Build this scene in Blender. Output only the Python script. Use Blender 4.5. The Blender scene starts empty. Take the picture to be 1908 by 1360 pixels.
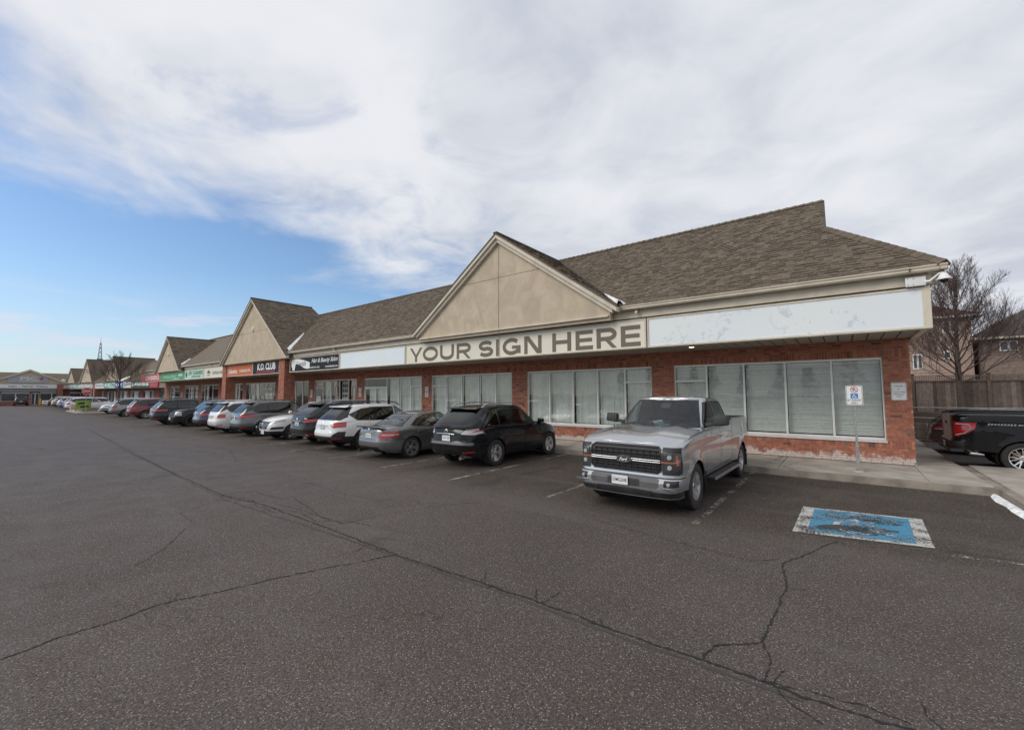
import bpy, bmesh, math, random
import numpy as np
from mathutils import Vector, Matrix
rad = math.radians
SC = bpy.context.scene
COL = SC.collection

# ------------------------------------------------------------------ camera, light, exposure
CAM_H = 2.0
cam_data = bpy.data.cameras.new('camera')
cam = bpy.data.objects.new('camera', cam_data)
COL.objects.link(cam)
cam_data.sensor_width = 36.0
cam_data.lens = 790.0 / 1908.0 * 36.0
cam_data.clip_start = 0.05
cam_data.clip_end = 3000.0
yaw, pitch, roll = rad(38.0), rad(3.9), rad(-0.1)
fw = Vector((-math.sin(yaw) * math.cos(pitch), math.cos(yaw) * math.cos(pitch), math.sin(pitch)))
rt = Vector((math.cos(yaw), math.sin(yaw), 0))
up = rt.cross(fw)
r2 = rt * math.cos(roll) + up * math.sin(roll)
u2 = -rt * math.sin(roll) + up * math.cos(roll)
M = Matrix.Identity(4)
for i in range(3):
    M[i][0] = r2[i]; M[i][1] = u2[i]; M[i][2] = -fw[i]
M[0][3], M[1][3], M[2][3] = 0, 0, CAM_H
cam.matrix_world = M
SC.camera = cam

SUN_EL, SUN_AZ = rad(38), rad(214)          # azimuth measured from +Y towards +X: high behind the camera, a little to the left
sd = bpy.data.lights.new('sun', 'SUN')
sd.energy = 1.5; sd.angle = rad(35); sd.color = (1.0, 0.92, 0.82)
sun = bpy.data.objects.new('sun', sd); COL.objects.link(sun)
sv = Vector((math.sin(SUN_AZ) * math.cos(SUN_EL), math.cos(SUN_AZ) * math.cos(SUN_EL), math.sin(SUN_EL)))
sun.rotation_euler = sv.to_track_quat('Z', 'Y').to_euler()
sun.location = (20, 30, 60)

world = bpy.data.worlds.new('World'); SC.world = world
world.use_nodes = True
SC.view_settings.view_transform = 'Standard'
SC.view_settings.look = 'None'
SC.view_settings.exposure = 0.46
SC.view_settings.gamma = 1.0
SC.view_settings.use_curve_mapping = False


class NT:
    """small helper for writing node trees"""
    def __init__(s, tree):
        s.t = tree; s.n = tree.nodes; s.l = tree.links

    def new(s, typ, **kw):
        n = s.n.new(typ)
        for k, v in kw.items():
            setattr(n, k, v)
        return n

    def put(s, sock, v):
        if isinstance(v, bpy.types.NodeSocket):
            s.l.new(v, sock)
        elif v is not None:
            sock.default_value = v

    def math(s, op, a, b=None, c=None, clamp=False):
        n = s.new('ShaderNodeMath', operation=op, use_clamp=clamp)
        s.put(n.inputs[0], a)
        if b is not None: s.put(n.inputs[1], b)
        if c is not None: s.put(n.inputs[2], c)
        return n.outputs[0]

    def mix(s, f, a, b, blend='MIX'):
        n = s.new('ShaderNodeMix', data_type='RGBA', blend_type=blend)
        s.put(n.inputs[0], f); s.put(n.inputs[6], a); s.put(n.inputs[7], b)
        return n.outputs[2]

    def ramp(s, v, lo, hi, a=0.0, b=1.0, smooth=True):
        n = s.new('ShaderNodeMapRange', interpolation_type='SMOOTHSTEP' if smooth else 'LINEAR')
        s.put(n.inputs[0], v); s.put(n.inputs[1], lo); s.put(n.inputs[2], hi); s.put(n.inputs[3], a); s.put(n.inputs[4], b)
        return n.outputs[0]

    def noise(s, vec, scale, detail=3.0, rough=0.55, dist=0.0, out=0):
        n = s.new('ShaderNodeTexNoise')
        if vec is not None: s.l.new(vec, n.inputs['Vector'])
        n.inputs['Scale'].default_value = scale; n.inputs['Detail'].default_value = detail
        n.inputs['Roughness'].default_value = rough; n.inputs['Distortion'].default_value = dist
        return n.outputs[out]


def rgb(r, g, b): return (r, g, b, 1.0)


def build_world():
    T = NT(world.node_tree); T.n.clear()
    out = T.new('ShaderNodeOutputWorld'); bg = T.new('ShaderNodeBackground')
    sky = T.new('ShaderNodeTexSky', sky_type='NISHITA')
    sky.sun_disc = False; sky.sun_elevation = SUN_EL; sky.sun_rotation = SUN_AZ
    sky.altitude = 150; sky.air_density = 1.15; sky.dust_density = 0.6; sky.ozone_density = 2.0
    tc = T.new('ShaderNodeTexCoord')
    sep = T.new('ShaderNodeSeparateXYZ'); T.l.new(tc.outputs['Generated'], sep.inputs[0])
    z = T.math('MAXIMUM', sep.outputs[2], 0.0)
    den = T.math('ADD', z, 0.10)
    px = T.math('DIVIDE', sep.outputs[0], den); py = T.math('DIVIDE', sep.outputs[1], den)
    cmb = T.new('ShaderNodeCombineXYZ'); T.put(cmb.inputs[0], px); T.put(cmb.inputs[1], py)
    P = cmb.outputs[0]
    # the bank of cloud ends along a line in the west; wisps beyond it
    edge = T.math('ADD', px, T.math('MULTIPLY', py, 0.15))
    n1 = T.noise(P, 1.15, 7.0, 0.56, 0.35)
    n2 = T.noise(P, 3.4, 5.0, 0.55, 0.4)
    e2 = T.math('ADD', edge, T.math('MULTIPLY', T.math('SUBTRACT', n1, 0.5), 2.2))
    e2 = T.math('ADD', e2, T.math('MULTIPLY', T.math('SUBTRACT', n2, 0.5), 1.1))
    cov = T.ramp(e2, -2.30, -1.15)
    vein = T.ramp(T.noise(P, 2.1, 7.0, 0.6, 0.7), 0.30, 0.52)
    near = T.ramp(edge, -1.9, 0.2, 0.50, 0.97)
    thin = T.math('ADD', near, T.math('MULTIPLY', T.math('SUBTRACT', 1.0, near), vein))
    cov = T.math('MULTIPLY', cov, thin)
    # small pinkish clouds low over the far houses
    low = T.new('ShaderNodeMapping'); T.l.new(tc.outputs['Generated'], low.inputs[0])
    low.inputs['Scale'].default_value = (5.0, 5.0, 34.0)
    n3 = T.noise(low.outputs[0], 1.3, 4.0, 0.55)
    lowm = T.math('MULTIPLY', T.ramp(n3, 0.48, 0.62), T.math('MULTIPLY', T.ramp(sep.outputs[2], 0.03, 0.07), T.ramp(sep.outputs[2], 0.19, 0.12)))
    lowm = T.math('MULTIPLY', lowm, 0.42)
    haze = T.ramp(sep.outputs[2], 0.0, 0.24, 0.50, 0.0)
    # cloud tone: brighter and darker billows
    n4 = T.noise(P, 0.75, 5.0, 0.5, 0.3)
    n5 = T.noise(P, 2.2, 6.0, 0.55, 0.4)
    tone = T.math('ADD', T.math('MULTIPLY', n4, 0.55), T.math('MULTIPLY', n5, 0.45))
    cloud = T.mix(T.ramp(tone, 0.34, 0.62), rgb(4.1, 4.4, 5.0), rgb(6.0, 6.1, 6.4))
    skyc = T.mix(1.0, sky.outputs[0], rgb(0.86, 0.96, 1.08), 'MULTIPLY')
    skyc = T.mix(haze, skyc, rgb(4.1, 4.9, 6.1))
    c = T.mix(lowm, skyc, rgb(5.8, 5.5, 6.2))
    c = T.mix(cov, c, cloud)
    T.l.new(c, bg.inputs[0]); bg.inputs[1].default_value = 0.10
    T.l.new(bg.outputs[0], out.inputs[0])


build_world()

# ------------------------------------------------------------------ materials
MATS = {}


def new_mat(name):
    m = bpy.data.materials.new(name); m.use_nodes = True
    T = NT(m.node_tree)
    p = [n for n in T.n if n.type == 'BSDF_PRINCIPLED'][0]
    MATS[name] = m
    return m, T, p


def simple(name, col, rough=0.6, metal=0.0, coat=0.0, var=0.12, scale=3.0, bump=0.0, bscale=60.0, spec=None, emit=None):
    """principled material with a little tone variation and fine relief"""
    m, T, p = new_mat(name)
    tc = T.new('ShaderNodeTexCoord')
    n = T.noise(tc.outputs['Object'], scale, 4.0)
    lo = rgb(*[c * (1 - var) for c in col]); hi = rgb(*[min(1, c * (1 + var)) for c in col])
    c = T.mix(T.ramp(n, 0.3, 0.7), lo, hi)
    T.put(p.inputs['Base Color'], c)
    rn = T.ramp(n, 0.3, 0.7, max(0.02, rough * 0.88), min(1, rough * 1.12))
    T.put(p.inputs['Roughness'], rn)
    p.inputs['Metallic'].default_value = metal
    p.inputs['Coat Weight'].default_value = coat
    if spec is not None: p.inputs['Specular IOR Level'].default_value = spec
    if emit:
        p.inputs['Emission Color'].default_value = rgb(*emit[0]); p.inputs['Emission Strength'].default_value = emit[1]
    if bump:
        b = T.new('ShaderNodeBump'); b.inputs['Strength'].default_value = bump; b.inputs['Distance'].default_value = 0.01
        T.l.new(T.noise(tc.outputs['Object'], bscale, 4.0), b.inputs['Height'])
        T.l.new(b.outputs[0], p.inputs['Normal'])
    return m


def mat_asphalt():
    m, T, p = new_mat('asphalt')
    geo = T.new('ShaderNodeNewGeometry'); P = geo.outputs['Position']
    sep = T.new('ShaderNodeSeparateXYZ'); T.l.new(P, sep.inputs[0])
    big = T.noise(P, 0.16, 5.0, 0.6, 0.6)
    med = T.noise(P, 1.3, 5.0, 0.6)
    fine = T.noise(P, 55.0, 3.0, 0.7)
    vor = T.new('ShaderNodeTexVoronoi', feature='F1'); T.l.new(P, vor.inputs['Vector']); vor.inputs['Scale'].default_value = 92.0
    vc = T.new('ShaderNodeSeparateColor'); T.l.new(vor.outputs['Color'], vc.inputs[0])
    base = T.mix(T.ramp(big, 0.32, 0.68), rgb(0.066, 0.053, 0.048), rgb(0.100, 0.082, 0.074))
    base = T.mix(T.ramp(med, 0.35, 0.7, 0.0, 0.45), base, rgb(0.084, 0.064, 0.055))
    # dirty brown stalls by the walk, darkened further as painted shade under parked cars
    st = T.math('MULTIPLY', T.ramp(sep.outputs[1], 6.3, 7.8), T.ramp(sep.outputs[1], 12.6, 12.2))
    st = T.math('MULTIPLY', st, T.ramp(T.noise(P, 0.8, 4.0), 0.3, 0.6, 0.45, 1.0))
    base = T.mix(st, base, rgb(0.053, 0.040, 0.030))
    # tyre lane down the middle, a little polished and bluish
    ln = T.math('MULTIPLY', T.ramp(sep.outputs[1], -2.0, 1.0), T.ramp(sep.outputs[1], 7.0, 4.0))
    ln = T.math('MULTIPLY', ln, T.ramp(sep.outputs[0], -5.0, -20.0))
    base = T.mix(T.math('MULTIPLY', ln, 0.55), base, rgb(0.092, 0.090, 0.104))
    g = T.mix(T.ramp(fine, 0.32, 0.68), rgb(0.50, 0.50, 0.50), rgb(1.45, 1.45, 1.45))
    base = T.mix(1.0, base, g, 'MULTIPLY')
    stone = T.math('MULTIPLY', T.ramp(vc.outputs[0], 0.74, 0.95), T.ramp(vor.outputs[0], 0.55, 0.25))
    base = T.mix(T.math('MULTIPLY', stone, 0.9), base, rgb(0.36, 0.34, 0.32))
    dark = T.math('MULTIPLY', T.ramp(vc.outputs[1], 0.72, 0.95), 0.6)
    base = T.mix(dark, base, rgb(0.025, 0.023, 0.022))
    spots = T.ramp(T.noise(P, 0.9, 3.0, 0.5, 0.4), 0.66, 0.76)
    base = T.mix(T.math('MULTIPLY', spots, 0.45), base, rgb(0.035, 0.031, 0.030))
    so = T.new('ShaderNodeMapping'); T.l.new(P, so.inputs[0]); so.inputs['Scale'].default_value = (1.0, 0.45, 1.0)
    oil = T.math('MULTIPLY', T.ramp(T.noise(so.outputs[0], 1.35, 5.0, 0.6, 0.6), 0.56, 0.66), st)
    base = T.mix(T.math('MULTIPLY', oil, 0.6), base, rgb(0.022, 0.018, 0.015))
    mpx = T.new('ShaderNodeMapping'); T.l.new(P, mpx.inputs[0]); mpx.inputs['Scale'].default_value = (0.12, 1.1, 1.0)
    trk = T.ramp(T.noise(mpx.outputs[0], 1.0, 4.0, 0.6, 0.3), 0.52, 0.68)
    base = T.mix(T.math('MULTIPLY', trk, 0.28), base, rgb(0.125, 0.112, 0.108))
    vo2 = T.new('ShaderNodeTexVoronoi', feature='DISTANCE_TO_EDGE'); vo2.inputs['Scale'].default_value = 0.55
    wv = T.new('ShaderNodeVectorMath', operation='ADD'); T.l.new(P, wv.inputs[0]); nz = T.new('ShaderNodeTexNoise'); T.l.new(P, nz.inputs['Vector']); nz.inputs['Scale'].default_value = 1.6; nz.inputs['Detail'].default_value = 6.0; T.l.new(nz.outputs['Color'], wv.inputs[1])
    T.l.new(wv.outputs[0], vo2.inputs['Vector'])
    hair = T.math('MULTIPLY', T.ramp(vo2.outputs['Distance'], 0.005, 0.0015), T.ramp(T.noise(P, 0.33, 3.0), 0.50, 0.58))
    base = T.mix(T.math('MULTIPLY', hair, 0.6), base, rgb(0.028, 0.025, 0.024))
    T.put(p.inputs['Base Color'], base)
    T.put(p.inputs['Roughness'], T.ramp(med, 0.3, 0.7, 0.78, 0.95))
    p.inputs['Specular IOR Level'].default_value = 0.35
    b = T.new('ShaderNodeBump'); b.inputs['Strength'].default_value = 0.55; b.inputs['Distance'].default_value = 0.012
    h = T.math('ADD', T.math('MULTIPLY', vor.outputs[0], -0.7), fine)
    T.l.new(h, b.inputs['Height']); T.l.new(b.outputs[0], p.inputs['Normal'])
    return m


def mat_island(name, cols, rough=0.85, bump=0.25, bscale=70.0, stain=None):
    """tone picked per loose piece of the mesh (bricks, shingles) or per object"""
    m, T, p = new_mat(name)
    geo = T.new('ShaderNodeNewGeometry'); oi = T.new('ShaderNodeObjectInfo')
    w = T.new('ShaderNodeTexWhiteNoise', noise_dimensions='2D')
    cmb = T.new('ShaderNodeCombineXYZ'); T.put(cmb.inputs[0], geo.outputs['Random Per Island']); T.put(cmb.inputs[1], oi.outputs['Random'])
    T.l.new(cmb.outputs[0], w.inputs['Vector'])
    cr = T.new('ShaderNodeValToRGB'); T.l.new(w.outputs['Value'], cr.inputs[0])
    e = cr.color_ramp; e.interpolation = 'CONSTANT'
    e.elements[0].position = 0; e.elements[0].color = rgb(*cols[0][1])
    e.elements[1].position = cols[1][0]; e.elements[1].color = rgb(*cols[1][1])
    for pos, c in cols[2:]:
        k = e.elements.new(pos); k.color = rgb(*c)
    P = geo.outputs['Position']
    n = T.noise(P, 9.0, 5.0, 0.65)
    n2 = T.noise(P, 1.1, 4.0)
    c = T.mix(1.0, cr.outputs[0], T.mix(T.ramp(n, 0.3, 0.7), rgb(0.80, 0.80, 0.80), rgb(1.18, 1.18, 1.18)), 'MULTIPLY')
    c = T.mix(1.0, c, T.mix(T.ramp(n2, 0.3, 0.7), rgb(0.94, 0.94, 0.94), rgb(1.05, 1.05, 1.05)), 'MULTIPLY')
    if stain == 'salt':
        sep = T.new('ShaderNodeSeparateXYZ'); T.l.new(P, sep.inputs[0])
        hgt = T.math('ADD', sep.outputs[2], T.math('MULTIPLY', T.math('SUBTRACT', T.noise(P, 3.2, 6.0, 0.75), 0.5), 0.85))
        s = T.math('MULTIPLY', T.ramp(hgt, 0.38, 0.24), T.ramp(T.noise(P, 30, 3.0), 0.25, 0.6, 0.6, 1.0))
        c = T.mix(T.math('MULTIPLY', s, 0.85), c, rgb(0.68, 0.64, 0.60))
    T.put(p.inputs['Base Color'], c)
    p.inputs['Roughness'].default_value = rough
    p.inputs['Specular IOR Level'].default_value = 0.3
    b = T.new('ShaderNodeBump'); b.inputs['Strength'].default_value = bump; b.inputs['Distance'].default_value = 0.008
    T.l.new(T.noise(P, bscale, 4.0, 0.7), b.inputs['Height']); T.l.new(b.outputs[0], p.inputs['Normal'])
    return m


def mat_brick_far(name='brick_far'):
    m, T, p = new_mat(name)
    tc = T.new('ShaderNodeTexCoord')
    sep = T.new('ShaderNodeSeparateXYZ'); T.l.new(tc.outputs['Object'], sep.inputs[0])
    cmb = T.new('ShaderNodeCombineXYZ')
    T.put(cmb.inputs[0], T.math('ADD', sep.outputs[0], sep.outputs[1])); T.put(cmb.inputs[1], sep.outputs[2])
    br = T.new('ShaderNodeTexBrick'); T.l.new(cmb.outputs[0], br.inputs['Vector'])
    br.inputs['Scale'].default_value = 1.0; br.inputs['Brick Width'].default_value = 0.213; br.inputs['Row Height'].default_value = 0.067
    br.inputs['Mortar Size'].default_value = 0.006
    br.inputs['Color1'].default_value = rgb(0.34, 0.132, 0.092); br.inputs['Color2'].default_value = rgb(0.25, 0.095, 0.068)
    br.inputs['Mortar'].default_value = rgb(0.33, 0.20, 0.15)
    n = T.noise(tc.outputs['Object'], 2.0, 4.0)
    T.put(p.inputs['Base Color'], T.mix(1.0, br.outputs[0], T.mix(n, rgb(0.75, 0.75, 0.75), rgb(1.2, 1.2, 1.2)), 'MULTIPLY'))
    p.inputs['Roughness'].default_value = 0.9
    return m


def mat_stucco(name, col):
    m, T, p = new_mat(name)
    geo = T.new('ShaderNodeNewGeometry'); P = geo.outputs['Position']
    mp = T.new('ShaderNodeMapping'); T.l.new(P, mp.inputs[0]); mp.inputs['Scale'].default_value = (1.0, 1.0, 0.8)
    n = T.noise(mp.outputs[0], 1.6, 6.0, 0.65, 0.8)
    n2 = T.noise(P, 0.5, 3.0)
    c = T.mix(T.ramp(n, 0.3, 0.72), rgb(*[v * 0.84 for v in col]), rgb(*[v * 1.12 for v in col]))
    c = T.mix(T.ramp(n2, 0.4, 0.7, 0.0, 0.35), c, rgb(col[0] * 0.86, col[1] * 0.85, col[2] * 0.85))
    T.put(p.inputs['Base Color'], c); p.inputs['Roughness'].default_value = 0.92
    p.inputs['Specular IOR Level'].default_value = 0.2
    b = T.new('ShaderNodeBump'); b.inputs['Strength'].default_value = 0.4; b.inputs['Distance'].default_value = 0.006
    T.l.new(T.noise(P, 45, 5.0, 0.7), b.inputs['Height']); T.l.new(b.outputs[0], p.inputs['Normal'])
    return m


def mat_glass(name, tint=(0.75, 0.82, 0.80), refl=1.0, rough=0.0, wob=0.0, r0=0.09):
    m, T, p = new_mat(name); T.n.remove(p)
    out = [n for n in T.n if n.type == 'OUTPUT_MATERIAL'][0]
    tr = T.new('ShaderNodeBsdfTransparent'); tr.inputs[0].default_value = rgb(*tint)
    gl = T.new('ShaderNodeBsdfGlossy'); gl.inputs['Roughness'].default_value = rough
    gl.inputs[0].default_value = rgb(refl, refl, refl)
    gm = T.new('ShaderNodeNewGeometry'); dt = T.new('ShaderNodeVectorMath', operation='DOT_PRODUCT')
    T.l.new(gm.outputs['Normal'], dt.inputs[0]); T.l.new(gm.outputs['Incoming'], dt.inputs[1])
    cs = T.math('ABSOLUTE', dt.outputs['Value'])
    sch = T.math('POWER', T.math('SUBTRACT', 1.0, cs, clamp=True), 5.0)
    fres = T.math('ADD', r0, T.math('MULTIPLY', sch, 1.0 - r0))
    if wob:
        geo = T.new('ShaderNodeNewGeometry')
        b = T.new('ShaderNodeBump'); b.inputs['Strength'].default_value = wob; b.inputs['Distance'].default_value = 0.02
        T.l.new(T.noise(geo.outputs['Position'], 1.4, 3.0), b.inputs['Height'])
        T.l.new(b.outputs[0], gl.inputs['Normal'])
    f = fres
    mx = T.new('ShaderNodeMixShader'); T.l.new(f, mx.inputs[0]); T.l.new(tr.outputs[0], mx.inputs[1]); T.l.new(gl.outputs[0], mx.inputs[2])
    T.l.new(mx.outputs[0], out.inputs['Surface'])
    return m


def mat_paint(name, col, metal=0.0, dirt=0.5, rough=0.26, flake=True):
    """car paint with clear coat and a film of road salt low on the body"""
    m, T, p = new_mat(name)
    tc = T.new('ShaderNodeTexCoord'); O = tc.outputs['Object']
    sep = T.new('ShaderNodeSeparateXYZ'); T.l.new(O, sep.inputs[0])
    n = T.noise(O, 2.6, 5.0, 0.6)
    hz = T.math('ADD', sep.outputs[2], T.math('MULTIPLY', T.math('SUBTRACT', n, 0.5), 0.55))
    d = T.ramp(hz, 0.85, 0.25, 0.01, dirt)
    d = T.math('MULTIPLY', d, T.ramp(T.noise(O, 14.0, 4.0), 0.25, 0.7, 0.6, 1.0))
    c = T.mix(d, rgb(*col), rgb(0.12, 0.112, 0.105))
    T.put(p.inputs['Base Color'], c)
    T.put(p.inputs['Roughness'], T.ramp(d, 0.0, 0.6, rough, 0.7))
    T.put(p.inputs['Metallic'], T.ramp(d, 0.0, 0.7, metal, metal * 0.3))
    T.put(p.inputs['Coat Weight'], T.ramp(d, 0.05, 0.55, 1.0, 0.12))
    p.inputs['Coat Roughness'].default_value = 0.04
    if max(col) < .03: p.inputs['Specular IOR Level'].default_value = 0.05; p.inputs['Coat IOR'].default_value = 1.38
    b = T.new('ShaderNodeBump'); b.inputs['Strength'].default_value = 0.05; b.inputs['Distance'].default_value = 0.01
    T.l.new(T.noise(O, 1.7, 2.0), b.inputs['Height']); T.l.new(b.outputs[0], p.inputs['Coat Normal'])
    return m


def mat_light(name, col, emit=0.0):
    m, T, p = new_mat(name)
    tc = T.new('ShaderNodeTexCoord')
    w = T.new('ShaderNodeTexWave', wave_type='BANDS', bands_direction='Z'); T.l.new(tc.outputs['Object'], w.inputs['Vector'])
    w.inputs['Scale'].default_value = 22.0; w.inputs['Distortion'].default_value = 1.2
    c = T.mix(w.outputs[0], rgb(*[v * 0.45 for v in col]), rgb(*col))
    T.put(p.inputs['Base Color'], c); p.inputs['Roughness'].default_value = 0.18; p.inputs['Coat Weight'].default_value = 1.0
    p.inputs['Coat Roughness'].default_value = 0.03
    return m


def mat_faded_sign(name, base, ghost):
    """blank translucent sign face with the ghost of old lettering and scuffs"""
    m, T, p = new_mat(name)
    geo = T.new('ShaderNodeNewGeometry'); P = geo.outputs['Position']
    n = T.noise(P, 0.55, 3.0, 0.5); n2 = T.noise(P, 3.0, 7.0, 0.75, 1.4); n3 = T.noise(P, 1.0, 2.0)
    c = T.mix(T.ramp(n, 0.3, 0.7), rgb(*base), rgb(base[0] * 1.05, base[1] * 1.03, base[2] * 0.98))
    s = T.math('MULTIPLY', T.ramp(n2, 0.53, 0.58), T.ramp(n3, 0.46, 0.56))
    c = T.mix(T.math('MULTIPLY', s, 0.7), c, rgb(*ghost))
    y = T.math('MULTIPLY', T.ramp(T.noise(P, 0.8, 2.0), 0.58, 0.72), 0.35)
    c = T.mix(y, c, rgb(0.72, 0.72, 0.60))
    T.put(p.inputs['Base Color'], c); p.inputs['Roughness'].default_value = 0.35
    return m


def mat_worn_paint(name, col, wear=0.5, scale=18.0):
    m, T, p = new_mat(name)
    out = [n for n in T.n if n.type == 'OUTPUT_MATERIAL'][0]
    geo = T.new('ShaderNodeNewGeometry'); P = geo.outputs['Position']
    n = T.noise(P, scale, 6.0, 0.75, 0.4); n2 = T.noise(P, 2.4, 4.0, 0.6)
    k = T.math('ADD', T.math('MULTIPLY', n, 0.6), T.math('MULTIPLY', n2, 0.4))
    gone = T.ramp(k, 0.62 - wear * 0.3, 0.68 - wear * 0.3)
    c = T.mix(T.ramp(T.noise(P, 60, 3.0), 0.3, 0.7), rgb(*[v * 0.75 for v in col]), rgb(*col))
    T.put(p.inputs['Base Color'], c); p.inputs['Roughness'].default_value = 0.8
    tr = T.new('ShaderNodeBsdfTransparent')
    mx = T.new('ShaderNodeMixShader'); T.put(mx.inputs[0], gone); T.l.new(p.outputs[0], mx.inputs[1]); T.l.new(tr.outputs[0], mx.inputs[2])
    T.l.new(mx.outputs[0], out.inputs['Surface'])
    return m


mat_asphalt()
mat_island('brick', [(0, (0.36, 0.140, 0.092)), (0.30, (0.41, 0.162, 0.106)), (0.60, (0.315, 0.120, 0.082)), (0.80, (0.44, 0.190, 0.125)), (0.94, (0.17, 0.085, 0.066)), (0.97, (0.23, 0.155, 0.115))], stain='salt')
mat_island('shingle', [(0, (0.128, 0.102, 0.076)), (0.22, (0.140, 0.112, 0.084)), (0.45, (0.112, 0.088, 0.066)), (0.66, (0.152, 0.124, 0.094)), (0.82, (0.134, 0.108, 0.082)), (0.93, (0.100, 0.080, 0.062))], rough=0.95, bump=0.5, bscale=160)
mat_island('fence_wood', [(0, (0.17, 0.135, 0.115)), (0.25, (0.25, 0.20, 0.18)), (0.5, (0.11, 0.085, 0.072)), (0.7, (0.20, 0.165, 0.15)), (0.85, (0.075, 0.058, 0.048))], rough=0.95, bump=0.6, bscale=40)
mat_brick_far()
mat_stucco('stucco', (0.50, 0.425, 0.325))
mat_stucco('cream_trim', (0.60, 0.55, 0.46))
simple('mortar', (0.42, 0.29, 0.22), 0.95, var=0.2, scale=6, bump=0.5)
simple('gutter_paint', (0.56, 0.50, 0.40), 0.5, var=0.10)
simple('soffit', (0.30, 0.27, 0.22), 0.6, var=0.12)
simple('soffit_dark', (0.05, 0.045, 0.04), 0.8)
simple('roof_deck', (0.07, 0.06, 0.05), 0.95, var=0.2, scale=2, bump=0.4)
simple('concrete', (0.36, 0.33, 0.29), 0.92, var=0.22, scale=1.6, bump=0.5, bscale=90)
simple('concrete_curb', (0.25, 0.225, 0.19), 0.95, var=0.3, scale=2.2, bump=0.6, bscale=70)
simple('aluminium', (0.78, 0.785, 0.77), 0.42, metal=0.1, var=0.06)
simple('window_sill', (0.66, 0.66, 0.64), 0.45, metal=0.2, var=0.06)
simple('blind', (0.76, 0.77, 0.74), 0.6, var=0.05, scale=9)
simple('blind_cloth', (0.66, 0.69, 0.665), 0.7, var=0.10, scale=2)
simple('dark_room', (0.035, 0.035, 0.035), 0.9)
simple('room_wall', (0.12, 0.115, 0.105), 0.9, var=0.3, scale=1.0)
simple('black_plastic', (0.022, 0.022, 0.024), 0.55, var=0.2, bump=0.15, bscale=200)
simple('grey_plastic', (0.10, 0.10, 0.105), 0.6, var=0.2)
simple('rubber', (0.030, 0.029, 0.028), 0.85, var=0.25, scale=12, bump=0.4, bscale=90)
simple('chrome', (0.80, 0.80, 0.80), 0.12, metal=1.0, var=0.03)
simple('alloy', (0.55, 0.55, 0.56), 0.30, metal=0.85, var=0.08, scale=8)
simple('dark_alloy', (0.06, 0.06, 0.065), 0.35, metal=0.7, var=0.1, scale=8)
simple('brake', (0.16, 0.13, 0.11), 0.6, metal=0.7)
simple('well', (0.010, 0.010, 0.010), 0.95)
simple('interior', (0.05, 0.05, 0.052), 0.8)
simple('interior_light', (0.20, 0.195, 0.18), 0.8)
simple('plate_white', (0.70, 0.72, 0.74), 0.45, var=0.06)
simple('plate_blue', (0.05, 0.12, 0.35), 0.5)
simple('ink', (0.02, 0.02, 0.03), 0.6)
simple('white_plastic', (0.72, 0.73, 0.73), 0.4, var=0.05)
simple('dark_glass', (0.010, 0.012, 0.015), 0.05, var=0.05)
simple('galvanised', (0.38, 0.39, 0.39), 0.5, metal=0.7, var=0.2, scale=20)
simple('snow', (0.80, 0.82, 0.85), 0.9, var=0.22, scale=8, bump=0.6, bscale=30)
simple('bark', (0.085, 0.068, 0.058), 0.95, var=0.35, scale=14, bump=0.8, bscale=60)
simple('twig', (0.085, 0.058, 0.052), 0.95, var=0.3)
simple('mulch', (0.075, 0.045, 0.03), 0.98, var=0.5, scale=20, bump=1.0, bscale=50)
simple('dead_grass', (0.16, 0.145, 0.09), 0.98, var=0.35, scale=1.2, bump=0.8, bscale=60)
simple('timber', (0.19, 0.155, 0.12), 0.95, var=0.3, scale=6, bump=0.5)
simple('house_brick', (0.35, 0.26, 0.215), 0.92, var=0.15, scale=5, bump=0.4, bscale=20)
simple('house_brick_dark', (0.20, 0.15, 0.125), 0.92, var=0.2, scale=5, bump=0.4, bscale=20)
simple('red_roof', (0.105, 0.042, 0.040), 0.95, var=0.25, scale=3, bump=0.5, bscale=20)
simple('grey_roof', (0.060, 0.052, 0.050), 0.95, var=0.25, scale=3, bump=0.5, bscale=20)
simple('white_paint', (0.72, 0.72, 0.70), 0.5, var=0.06)
simple('far_window', (0.06, 0.07, 0.08), 0.1)
simple('sign_cream', (0.70, 0.67, 0.56), 0.45, var=0.04, scale=1)
simple('sign_letter', (0.15, 0.125, 0.098), 0.7, var=0.05)
simple('sign_black', (0.012, 0.013, 0.020), 0.6, var=0.15, spec=.25)
simple('sign_white', (0.74, 0.75, 0.74), 0.4, var=0.04)
simple('sign_orange', (0.52, 0.12, 0.025), 0.6, var=0.08)
simple('sign_green', (0.05, 0.30, 0.13), 0.4, var=0.12)
simple('sign_red', (0.50, 0.025, 0.035), 0.4, var=0.1)
simple('sign_pink', (0.48, 0.06, 0.09), 0.4, var=0.15)
simple('sign_teal', (0.12, 0.45, 0.46), 0.4, var=0.25, scale=1.0)
simple('sign_blue', (0.03, 0.20, 0.52), 0.4, var=0.05)
simple('sign_darkgreen', (0.015, 0.075, 0.05), 0.4, var=0.1)
simple('sign_lightgreen', (0.45, 0.68, 0.55), 0.4, var=0.1)
simple('sign_grey', (0.34, 0.36, 0.39), 0.5, var=0.06)
simple('yellow', (0.65, 0.46, 0.04), 0.5)
simple('lime', (0.22, 0.34, 0.05), 0.6, var=0.3)
simple('steel_tower', (0.22, 0.24, 0.28), 0.6)
simple('poster_skin', (0.62, 0.48, 0.40), 0.5, var=0.12, scale=2)
simple('poster_hair', (0.06, 0.035, 0.025), 0.6, var=0.3)
simple('poster_pale', (0.62, 0.62, 0.60), 0.5, var=0.15, scale=3)
simple('lamp_on', (0.9, 0.85, 0.7), 0.5, emit=((1.0, 0.86, 0.62), 6.0))
simple('conifer', (0.030, 0.055, 0.028), 0.9, var=0.4, scale=3)
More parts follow.
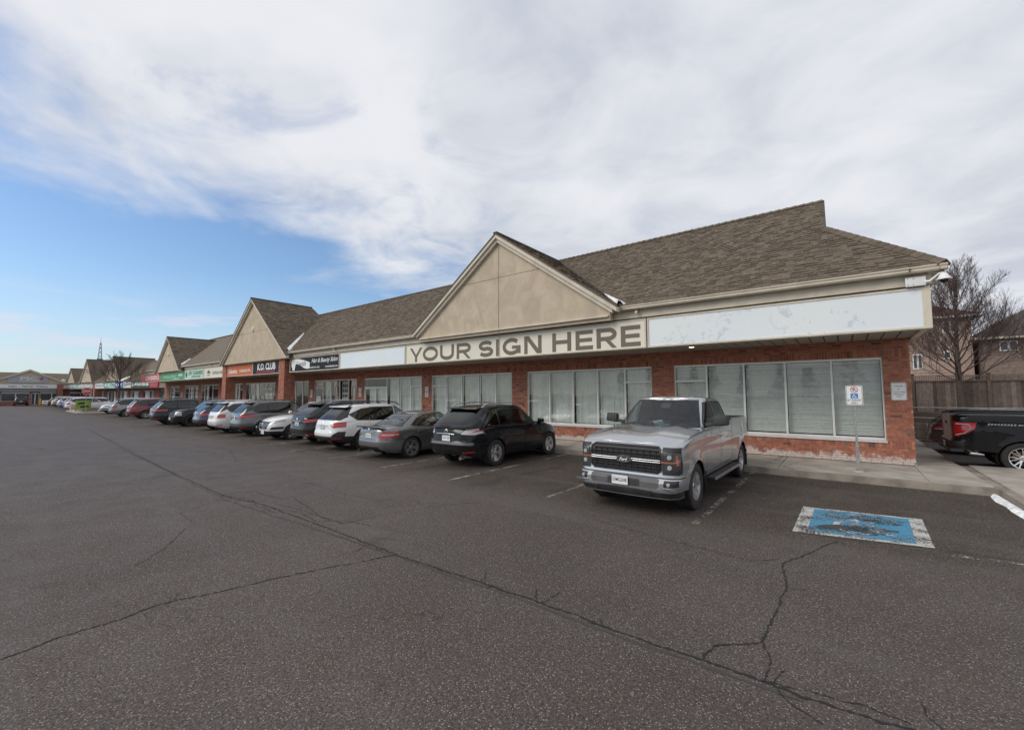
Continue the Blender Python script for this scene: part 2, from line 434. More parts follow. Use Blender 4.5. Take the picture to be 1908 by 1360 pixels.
simple('paper', (0.62, 0.72, 0.76), 0.7)
mat_glass('shop_glass', (0.87, 0.90, 0.885), 1.0, wob=0.10, r0=.06)
mat_glass('car_glass', (0.42, 0.47, 0.48), 1.0)
mat_glass('windshield_glass', (0.72, 0.80, 0.82), 1.0, r0=.06)
mat_glass('tinted_glass', (0.05, 0.055, 0.06), 1.0, r0=.07)
mat_light('tail_red', (0.55, 0.012, 0.018))
mat_light('tail_clear', (0.62, 0.58, 0.58))
mat_light('head_clear', (0.50, 0.52, 0.55))
mat_light('head_dark', (0.075, 0.078, 0.085))
mat_light('amber', (0.60, 0.20, 0.11))
mat_faded_sign('sign_blank', (0.69, 0.745, 0.785), (0.50, 0.55, 0.60))
mat_faded_sign('sign_blank_plain', (0.68, 0.75, 0.81), (0.66, 0.72, 0.74))
mat_worn_paint('stall_paint', (0.38, 0.36, 0.32), 0.58, 26.0)
mat_worn_paint('pad_white', (0.52, 0.52, 0.50), 0.42, 34.0)
mat_worn_paint('pad_blue', (0.065, 0.26, 0.42), 0.40, 30.0)
mat_worn_paint('pad_symbol', (0.50, 0.54, 0.57), 0.52, 18.0)
mat_worn_paint('pad_scuff', (0.06, 0.052, 0.046), 0.54, 20.0)
simple('crack', (0.016, 0.015, 0.015), 0.98)
simple('sealant', (0.050, 0.044, 0.042), 0.9)


# ------------------------------------------------------------------ mesh helpers
class MB:
    def __init__(s): s.v = []; s.f = []

    def quad(s, *p):
        n = len(s.v); s.v += [tuple(q) for q in p]; s.f.append(tuple(range(n, n + len(p)))); return s

    def box(s, x0, x1, y0, y1, z0, z1):
        n = len(s.v)
        s.v += [(x0, y0, z0), (x1, y0, z0), (x1, y1, z0), (x0, y1, z0), (x0, y0, z1), (x1, y0, z1), (x1, y1, z1), (x0, y1, z1)]
        s.f += [(n, n + 3, n + 2, n + 1), (n + 4, n + 5, n + 6, n + 7), (n, n + 1, n + 5, n + 4), (n + 1, n + 2, n + 6, n + 5), (n + 2, n + 3, n + 7, n + 6), (n + 3, n, n + 4, n + 7)]
        return s

    def hexa(s, p):
        """8 points, bottom 4 then top 4 in the same turning order"""
        n = len(s.v); s.v += [tuple(q) for q in p]
        s.f += [(n, n + 3, n + 2, n + 1), (n + 4, n + 5, n + 6, n + 7), (n, n + 1, n + 5, n + 4), (n + 1, n + 2, n + 6, n + 5), (n + 2, n + 3, n + 7, n + 6), (n + 3, n, n + 4, n + 7)]
        return s

    def prism(s, poly, y0, y1):
        """polygon in xz extruded along y"""
        n = len(s.v); k = len(poly)
        s.v += [(x, y0, z) for x, z in poly] + [(x, y1, z) for x, z in poly]
        s.f += [tuple(range(n, n + k)), tuple(range(n + 2 * k - 1, n + k - 1, -1))]
        for i in range(k):
            j = (i + 1) % k
            s.f.append((n + i, n + k + i, n + k + j, n + j))
        return s

    def tube(s, pts, rs, seg=8, cap=True):
        pts = [Vector(p) for p in pts]
        if not isinstance(rs, (list, tuple)): rs = [rs] * len(pts)
        rings = []; n0 = len(s.v)
        for i, p in enumerate(pts):
            d = (pts[min(i + 1, len(pts) - 1)] - pts[max(i - 1, 0)])
            if d.length < 1e-9: d = Vector((0, 0, 1))
            d.normalize()
            a = d.cross(Vector((0, 0, 1)) if abs(d.z) < 0.9 else Vector((1, 0, 0))).normalized(); b = d.cross(a)
            for k in range(seg):
                t = 2 * math.pi * k / seg
                s.v.append(tuple(p + (a * math.cos(t) + b * math.sin(t)) * rs[i]))
        for i in range(len(pts) - 1):
            for k in range(seg):
                k2 = (k + 1) % seg
                s.f.append((n0 + i * seg + k, n0 + i * seg + k2, n0 + (i + 1) * seg + k2, n0 + (i + 1) * seg + k))
        if cap:
            s.f.append(tuple(n0 + k for k in range(seg))[::-1]); s.f.append(tuple(n0 + (len(pts) - 1) * seg + k for k in range(seg)))
        return s

    def lathe(s, prof, seg=24, axis='y', c=(0, 0, 0), ang=None):
        """profile of (radius, offset along axis)"""
        n0 = len(s.v); full = ang is None
        a0, a1 = (0, 2 * math.pi) if full else ang
        m = seg if full else seg + 1
        for r, o in prof:
            for k in range(m):
                t = a0 + (a1 - a0) * k / seg
                a, b = r * math.cos(t), r * math.sin(t)
                p = {'y': (a, o, b), 'x': (o, a, b), 'z': (a, b, o)}[axis]
                s.v.append((p[0] + c[0], p[1] + c[1], p[2] + c[2]))
        for i in range(len(prof) - 1):
            for k in range(seg):
                k2 = (k + 1) % m if full else k + 1
                s.f.append((n0 + i * m + k, n0 + i * m + k2, n0 + (i + 1) * m + k2, n0 + (i + 1) * m + k))
        return s

    def mesh(s, name, mat, smooth=None):
        me = bpy.data.meshes.new(name); me.from_pydata(s.v, [], s.f)
        if mat: me.materials.append(MATS[mat] if isinstance(mat, str) else mat)
        bm = bmesh.new(); bm.from_mesh(me); bmesh.ops.recalc_face_normals(bm, faces=bm.faces); bm.to_mesh(me); bm.free()
        if smooth is not None:
            me.shade_smooth(); me.set_sharp_from_angle(angle=rad(smooth))
        me.update(); return me

    def obj(s, name, mat, parent=None, smooth=None, **props):
        return link(name, s.mesh(name, mat, smooth), parent, **props)


def link(name, me, parent=None, **props):
    o = bpy.data.objects.new(name, me); COL.objects.link(o)
    if parent is not None: o.parent = parent
    for k, v in props.items():
        if v is not None: o[k] = v
    return o


def thing(name, label, cat, loc=(0, 0, 0), rz=0.0, group=None):
    o = bpy.data.objects.new(name, None); COL.objects.link(o)
    o.empty_display_size = 0.2
    o.location = loc; o.rotation_euler = (0, 0, rz); o['label'] = label; o['category'] = cat
    if group: o['group'] = group
    return o


def tag(o, label, cat, group=None):
    o['label'] = label; o['category'] = cat
    if group: o['group'] = group
    return o


def box(name, mat, x0, x1, y0, y1, z0, z1, parent=None, **p):
    return MB().box(x0, x1, y0, y1, z0, z1).obj(name, mat, parent, **p)


def bevel_mesh(me, w, seg=2):
    bm = bmesh.new(); bm.from_mesh(me)
    bmesh.ops.bevel(bm, geom=list(bm.edges), offset=w, segments=seg, affect='EDGES', profile=0.5)
    bm.to_mesh(me); bm.free(); me.shade_smooth(); me.set_sharp_from_angle(angle=rad(40)); return me


def text_mesh(txt, mat, height=None, width=None, bold=0.0, shear=0.0, extrude=0.004, res=3, spacing=1.0):
    """flat lettering in the xz plane, centred, facing -y"""
    cu = bpy.data.curves.new('lettering', 'FONT'); cu.body = txt; cu.align_x = 'LEFT'
    cu.offset = bold; cu.shear = shear; cu.extrude = 0.0; cu.resolution_u = res; cu.space_character = spacing
    ob = bpy.data.objects.new('lettering_source', cu); COL.objects.link(ob)
    dg = bpy.context.evaluated_depsgraph_get(); dg.update()
    me = bpy.data.meshes.new_from_object(ob.evaluated_get(dg), depsgraph=dg)
    bpy.data.objects.remove(ob); bpy.data.curves.remove(cu)
    n = len(me.vertices); co = np.zeros(n * 3); me.vertices.foreach_get('co', co); co = co.reshape(-1, 3)
    lo = co.min(0); hi = co.max(0); sz = hi - lo
    sx = sy = None
    if height: sy = height / sz[1]
    if width: sx = width / sz[0]
    if sx is None: sx = sy
    if sy is None: sy = sx
    x = (co[:, 0] - (lo[0] + hi[0]) / 2) * sx; z = (co[:, 1] - (lo[1] + hi[1]) / 2) * sy
    out = np.stack([x, np.full(n, 0.0), z], 1)
    me.vertices.foreach_set('co', out.ravel()); me.materials.clear(); me.materials.append(MATS[mat])
    me.update(); return me


def lettering(txt, mat, x, y, z, parent, height=None, width=None, rz=0.0, name='lettering', **kw):
    o = link(name, text_mesh(txt, mat, height, width, **kw), parent); o.location = (x, y, z); o.rotation_euler = (0, 0, rz); return o

# ------------------------------------------------------------------ ground, walk, markings
rng = random.Random(7)


def structure(o, label=None):
    o['kind'] = 'structure'
    if label: o['label'] = label
    return o


g = MB().quad((-700, -500, -0.05), (500, -500, -0.05), (500, 900, -0.05), (-700, 900, -0.05)).obj('ground', 'dead_grass')
structure(g, 'flat land round the plaza')
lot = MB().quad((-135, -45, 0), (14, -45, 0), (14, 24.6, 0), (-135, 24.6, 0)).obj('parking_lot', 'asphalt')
structure(lot, 'wide dark grey cracked asphalt parking lot')

CRACKS = [
[(-34.42,4.38),(-19.10,3.58),(-13.17,3.31),(-9.66,3.22),(-8.42,3.41),(-7.03,3.42),(-5.74,3.42),(-4.46,3.39),(-3.25,3.46),(-2.43,3.49),(-1.74,3.48),(-1.23,3.48),(-0.92,3.51),(-0.54,3.51),(-0.12,3.51),(0.21,3.56),(0.6,3.57)],
[(-13.18,0.29),(-13.20,0.49),(-13.04,1.20),(-13.15,2.49),(-13.28,3.23),(-12.52,4.26),(-12.67,5.37),(-12.53,6.69),(-12.54,8.57)],
[(-5.09,0.0),(-5.11,0.25),(-5.20,0.54),(-5.18,0.93),(-5.24,1.24),(-5.07,1.73),(-4.99,2.10),(-4.81,2.61),(-4.63,3.04),(-4.49,3.41)],
[(-0.93,3.52),(-0.90,3.76),(-0.61,4.06),(-0.59,4.54),(-0.55,5.23),(-0.65,6.02),(-0.32,6.94),(-0.16,7.37)],
[(-0.53,3.51),(-0.52,3.82),(-0.61,4.06)],
[(-3.53,6.32),(-2.80,6.16),(-1.59,5.96),(-0.96,5.88),(-0.69,6.15)],
[(-9.32,3.11),(-8.54,3.55),(-7.51,3.65),(-6.21,3.69),(-6.11,4.40),(-5.88,5.14),(-5.37,5.99)],
[(-6.62,1.30),(-7.09,1.70),(-7.84,2.10),(-7.93,2.26),(-8.89,2.30),(-9.27,2.75),(-9.41,3.14)],
[(-1.20,7.46),(-0.69,7.47),(-0.16,7.50),(0.83,7.78),(1.60,7.84)],
[(-9.74,3.15),(-9.94,3.40),(-9.75,3.73),(-8.60,3.77),(-8.61,4.02),(-7.36,3.77),(-6.75,3.64),(-6.21,3.69)],
[(-9.01,3.45),(-8.29,3.27),(-7.81,3.43),(-7.34,3.57),(-6.62,3.48),(-6.34,3.77),(-5.76,3.87)],
[(-12.54,8.57),(-11.63,6.87),(-12.53,6.69)],
[(-12.84,5.03),(-13.56,5.90),(-13.94,6.73),(-12.56,7.78),(-12.54,8.57)],
[(-0.54,3.51),(-0.29,3.59),(-0.01,3.65),(0.24,3.62)],
[(-2.05,9.35),(-1.05,9.33),(0.12,9.75),(1.24,10.20),(1.76,10.02)],
[(-16.17,2.48),(-13.17,3.31),(-14.98,3.39),(-19.24,3.47)],
[(-9.31,4.07),(-9.19,4.81),(-8.03,4.76),(-7.13,4.89)],
[(-24,6.1),(-21,5.4),(-17.5,5.9),(-14.2,5.0)],
[(-50,2.0),(-42,2.6),(-34.4,4.38),(-28,6.9)],
[(-30,-1),(-26,1.4),(-21,1.9),(-19.1,3.58)],
]
WID = [0.028, 0.018, 0.022, 0.020, 0.014, 0.010, 0.010, 0.011, 0.013, 0.012, 0.012, 0.010, 0.010, 0.012, 0.009, 0.010, 0.008, 0.012, 0.02, 0.015]


def jitter_line(pts, step, amp, r):
    out = []
    for (x0, y0), (x1, y1) in zip(pts[:-1], pts[1:]):
        L = math.hypot(x1 - x0, y1 - y0); n = max(2, int(L / step))
        nx, ny = -(y1 - y0) / max(L, 1e-6), (x1 - x0) / max(L, 1e-6)
        off = 0
        for k in range(n):
            t = k / n
            off = off * 0.75 + r.uniform(-amp, amp)
            e = math.sin(math.pi * t) ** 0.5 if 0 < t < 1 else 0
            out.append((x0 + (x1 - x0) * t + nx * off * e, y0 + (y1 - y0) * t + ny * off * e))
    out.append(pts[-1]); return out


def strip(pts, w, z, r, mb, wvar=0.6):
    n = len(mb.v)
    for i, (x, y) in enumerate(pts):
        a = pts[max(0, i - 1)]; b = pts[min(len(pts) - 1, i + 1)]
        dx, dy = b[0] - a[0], b[1] - a[1]; L = math.hypot(dx, dy) or 1
        ww = w * 0.5 * (1 + r.uniform(-wvar, wvar))
        if i in (0, len(pts) - 1): ww *= 0.2
        mb.v += [(x - dy / L * ww, y + dx / L * ww, z), (x + dy / L * ww, y - dx / L * ww, z)]
    for i in range(len(pts) - 1):
        mb.f.append((n + 2 * i, n + 2 * i + 1, n + 2 * i + 3, n + 2 * i + 2))
    return mb


for i, (c, w) in enumerate(zip(CRACKS, WID)):
    mb = MB(); pts = jitter_line(c, 0.022, 0.011, rng)
    strip(pts, w * .72, 0.004, rng, mb, 0.85)
    # fine side cracks
    for k in range(int(len(pts) / (26 if i in (0, 9, 10, 1) else 90))):
        p = pts[rng.randrange(len(pts))]
        a = rng.uniform(0, 6.28); q = [(p[0], p[1])]
        for s in range(rng.randint(4, 12)):
            a += rng.uniform(-0.6, 0.6); q.append((q[-1][0] + 0.035 * math.cos(a), q[-1][1] + 0.035 * math.sin(a)))
        strip(q, w * 0.30, 0.0048, rng, mb)
    mb.obj('crack', 'crack', lot)
# sealed joint beside the long crack
strip(jitter_line([(-22, 3.62), (-14, 3.30), (-9.3, 3.12), (-5.5, 3.33), (-3.1, 3.41), (-0.3, 3.45)], 0.12, 0.012, rng), 0.034, 0.0025, rng, mb := MB())
mb.obj('sealed_crack', 'sealant', lot)

# stall lines
sx = [-1.9 - 2.72 * k for k in range(24)]
for x in sx:
    MB().quad((x - 0.05, 7.0, 0.004), (x + 0.05, 7.0, 0.004), (x + 0.05, 12.3, 0.004), (x - 0.05, 12.3, 0.004)).obj('stall_line', 'stall_paint', lot)
MB().quad((0.95, 7.55, 0.0045), (3.4, 7.95, 0.0045), (3.4, 8.03, 0.0045), (0.95, 7.63, 0.0045)).obj('stall_line', 'stall_paint', lot)


# wheelchair symbol as flat polygons in (u, v), unit height, facing +v up
def arc_poly(cx, cy, r0, r1, a0, a1, n=14):
    a = [a0 + (a1 - a0) * k / n for k in range(n + 1)]
    return [(cx + r1 * math.cos(t), cy + r1 * math.sin(t)) for t in a] + [(cx + r0 * math.cos(t), cy + r0 * math.sin(t)) for t in reversed(a)]


def wheelchair_polys():
    P = []
    P.append([(0.40 + 0.085 * math.cos(2 * math.pi * k / 14), 0.90 + 0.085 * math.sin(2 * math.pi * k / 14)) for k in range(14)])
    P.append([(0.34, 0.79), (0.46, 0.79), (0.49, 0.42), (0.37, 0.42)])
    P.append([(0.44, 0.68), (0.72, 0.66), (0.72, 0.58), (0.45, 0.60)])
    P.append([(0.38, 0.50), (0.76, 0.48), (0.76, 0.38), (0.38, 0.40)])
    P.append([(0.68, 0.48), (0.78, 0.46), (0.93, 0.14), (0.84, 0.10)])
    P.append([(0.84, 0.10), (0.88, 0.19), (1.02, 0.15), (1.00, 0.07)])
    a = [rad(125) + rad(225) * k / 16 for k in range(17)]
    for k in range(16):
        c, s, c2, s2 = math.cos(a[k]), math.sin(a[k]), math.cos(a[k + 1]), math.sin(a[k + 1])
        P.append([(0.46 + 0.36 * c, 0.34 + 0.34 * s), (0.46 + 0.36 * c2, 0.34 + 0.34 * s2), (0.46 + 0.26 * c2, 0.34 + 0.25 * s2), (0.46 + 0.26 * c, 0.34 + 0.25 * s)])
    return P


def flat_polys(polys, f):
    mb = MB()
    for i, p in enumerate(polys):
        q = [f(u, v) for u, v in p]; e = (i % 24) * 0.00012
        flat = max(c[2] for c in q) - min(c[2] for c in q) < 1e-6
        mb.quad(*[(c[0], c[1], c[2] + e) if flat else (c[0], c[1] - e, c[2]) for c in q])
    return mb


PA = [Vector((-0.68, 7.49)), Vector((0.84, 7.80)), Vector((0.89, 9.44)), Vector((-0.66, 9.22))]


def pad(u, v, z):
    p = (PA[0] * (1 - u) + PA[1] * u) * (1 - v) + (PA[3] * (1 - u) + PA[2] * u) * v
    return (p.x, p.y, z)


pd = MB().quad(pad(0, 0, .004), pad(1, 0, .004), pad(1, 1, .004), pad(0, 1, .004)).obj('stall_marking', 'pad_white')
tag(pd, 'worn blue and white wheelchair square painted on the asphalt by the walk', 'road marking')
flat_polys([[(0.11, 0.06), (0.89, 0.06), (0.89, 0.94), (0.11, 0.94)]], lambda u, v: pad(u, v, .008)).obj('blue_field', 'pad_blue', pd)
flat_polys(wheelchair_polys(), lambda u, v: pad(0.24 + 0.52 * u, 0.12 + 0.76 * v, .012)).obj('wheelchair_symbol', 'pad_symbol', pd)
sc = MB()
for k in range(9):
    u, v = rng.uniform(.3, .75), rng.uniform(.2, .75); r = rng.uniform(.08, .17)
    sc.quad(*[pad(u + r * 1.6 * math.cos(t) * rng.uniform(.8, 1.2), v + r * 0.6 * math.sin(t) * rng.uniform(.8, 1.2), .0135 + k * .0006) for t in [6.283 * j / 9 for j in range(9)]])
sc.obj('scuff', 'pad_scuff', pd)

# walk in front of the shops, slab by slab
walk = box('sidewalk', 'concrete_curb', -66.5, 2.24, 12.37, 15.2, 0.0, 0.118)
structure(walk, 'raised concrete walk along the shop fronts')
SLAB = {}


def slab(x0, x1, y0, y1, par, z0=0.115, z1=0.15):
    key = (round(x1 - x0, 3), round(y1 - y0, 3))
    if key not in SLAB:
        me = MB().box(0, x1 - x0 - 0.012, 0, y1 - y0 - 0.012, 0, z1 - z0).mesh('slab', 'concrete'); SLAB[key] = bevel_mesh(me, 0.006, 1)
    o = link('slab', SLAB[key], par); o.location = (x0, y0, z0); return o


xs = 1.34
while xs > -66:
    slab(xs - 2.72, xs, 12.53, 14.96, walk); xs -= 2.72
slab(1.34, 2.27, 12.53, 16.0, walk)
for k in range(5): slab(1.42, 2.25, 16.0 + 1.8 * k, 17.8 + 1.8 * k, walk)
xs = 2.30
mb = MB().box(-66.5, 2.30, 12.36, 12.525, -0.02, 0.148)
mb.obj('curb', 'concrete_curb', walk)
side = box('side_walk', 'concrete_curb', 2.29, 7.5, -1.2, 16.0, -0.02, 0.118)
structure(side, 'concrete apron right of the walk')
for k in range(6):
    for j in range(3): slab(2.45 + 1.66 * j, 4.11 + 1.66 * j, -.2 + 2.7 * k, 2.5 + 2.7 * k, side)
box('curb', 'concrete_curb', 2.28, 2.44, -1.2, 12.35, -0.02, 0.149, side)
for c in ([(-1.0, 12.4), (-1.3, 12.9), (-1.15, 13.3), (-1.6, 13.9), (-1.5, 14.9)], [(-9.2, 12.5), (-9.0, 13.4), (-9.5, 14.9)], [(-6.8, 12.5), (-6.9, 13.2), (-6.2, 13.7)]):
    strip(jitter_line(c, 0.04, 0.012, rng), 0.014, 0.1545, rng, mb := MB()); mb.obj('crack', 'crack', walk)
# grit swept against the kerb and into the stalls
mb = MB()
for k in range(1100):
    if k < 900: x, y = rng.uniform(-26, 2.1), 12.34 - abs(rng.gauss(0, .22))
    else: x, y = rng.uniform(-14, 2), rng.uniform(8.5, 12.3)
    s = rng.uniform(.004, .010); a = rng.uniform(0, 6.28)
    p = [(x + s * math.cos(a + q) * rng.uniform(.6, 1.2), y + s * math.sin(a + q) * rng.uniform(.6, 1.2), .001) for q in (0, 2.1, 4.2)] + [(x, y, s * .9)]
    n0 = len(mb.v); mb.v += p; mb.f += [(n0, n0 + 1, n0 + 3), (n0 + 1, n0 + 2, n0 + 3), (n0 + 2, n0, n0 + 3)]
mb.obj('grit', 'concrete_curb', lot)['kind'] = 'stuff'
# snow left in the corner of the kerb
mb = MB(); prof = [(2.22, 12.55, .03), (2.23, 12.25, .09), (2.24, 11.8, .13), (2.25, 11.4, .09), (2.26, 11.0, .12), (2.25, 10.3, .08), (2.26, 9.5, .03)]
for i, (x, y, w) in enumerate(prof):
    mb.v += [(x - w, y - w * .3, 0.002), (x - w * .55, y - w * .1, 0.045), (x + w * .1, y, 0.05), (x + .03, y + .05, 0.004)]
for i in range(len(prof) - 1):
    for k in range(3): mb.f.append((4 * i + k, 4 * i + k + 1, 4 * i + 5 + k, 4 * i + 4 + k))
o = mb.obj('snow_patch', 'snow', smooth=60); tag(o, 'thin strip of melting snow against the kerb at the right', 'snow')

# ------------------------------------------------------------------ building shell helpers
TA = math.tan(rad(38)); CA = math.cos(rad(38)); SA = math.sin(rad(38))


def wall_mesh(x0, x1, z0, z1, y, openings, depth=0.22):
    X = sorted(set([x0, x1] + [v for o in openings for v in o[:2] if x0 < v < x1])); Z = sorted(set([z0, z1] + [v for o in openings for v in o[2:] if z0 < v < z1]))
    mb = MB()
    for i in range(len(X) - 1):
        j = 0
        while j < len(Z) - 1:
            cx = (X[i] + X[i + 1]) / 2
            solid = lambda q: not any(o[0] < cx < o[1] and o[2] < (Z[q] + Z[q + 1]) / 2 < o[3] for o in openings)
            if not solid(j): j += 1; continue
            k = j
            while k < len(Z) - 1 and solid(k): k += 1
            mb.box(X[i], X[i + 1], y, y + depth, Z[j], Z[k]); j = k
    return mb


def rows_on(poly, v):
    """u-interval of a convex polygon at height v"""
    us = []
    for (u0, v0), (u1, v1) in zip(poly, poly[1:] + poly[:1]):
        if (v0 - v) * (v1 - v) <= 0 and abs(v1 - v0) > 1e-9: us.append(u0 + (u1 - u0) * (v - v0) / (v1 - v0))
    return (min(us), max(us)) if len(us) >= 2 else None


CAMP = Vector((0, 0, CAM_H))


def shingles(poly, O, U, V, N, roof, limit, r, exposure=0.143, ulim=None):
    """laminated shingle tabs over a slope; the ones that show largest are single parts, the rest one mesh"""
    vmax = max(v for u, v in poly); tabs = []
    row = 0; v = 0.0
    while v < vmax - 0.04:
        iv = rows_on(poly, v + exposure * 0.5)
        if iv:
            u = iv[0] - r.uniform(0, 0.3)
            while u < iv[1]:
                w = r.choice([0.13, 0.16, 0.19, 0.22, 0.26])
                a, b = max(u, iv[0]), min(u + w, iv[1])
                if b - a > 0.03 and (ulim is None or (ulim[0] < a < ulim[1])): tabs.append((a, b, v, r.choice([.008, .011, .024, .028])))
                u += w
        v += exposure; row += 1
    O = Vector(O); U = Vector(U); V = Vector(V); N = Vector(N)

    def corners(t, rel):
        a, b, v0, h = t; v1 = v0 + exposure * 1.04; g = 0.003
        pts = []
        for (uu, vv, hh) in ((a + g, v0, 0), (b - g, v0, 0), (b - g, v1, 0), (a + g, v1, 0), (a + g, v0, h), (b - g, v0, h), (b - g, v1, 0.004), (a + g, v1, 0.004)):
            pts.append(O + U * uu + V * vv + N * hh - rel)
        return pts
    tabs.sort(key=lambda t: -abs((t[1] - t[0])) / max(1.0, (O + U * t[0] + V * t[2] - CAMP).length) ** 1.0)
    if limit:
        for t in tabs[:limit]:
            c = O + U * ((t[0] + t[1]) / 2) + V * t[2]
            o = MB().hexa(corners(t, c)).obj('shingle', 'shingle', roof); o.location = c
    mb = MB(); z = Vector((0, 0, 0))
    for t in tabs[limit:]: mb.hexa(corners(t, z))
    if mb.v:
        o = mb.obj('shingle_field', 'shingle', roof); o['kind'] = 'stuff'


def xprism(poly, x0, x1):
    """polygon in yz extruded along x"""
    mb = MB(); k = len(poly)
    mb.v = [(x0, y, z) for y, z in poly] + [(x1, y, z) for y, z in poly]
    mb.f = [tuple(range(k)), tuple(range(2 * k - 1, k - 1, -1))] + [(i, k + i, k + (i + 1) % k, (i + 1) % k) for i in range(k)]
    return mb


GUT = [(0.0, 0.0), (-0.09, 0.0), (-0.12, 0.03), (-0.12, 0.07), (-0.145, 0.10), (-0.145, 0.125), (-0.13, 0.125), (-0.115, 0.10), (-0.02, 0.10), (0.0, 0.12)]


def gutter(x0, x1, y, z, par):
    return xprism([(y + a, z + b) for a, b in GUT], x0, x1).obj('gutter', 'gutter_paint', par)


def drain(x, y, z, par):
    """pale plastic pipe elbow under the gutter"""
    MB().tube([(x, y + .05, z + .04), (x, y - .05, z + .04), (x, y - .085, z + .01), (x, y - .09, z - .06)], [.045, .045, .045, .04], 10).obj('drain_elbow', 'gutter_paint', par, smooth=40)


def gable(par, xc, half, zb, za, yf, ridge_len, name='gable', joint=True, medal=False, shg=True, zbase=None, shl=0, low_len=None):
    """stucco gable standing in the plane of the sign band, with raked boards and its own roof back into the main slope"""
    zbase = zb - 0.42 if zbase is None else zbase
    gw = MB().prism([(xc - half, zbase), (xc + half, zbase), (xc + half, zb), (xc, za), (xc - half, zb)], yf, yf + 0.18).obj(name, 'stucco', par)
    tg = (za - zb) / half; L = math.hypot(half, za - zb); cg, sg = half / L, (za - zb) / L
    for s in (-1, 1):
        for k, (off, thick, proud) in enumerate(((0.0, 0.15, 0.20), (0.15, 0.12, 0.12))):
            o0, o1 = off / cg, (off + thick) / cg
            e = 0.30 if k == 0 else 0.12
            A = (xc + s * (half + e), zb - e * tg - o0 + .14); B = (xc, za - o0 + .14)
            A2 = (xc + s * (half + e), zb - e * tg - o1 + .14); B2 = (xc, za - o1 + .14)
            MB().prism([A, B, B2, A2] if s < 0 else [A2, B2, B, A], yf - proud, yf + 0.001 if k else yf + 0.02).obj('rake_board', 'cream_trim', gw)
    if joint:
        MB().box(xc - .008, xc + .008, yf - .004, yf + .01, zbase, za - .35).obj('control_joint', 'soffit_dark', gw)
        zj = zb + (za - zb) * 0.52; wj = (za - zj) / tg - .2
        MB().box(xc - wj, xc + wj, yf - .0035, yf + .01, zj - .007, zj + .007).obj('control_joint', 'soffit_dark', gw)
    if medal:
        MB().lathe([(0.001, -.05), (.15, -.05), (.2, -.03), (.22, 0.0)], 20, 'y', (xc, yf, zb + (za - zb) * .5)).obj('medallion', 'cream_trim', gw, smooth=40)
        zj = zb + (za - zb) * 0.45
        MB().box(xc - half * .52, xc + half * .52, yf - .0035, yf + .01, zj - .007, zj + .007).obj('control_joint', 'soffit_dark', gw)
    # its roof
    ll = low_len or ridge_len
    y0 = yf - 0.22; e = 0.32; H = 0.16
    rf = MB()
    for s in (-1, 1):
        p = [(xc + s * (half + e), y0, zb - e * tg + H), (xc + s * (half + e), yf + ll, zb - e * tg + H), (xc, yf + ridge_len, za + H), (xc, y0, za + H)]
        n = Vector((s * sg, 0, cg))
        q = [tuple(Vector(a) - n * 0.05) for a in p]
        rf.hexa(q + p)
    ro = rf.obj('gable_roof', 'shingle', par)
    if shg:
        s = 1
        O = Vector((xc + s * (half + e), y0, zb - e * tg + H)); U = Vector((0, 1, 0)); V = Vector((-s * cg, 0, sg)); N = Vector((s * sg, 0, cg))
        Lv = (half + e) / cg
        poly = [(0, 0), (ll + .22, 0), (ridge_len + .22, Lv), (0, Lv)]
        shingles(poly, O + N * .002, U, V, N, ro, shl, rng)
    MB().box(xc - .09, xc + .09, y0 - .01, yf + ridge_len, za + H - .03, za + H + .03).obj('ridge_cap', 'shingle', ro)
    return gw


# ------------------------------------------------------------------ the near shop row
A = thing('strip_mall', 'long brick shop row with brown shingle roof, stucco gables and sign band', 'building', (-32.5, 15.0, 0.15))
YW = 15.0
BAYS = [  # mullion positions, transom panes, door panes, look
    dict(x=[-4.60, -3.57, -2.47, -1.37, -0.26, 0.83], tr=[0], kind='blind'),
    dict(x=[-10.87, -9.74, -8.62, -7.53, -6.41, -5.40], tr=[4], kind='cloth'),
    dict(x=[-17.09, -16.02, -14.91, -13.78, -12.72, -11.73], tr=[0], kind='cloth'),
    dict(x=[-23.27, -21.02, -19.90, -18.83, -17.88], tr=[3], door=[0], kind='cloth'),
    dict(x=[-29.40, -28.27, -27.20, -26.17, -25.11, -24.10], tr=[0], kind='salon'),
    dict(x=[-33.23, -32.21, -31.15, -30.21], tr=[], kind='dark'),
    dict(x=[-41.55, -40.62, -39.61, -38.74, -37.90, -37.08, -36.18, -35.50], tr=[4, 5], kind='dark'),
    dict(x=[-44.39, -43.62, -42.88, -42.15], tr=[2], kind='pale'),
    dict(x=[-53.07, -52.05, -50.94, -49.70, -48.11], tr=[0], kind='dark'),
    dict(x=[-58.60, -57.09, -55.63, -53.88], tr=[], kind='dark'),
    dict(x=[-64.0, -62.45, -60.38], tr=[1], kind='dark'),
]
Z0, Z1, ZT = 0.75, 2.96, 2.42
OPEN = []
for b in BAYS:
    low = Z0 if b['kind'] in ('blind', 'cloth') and 'door' not in b else 0.2
    b['z0'] = low; OPEN.append((b['x'][0], b['x'][-1], low, Z1))
NEAR = -31.0
wn = wall_mesh(NEAR, 1.38, 0.15, 3.46, YW, [o for o in OPEN if o[1] > NEAR and o[0] > NEAR] + [(NEAR, -30.21, .2, Z1)]).obj('wall', 'mortar', A)
wf = wall_mesh(-66.5, NEAR, 0.15, 3.46, YW, [o for o in OPEN if o[0] < NEAR]).obj('wall', 'brick_far', A)
ws = box('side_wall', 'mortar', 1.16, 1.375, 15.22, 27.0, 0.0, 4.4, A)
box('back_wall', 'brick_far', -66.5, 1.16, 26.8, 27.0, 0.0, 4.4, A)
box('end_wall', 'brick_far', -66.5, -66.3, 15.22, 26.8, 0.0, 4.4, A)

# bricks
BR = []   # x0, x1, z0, z1
r = random.Random(3)


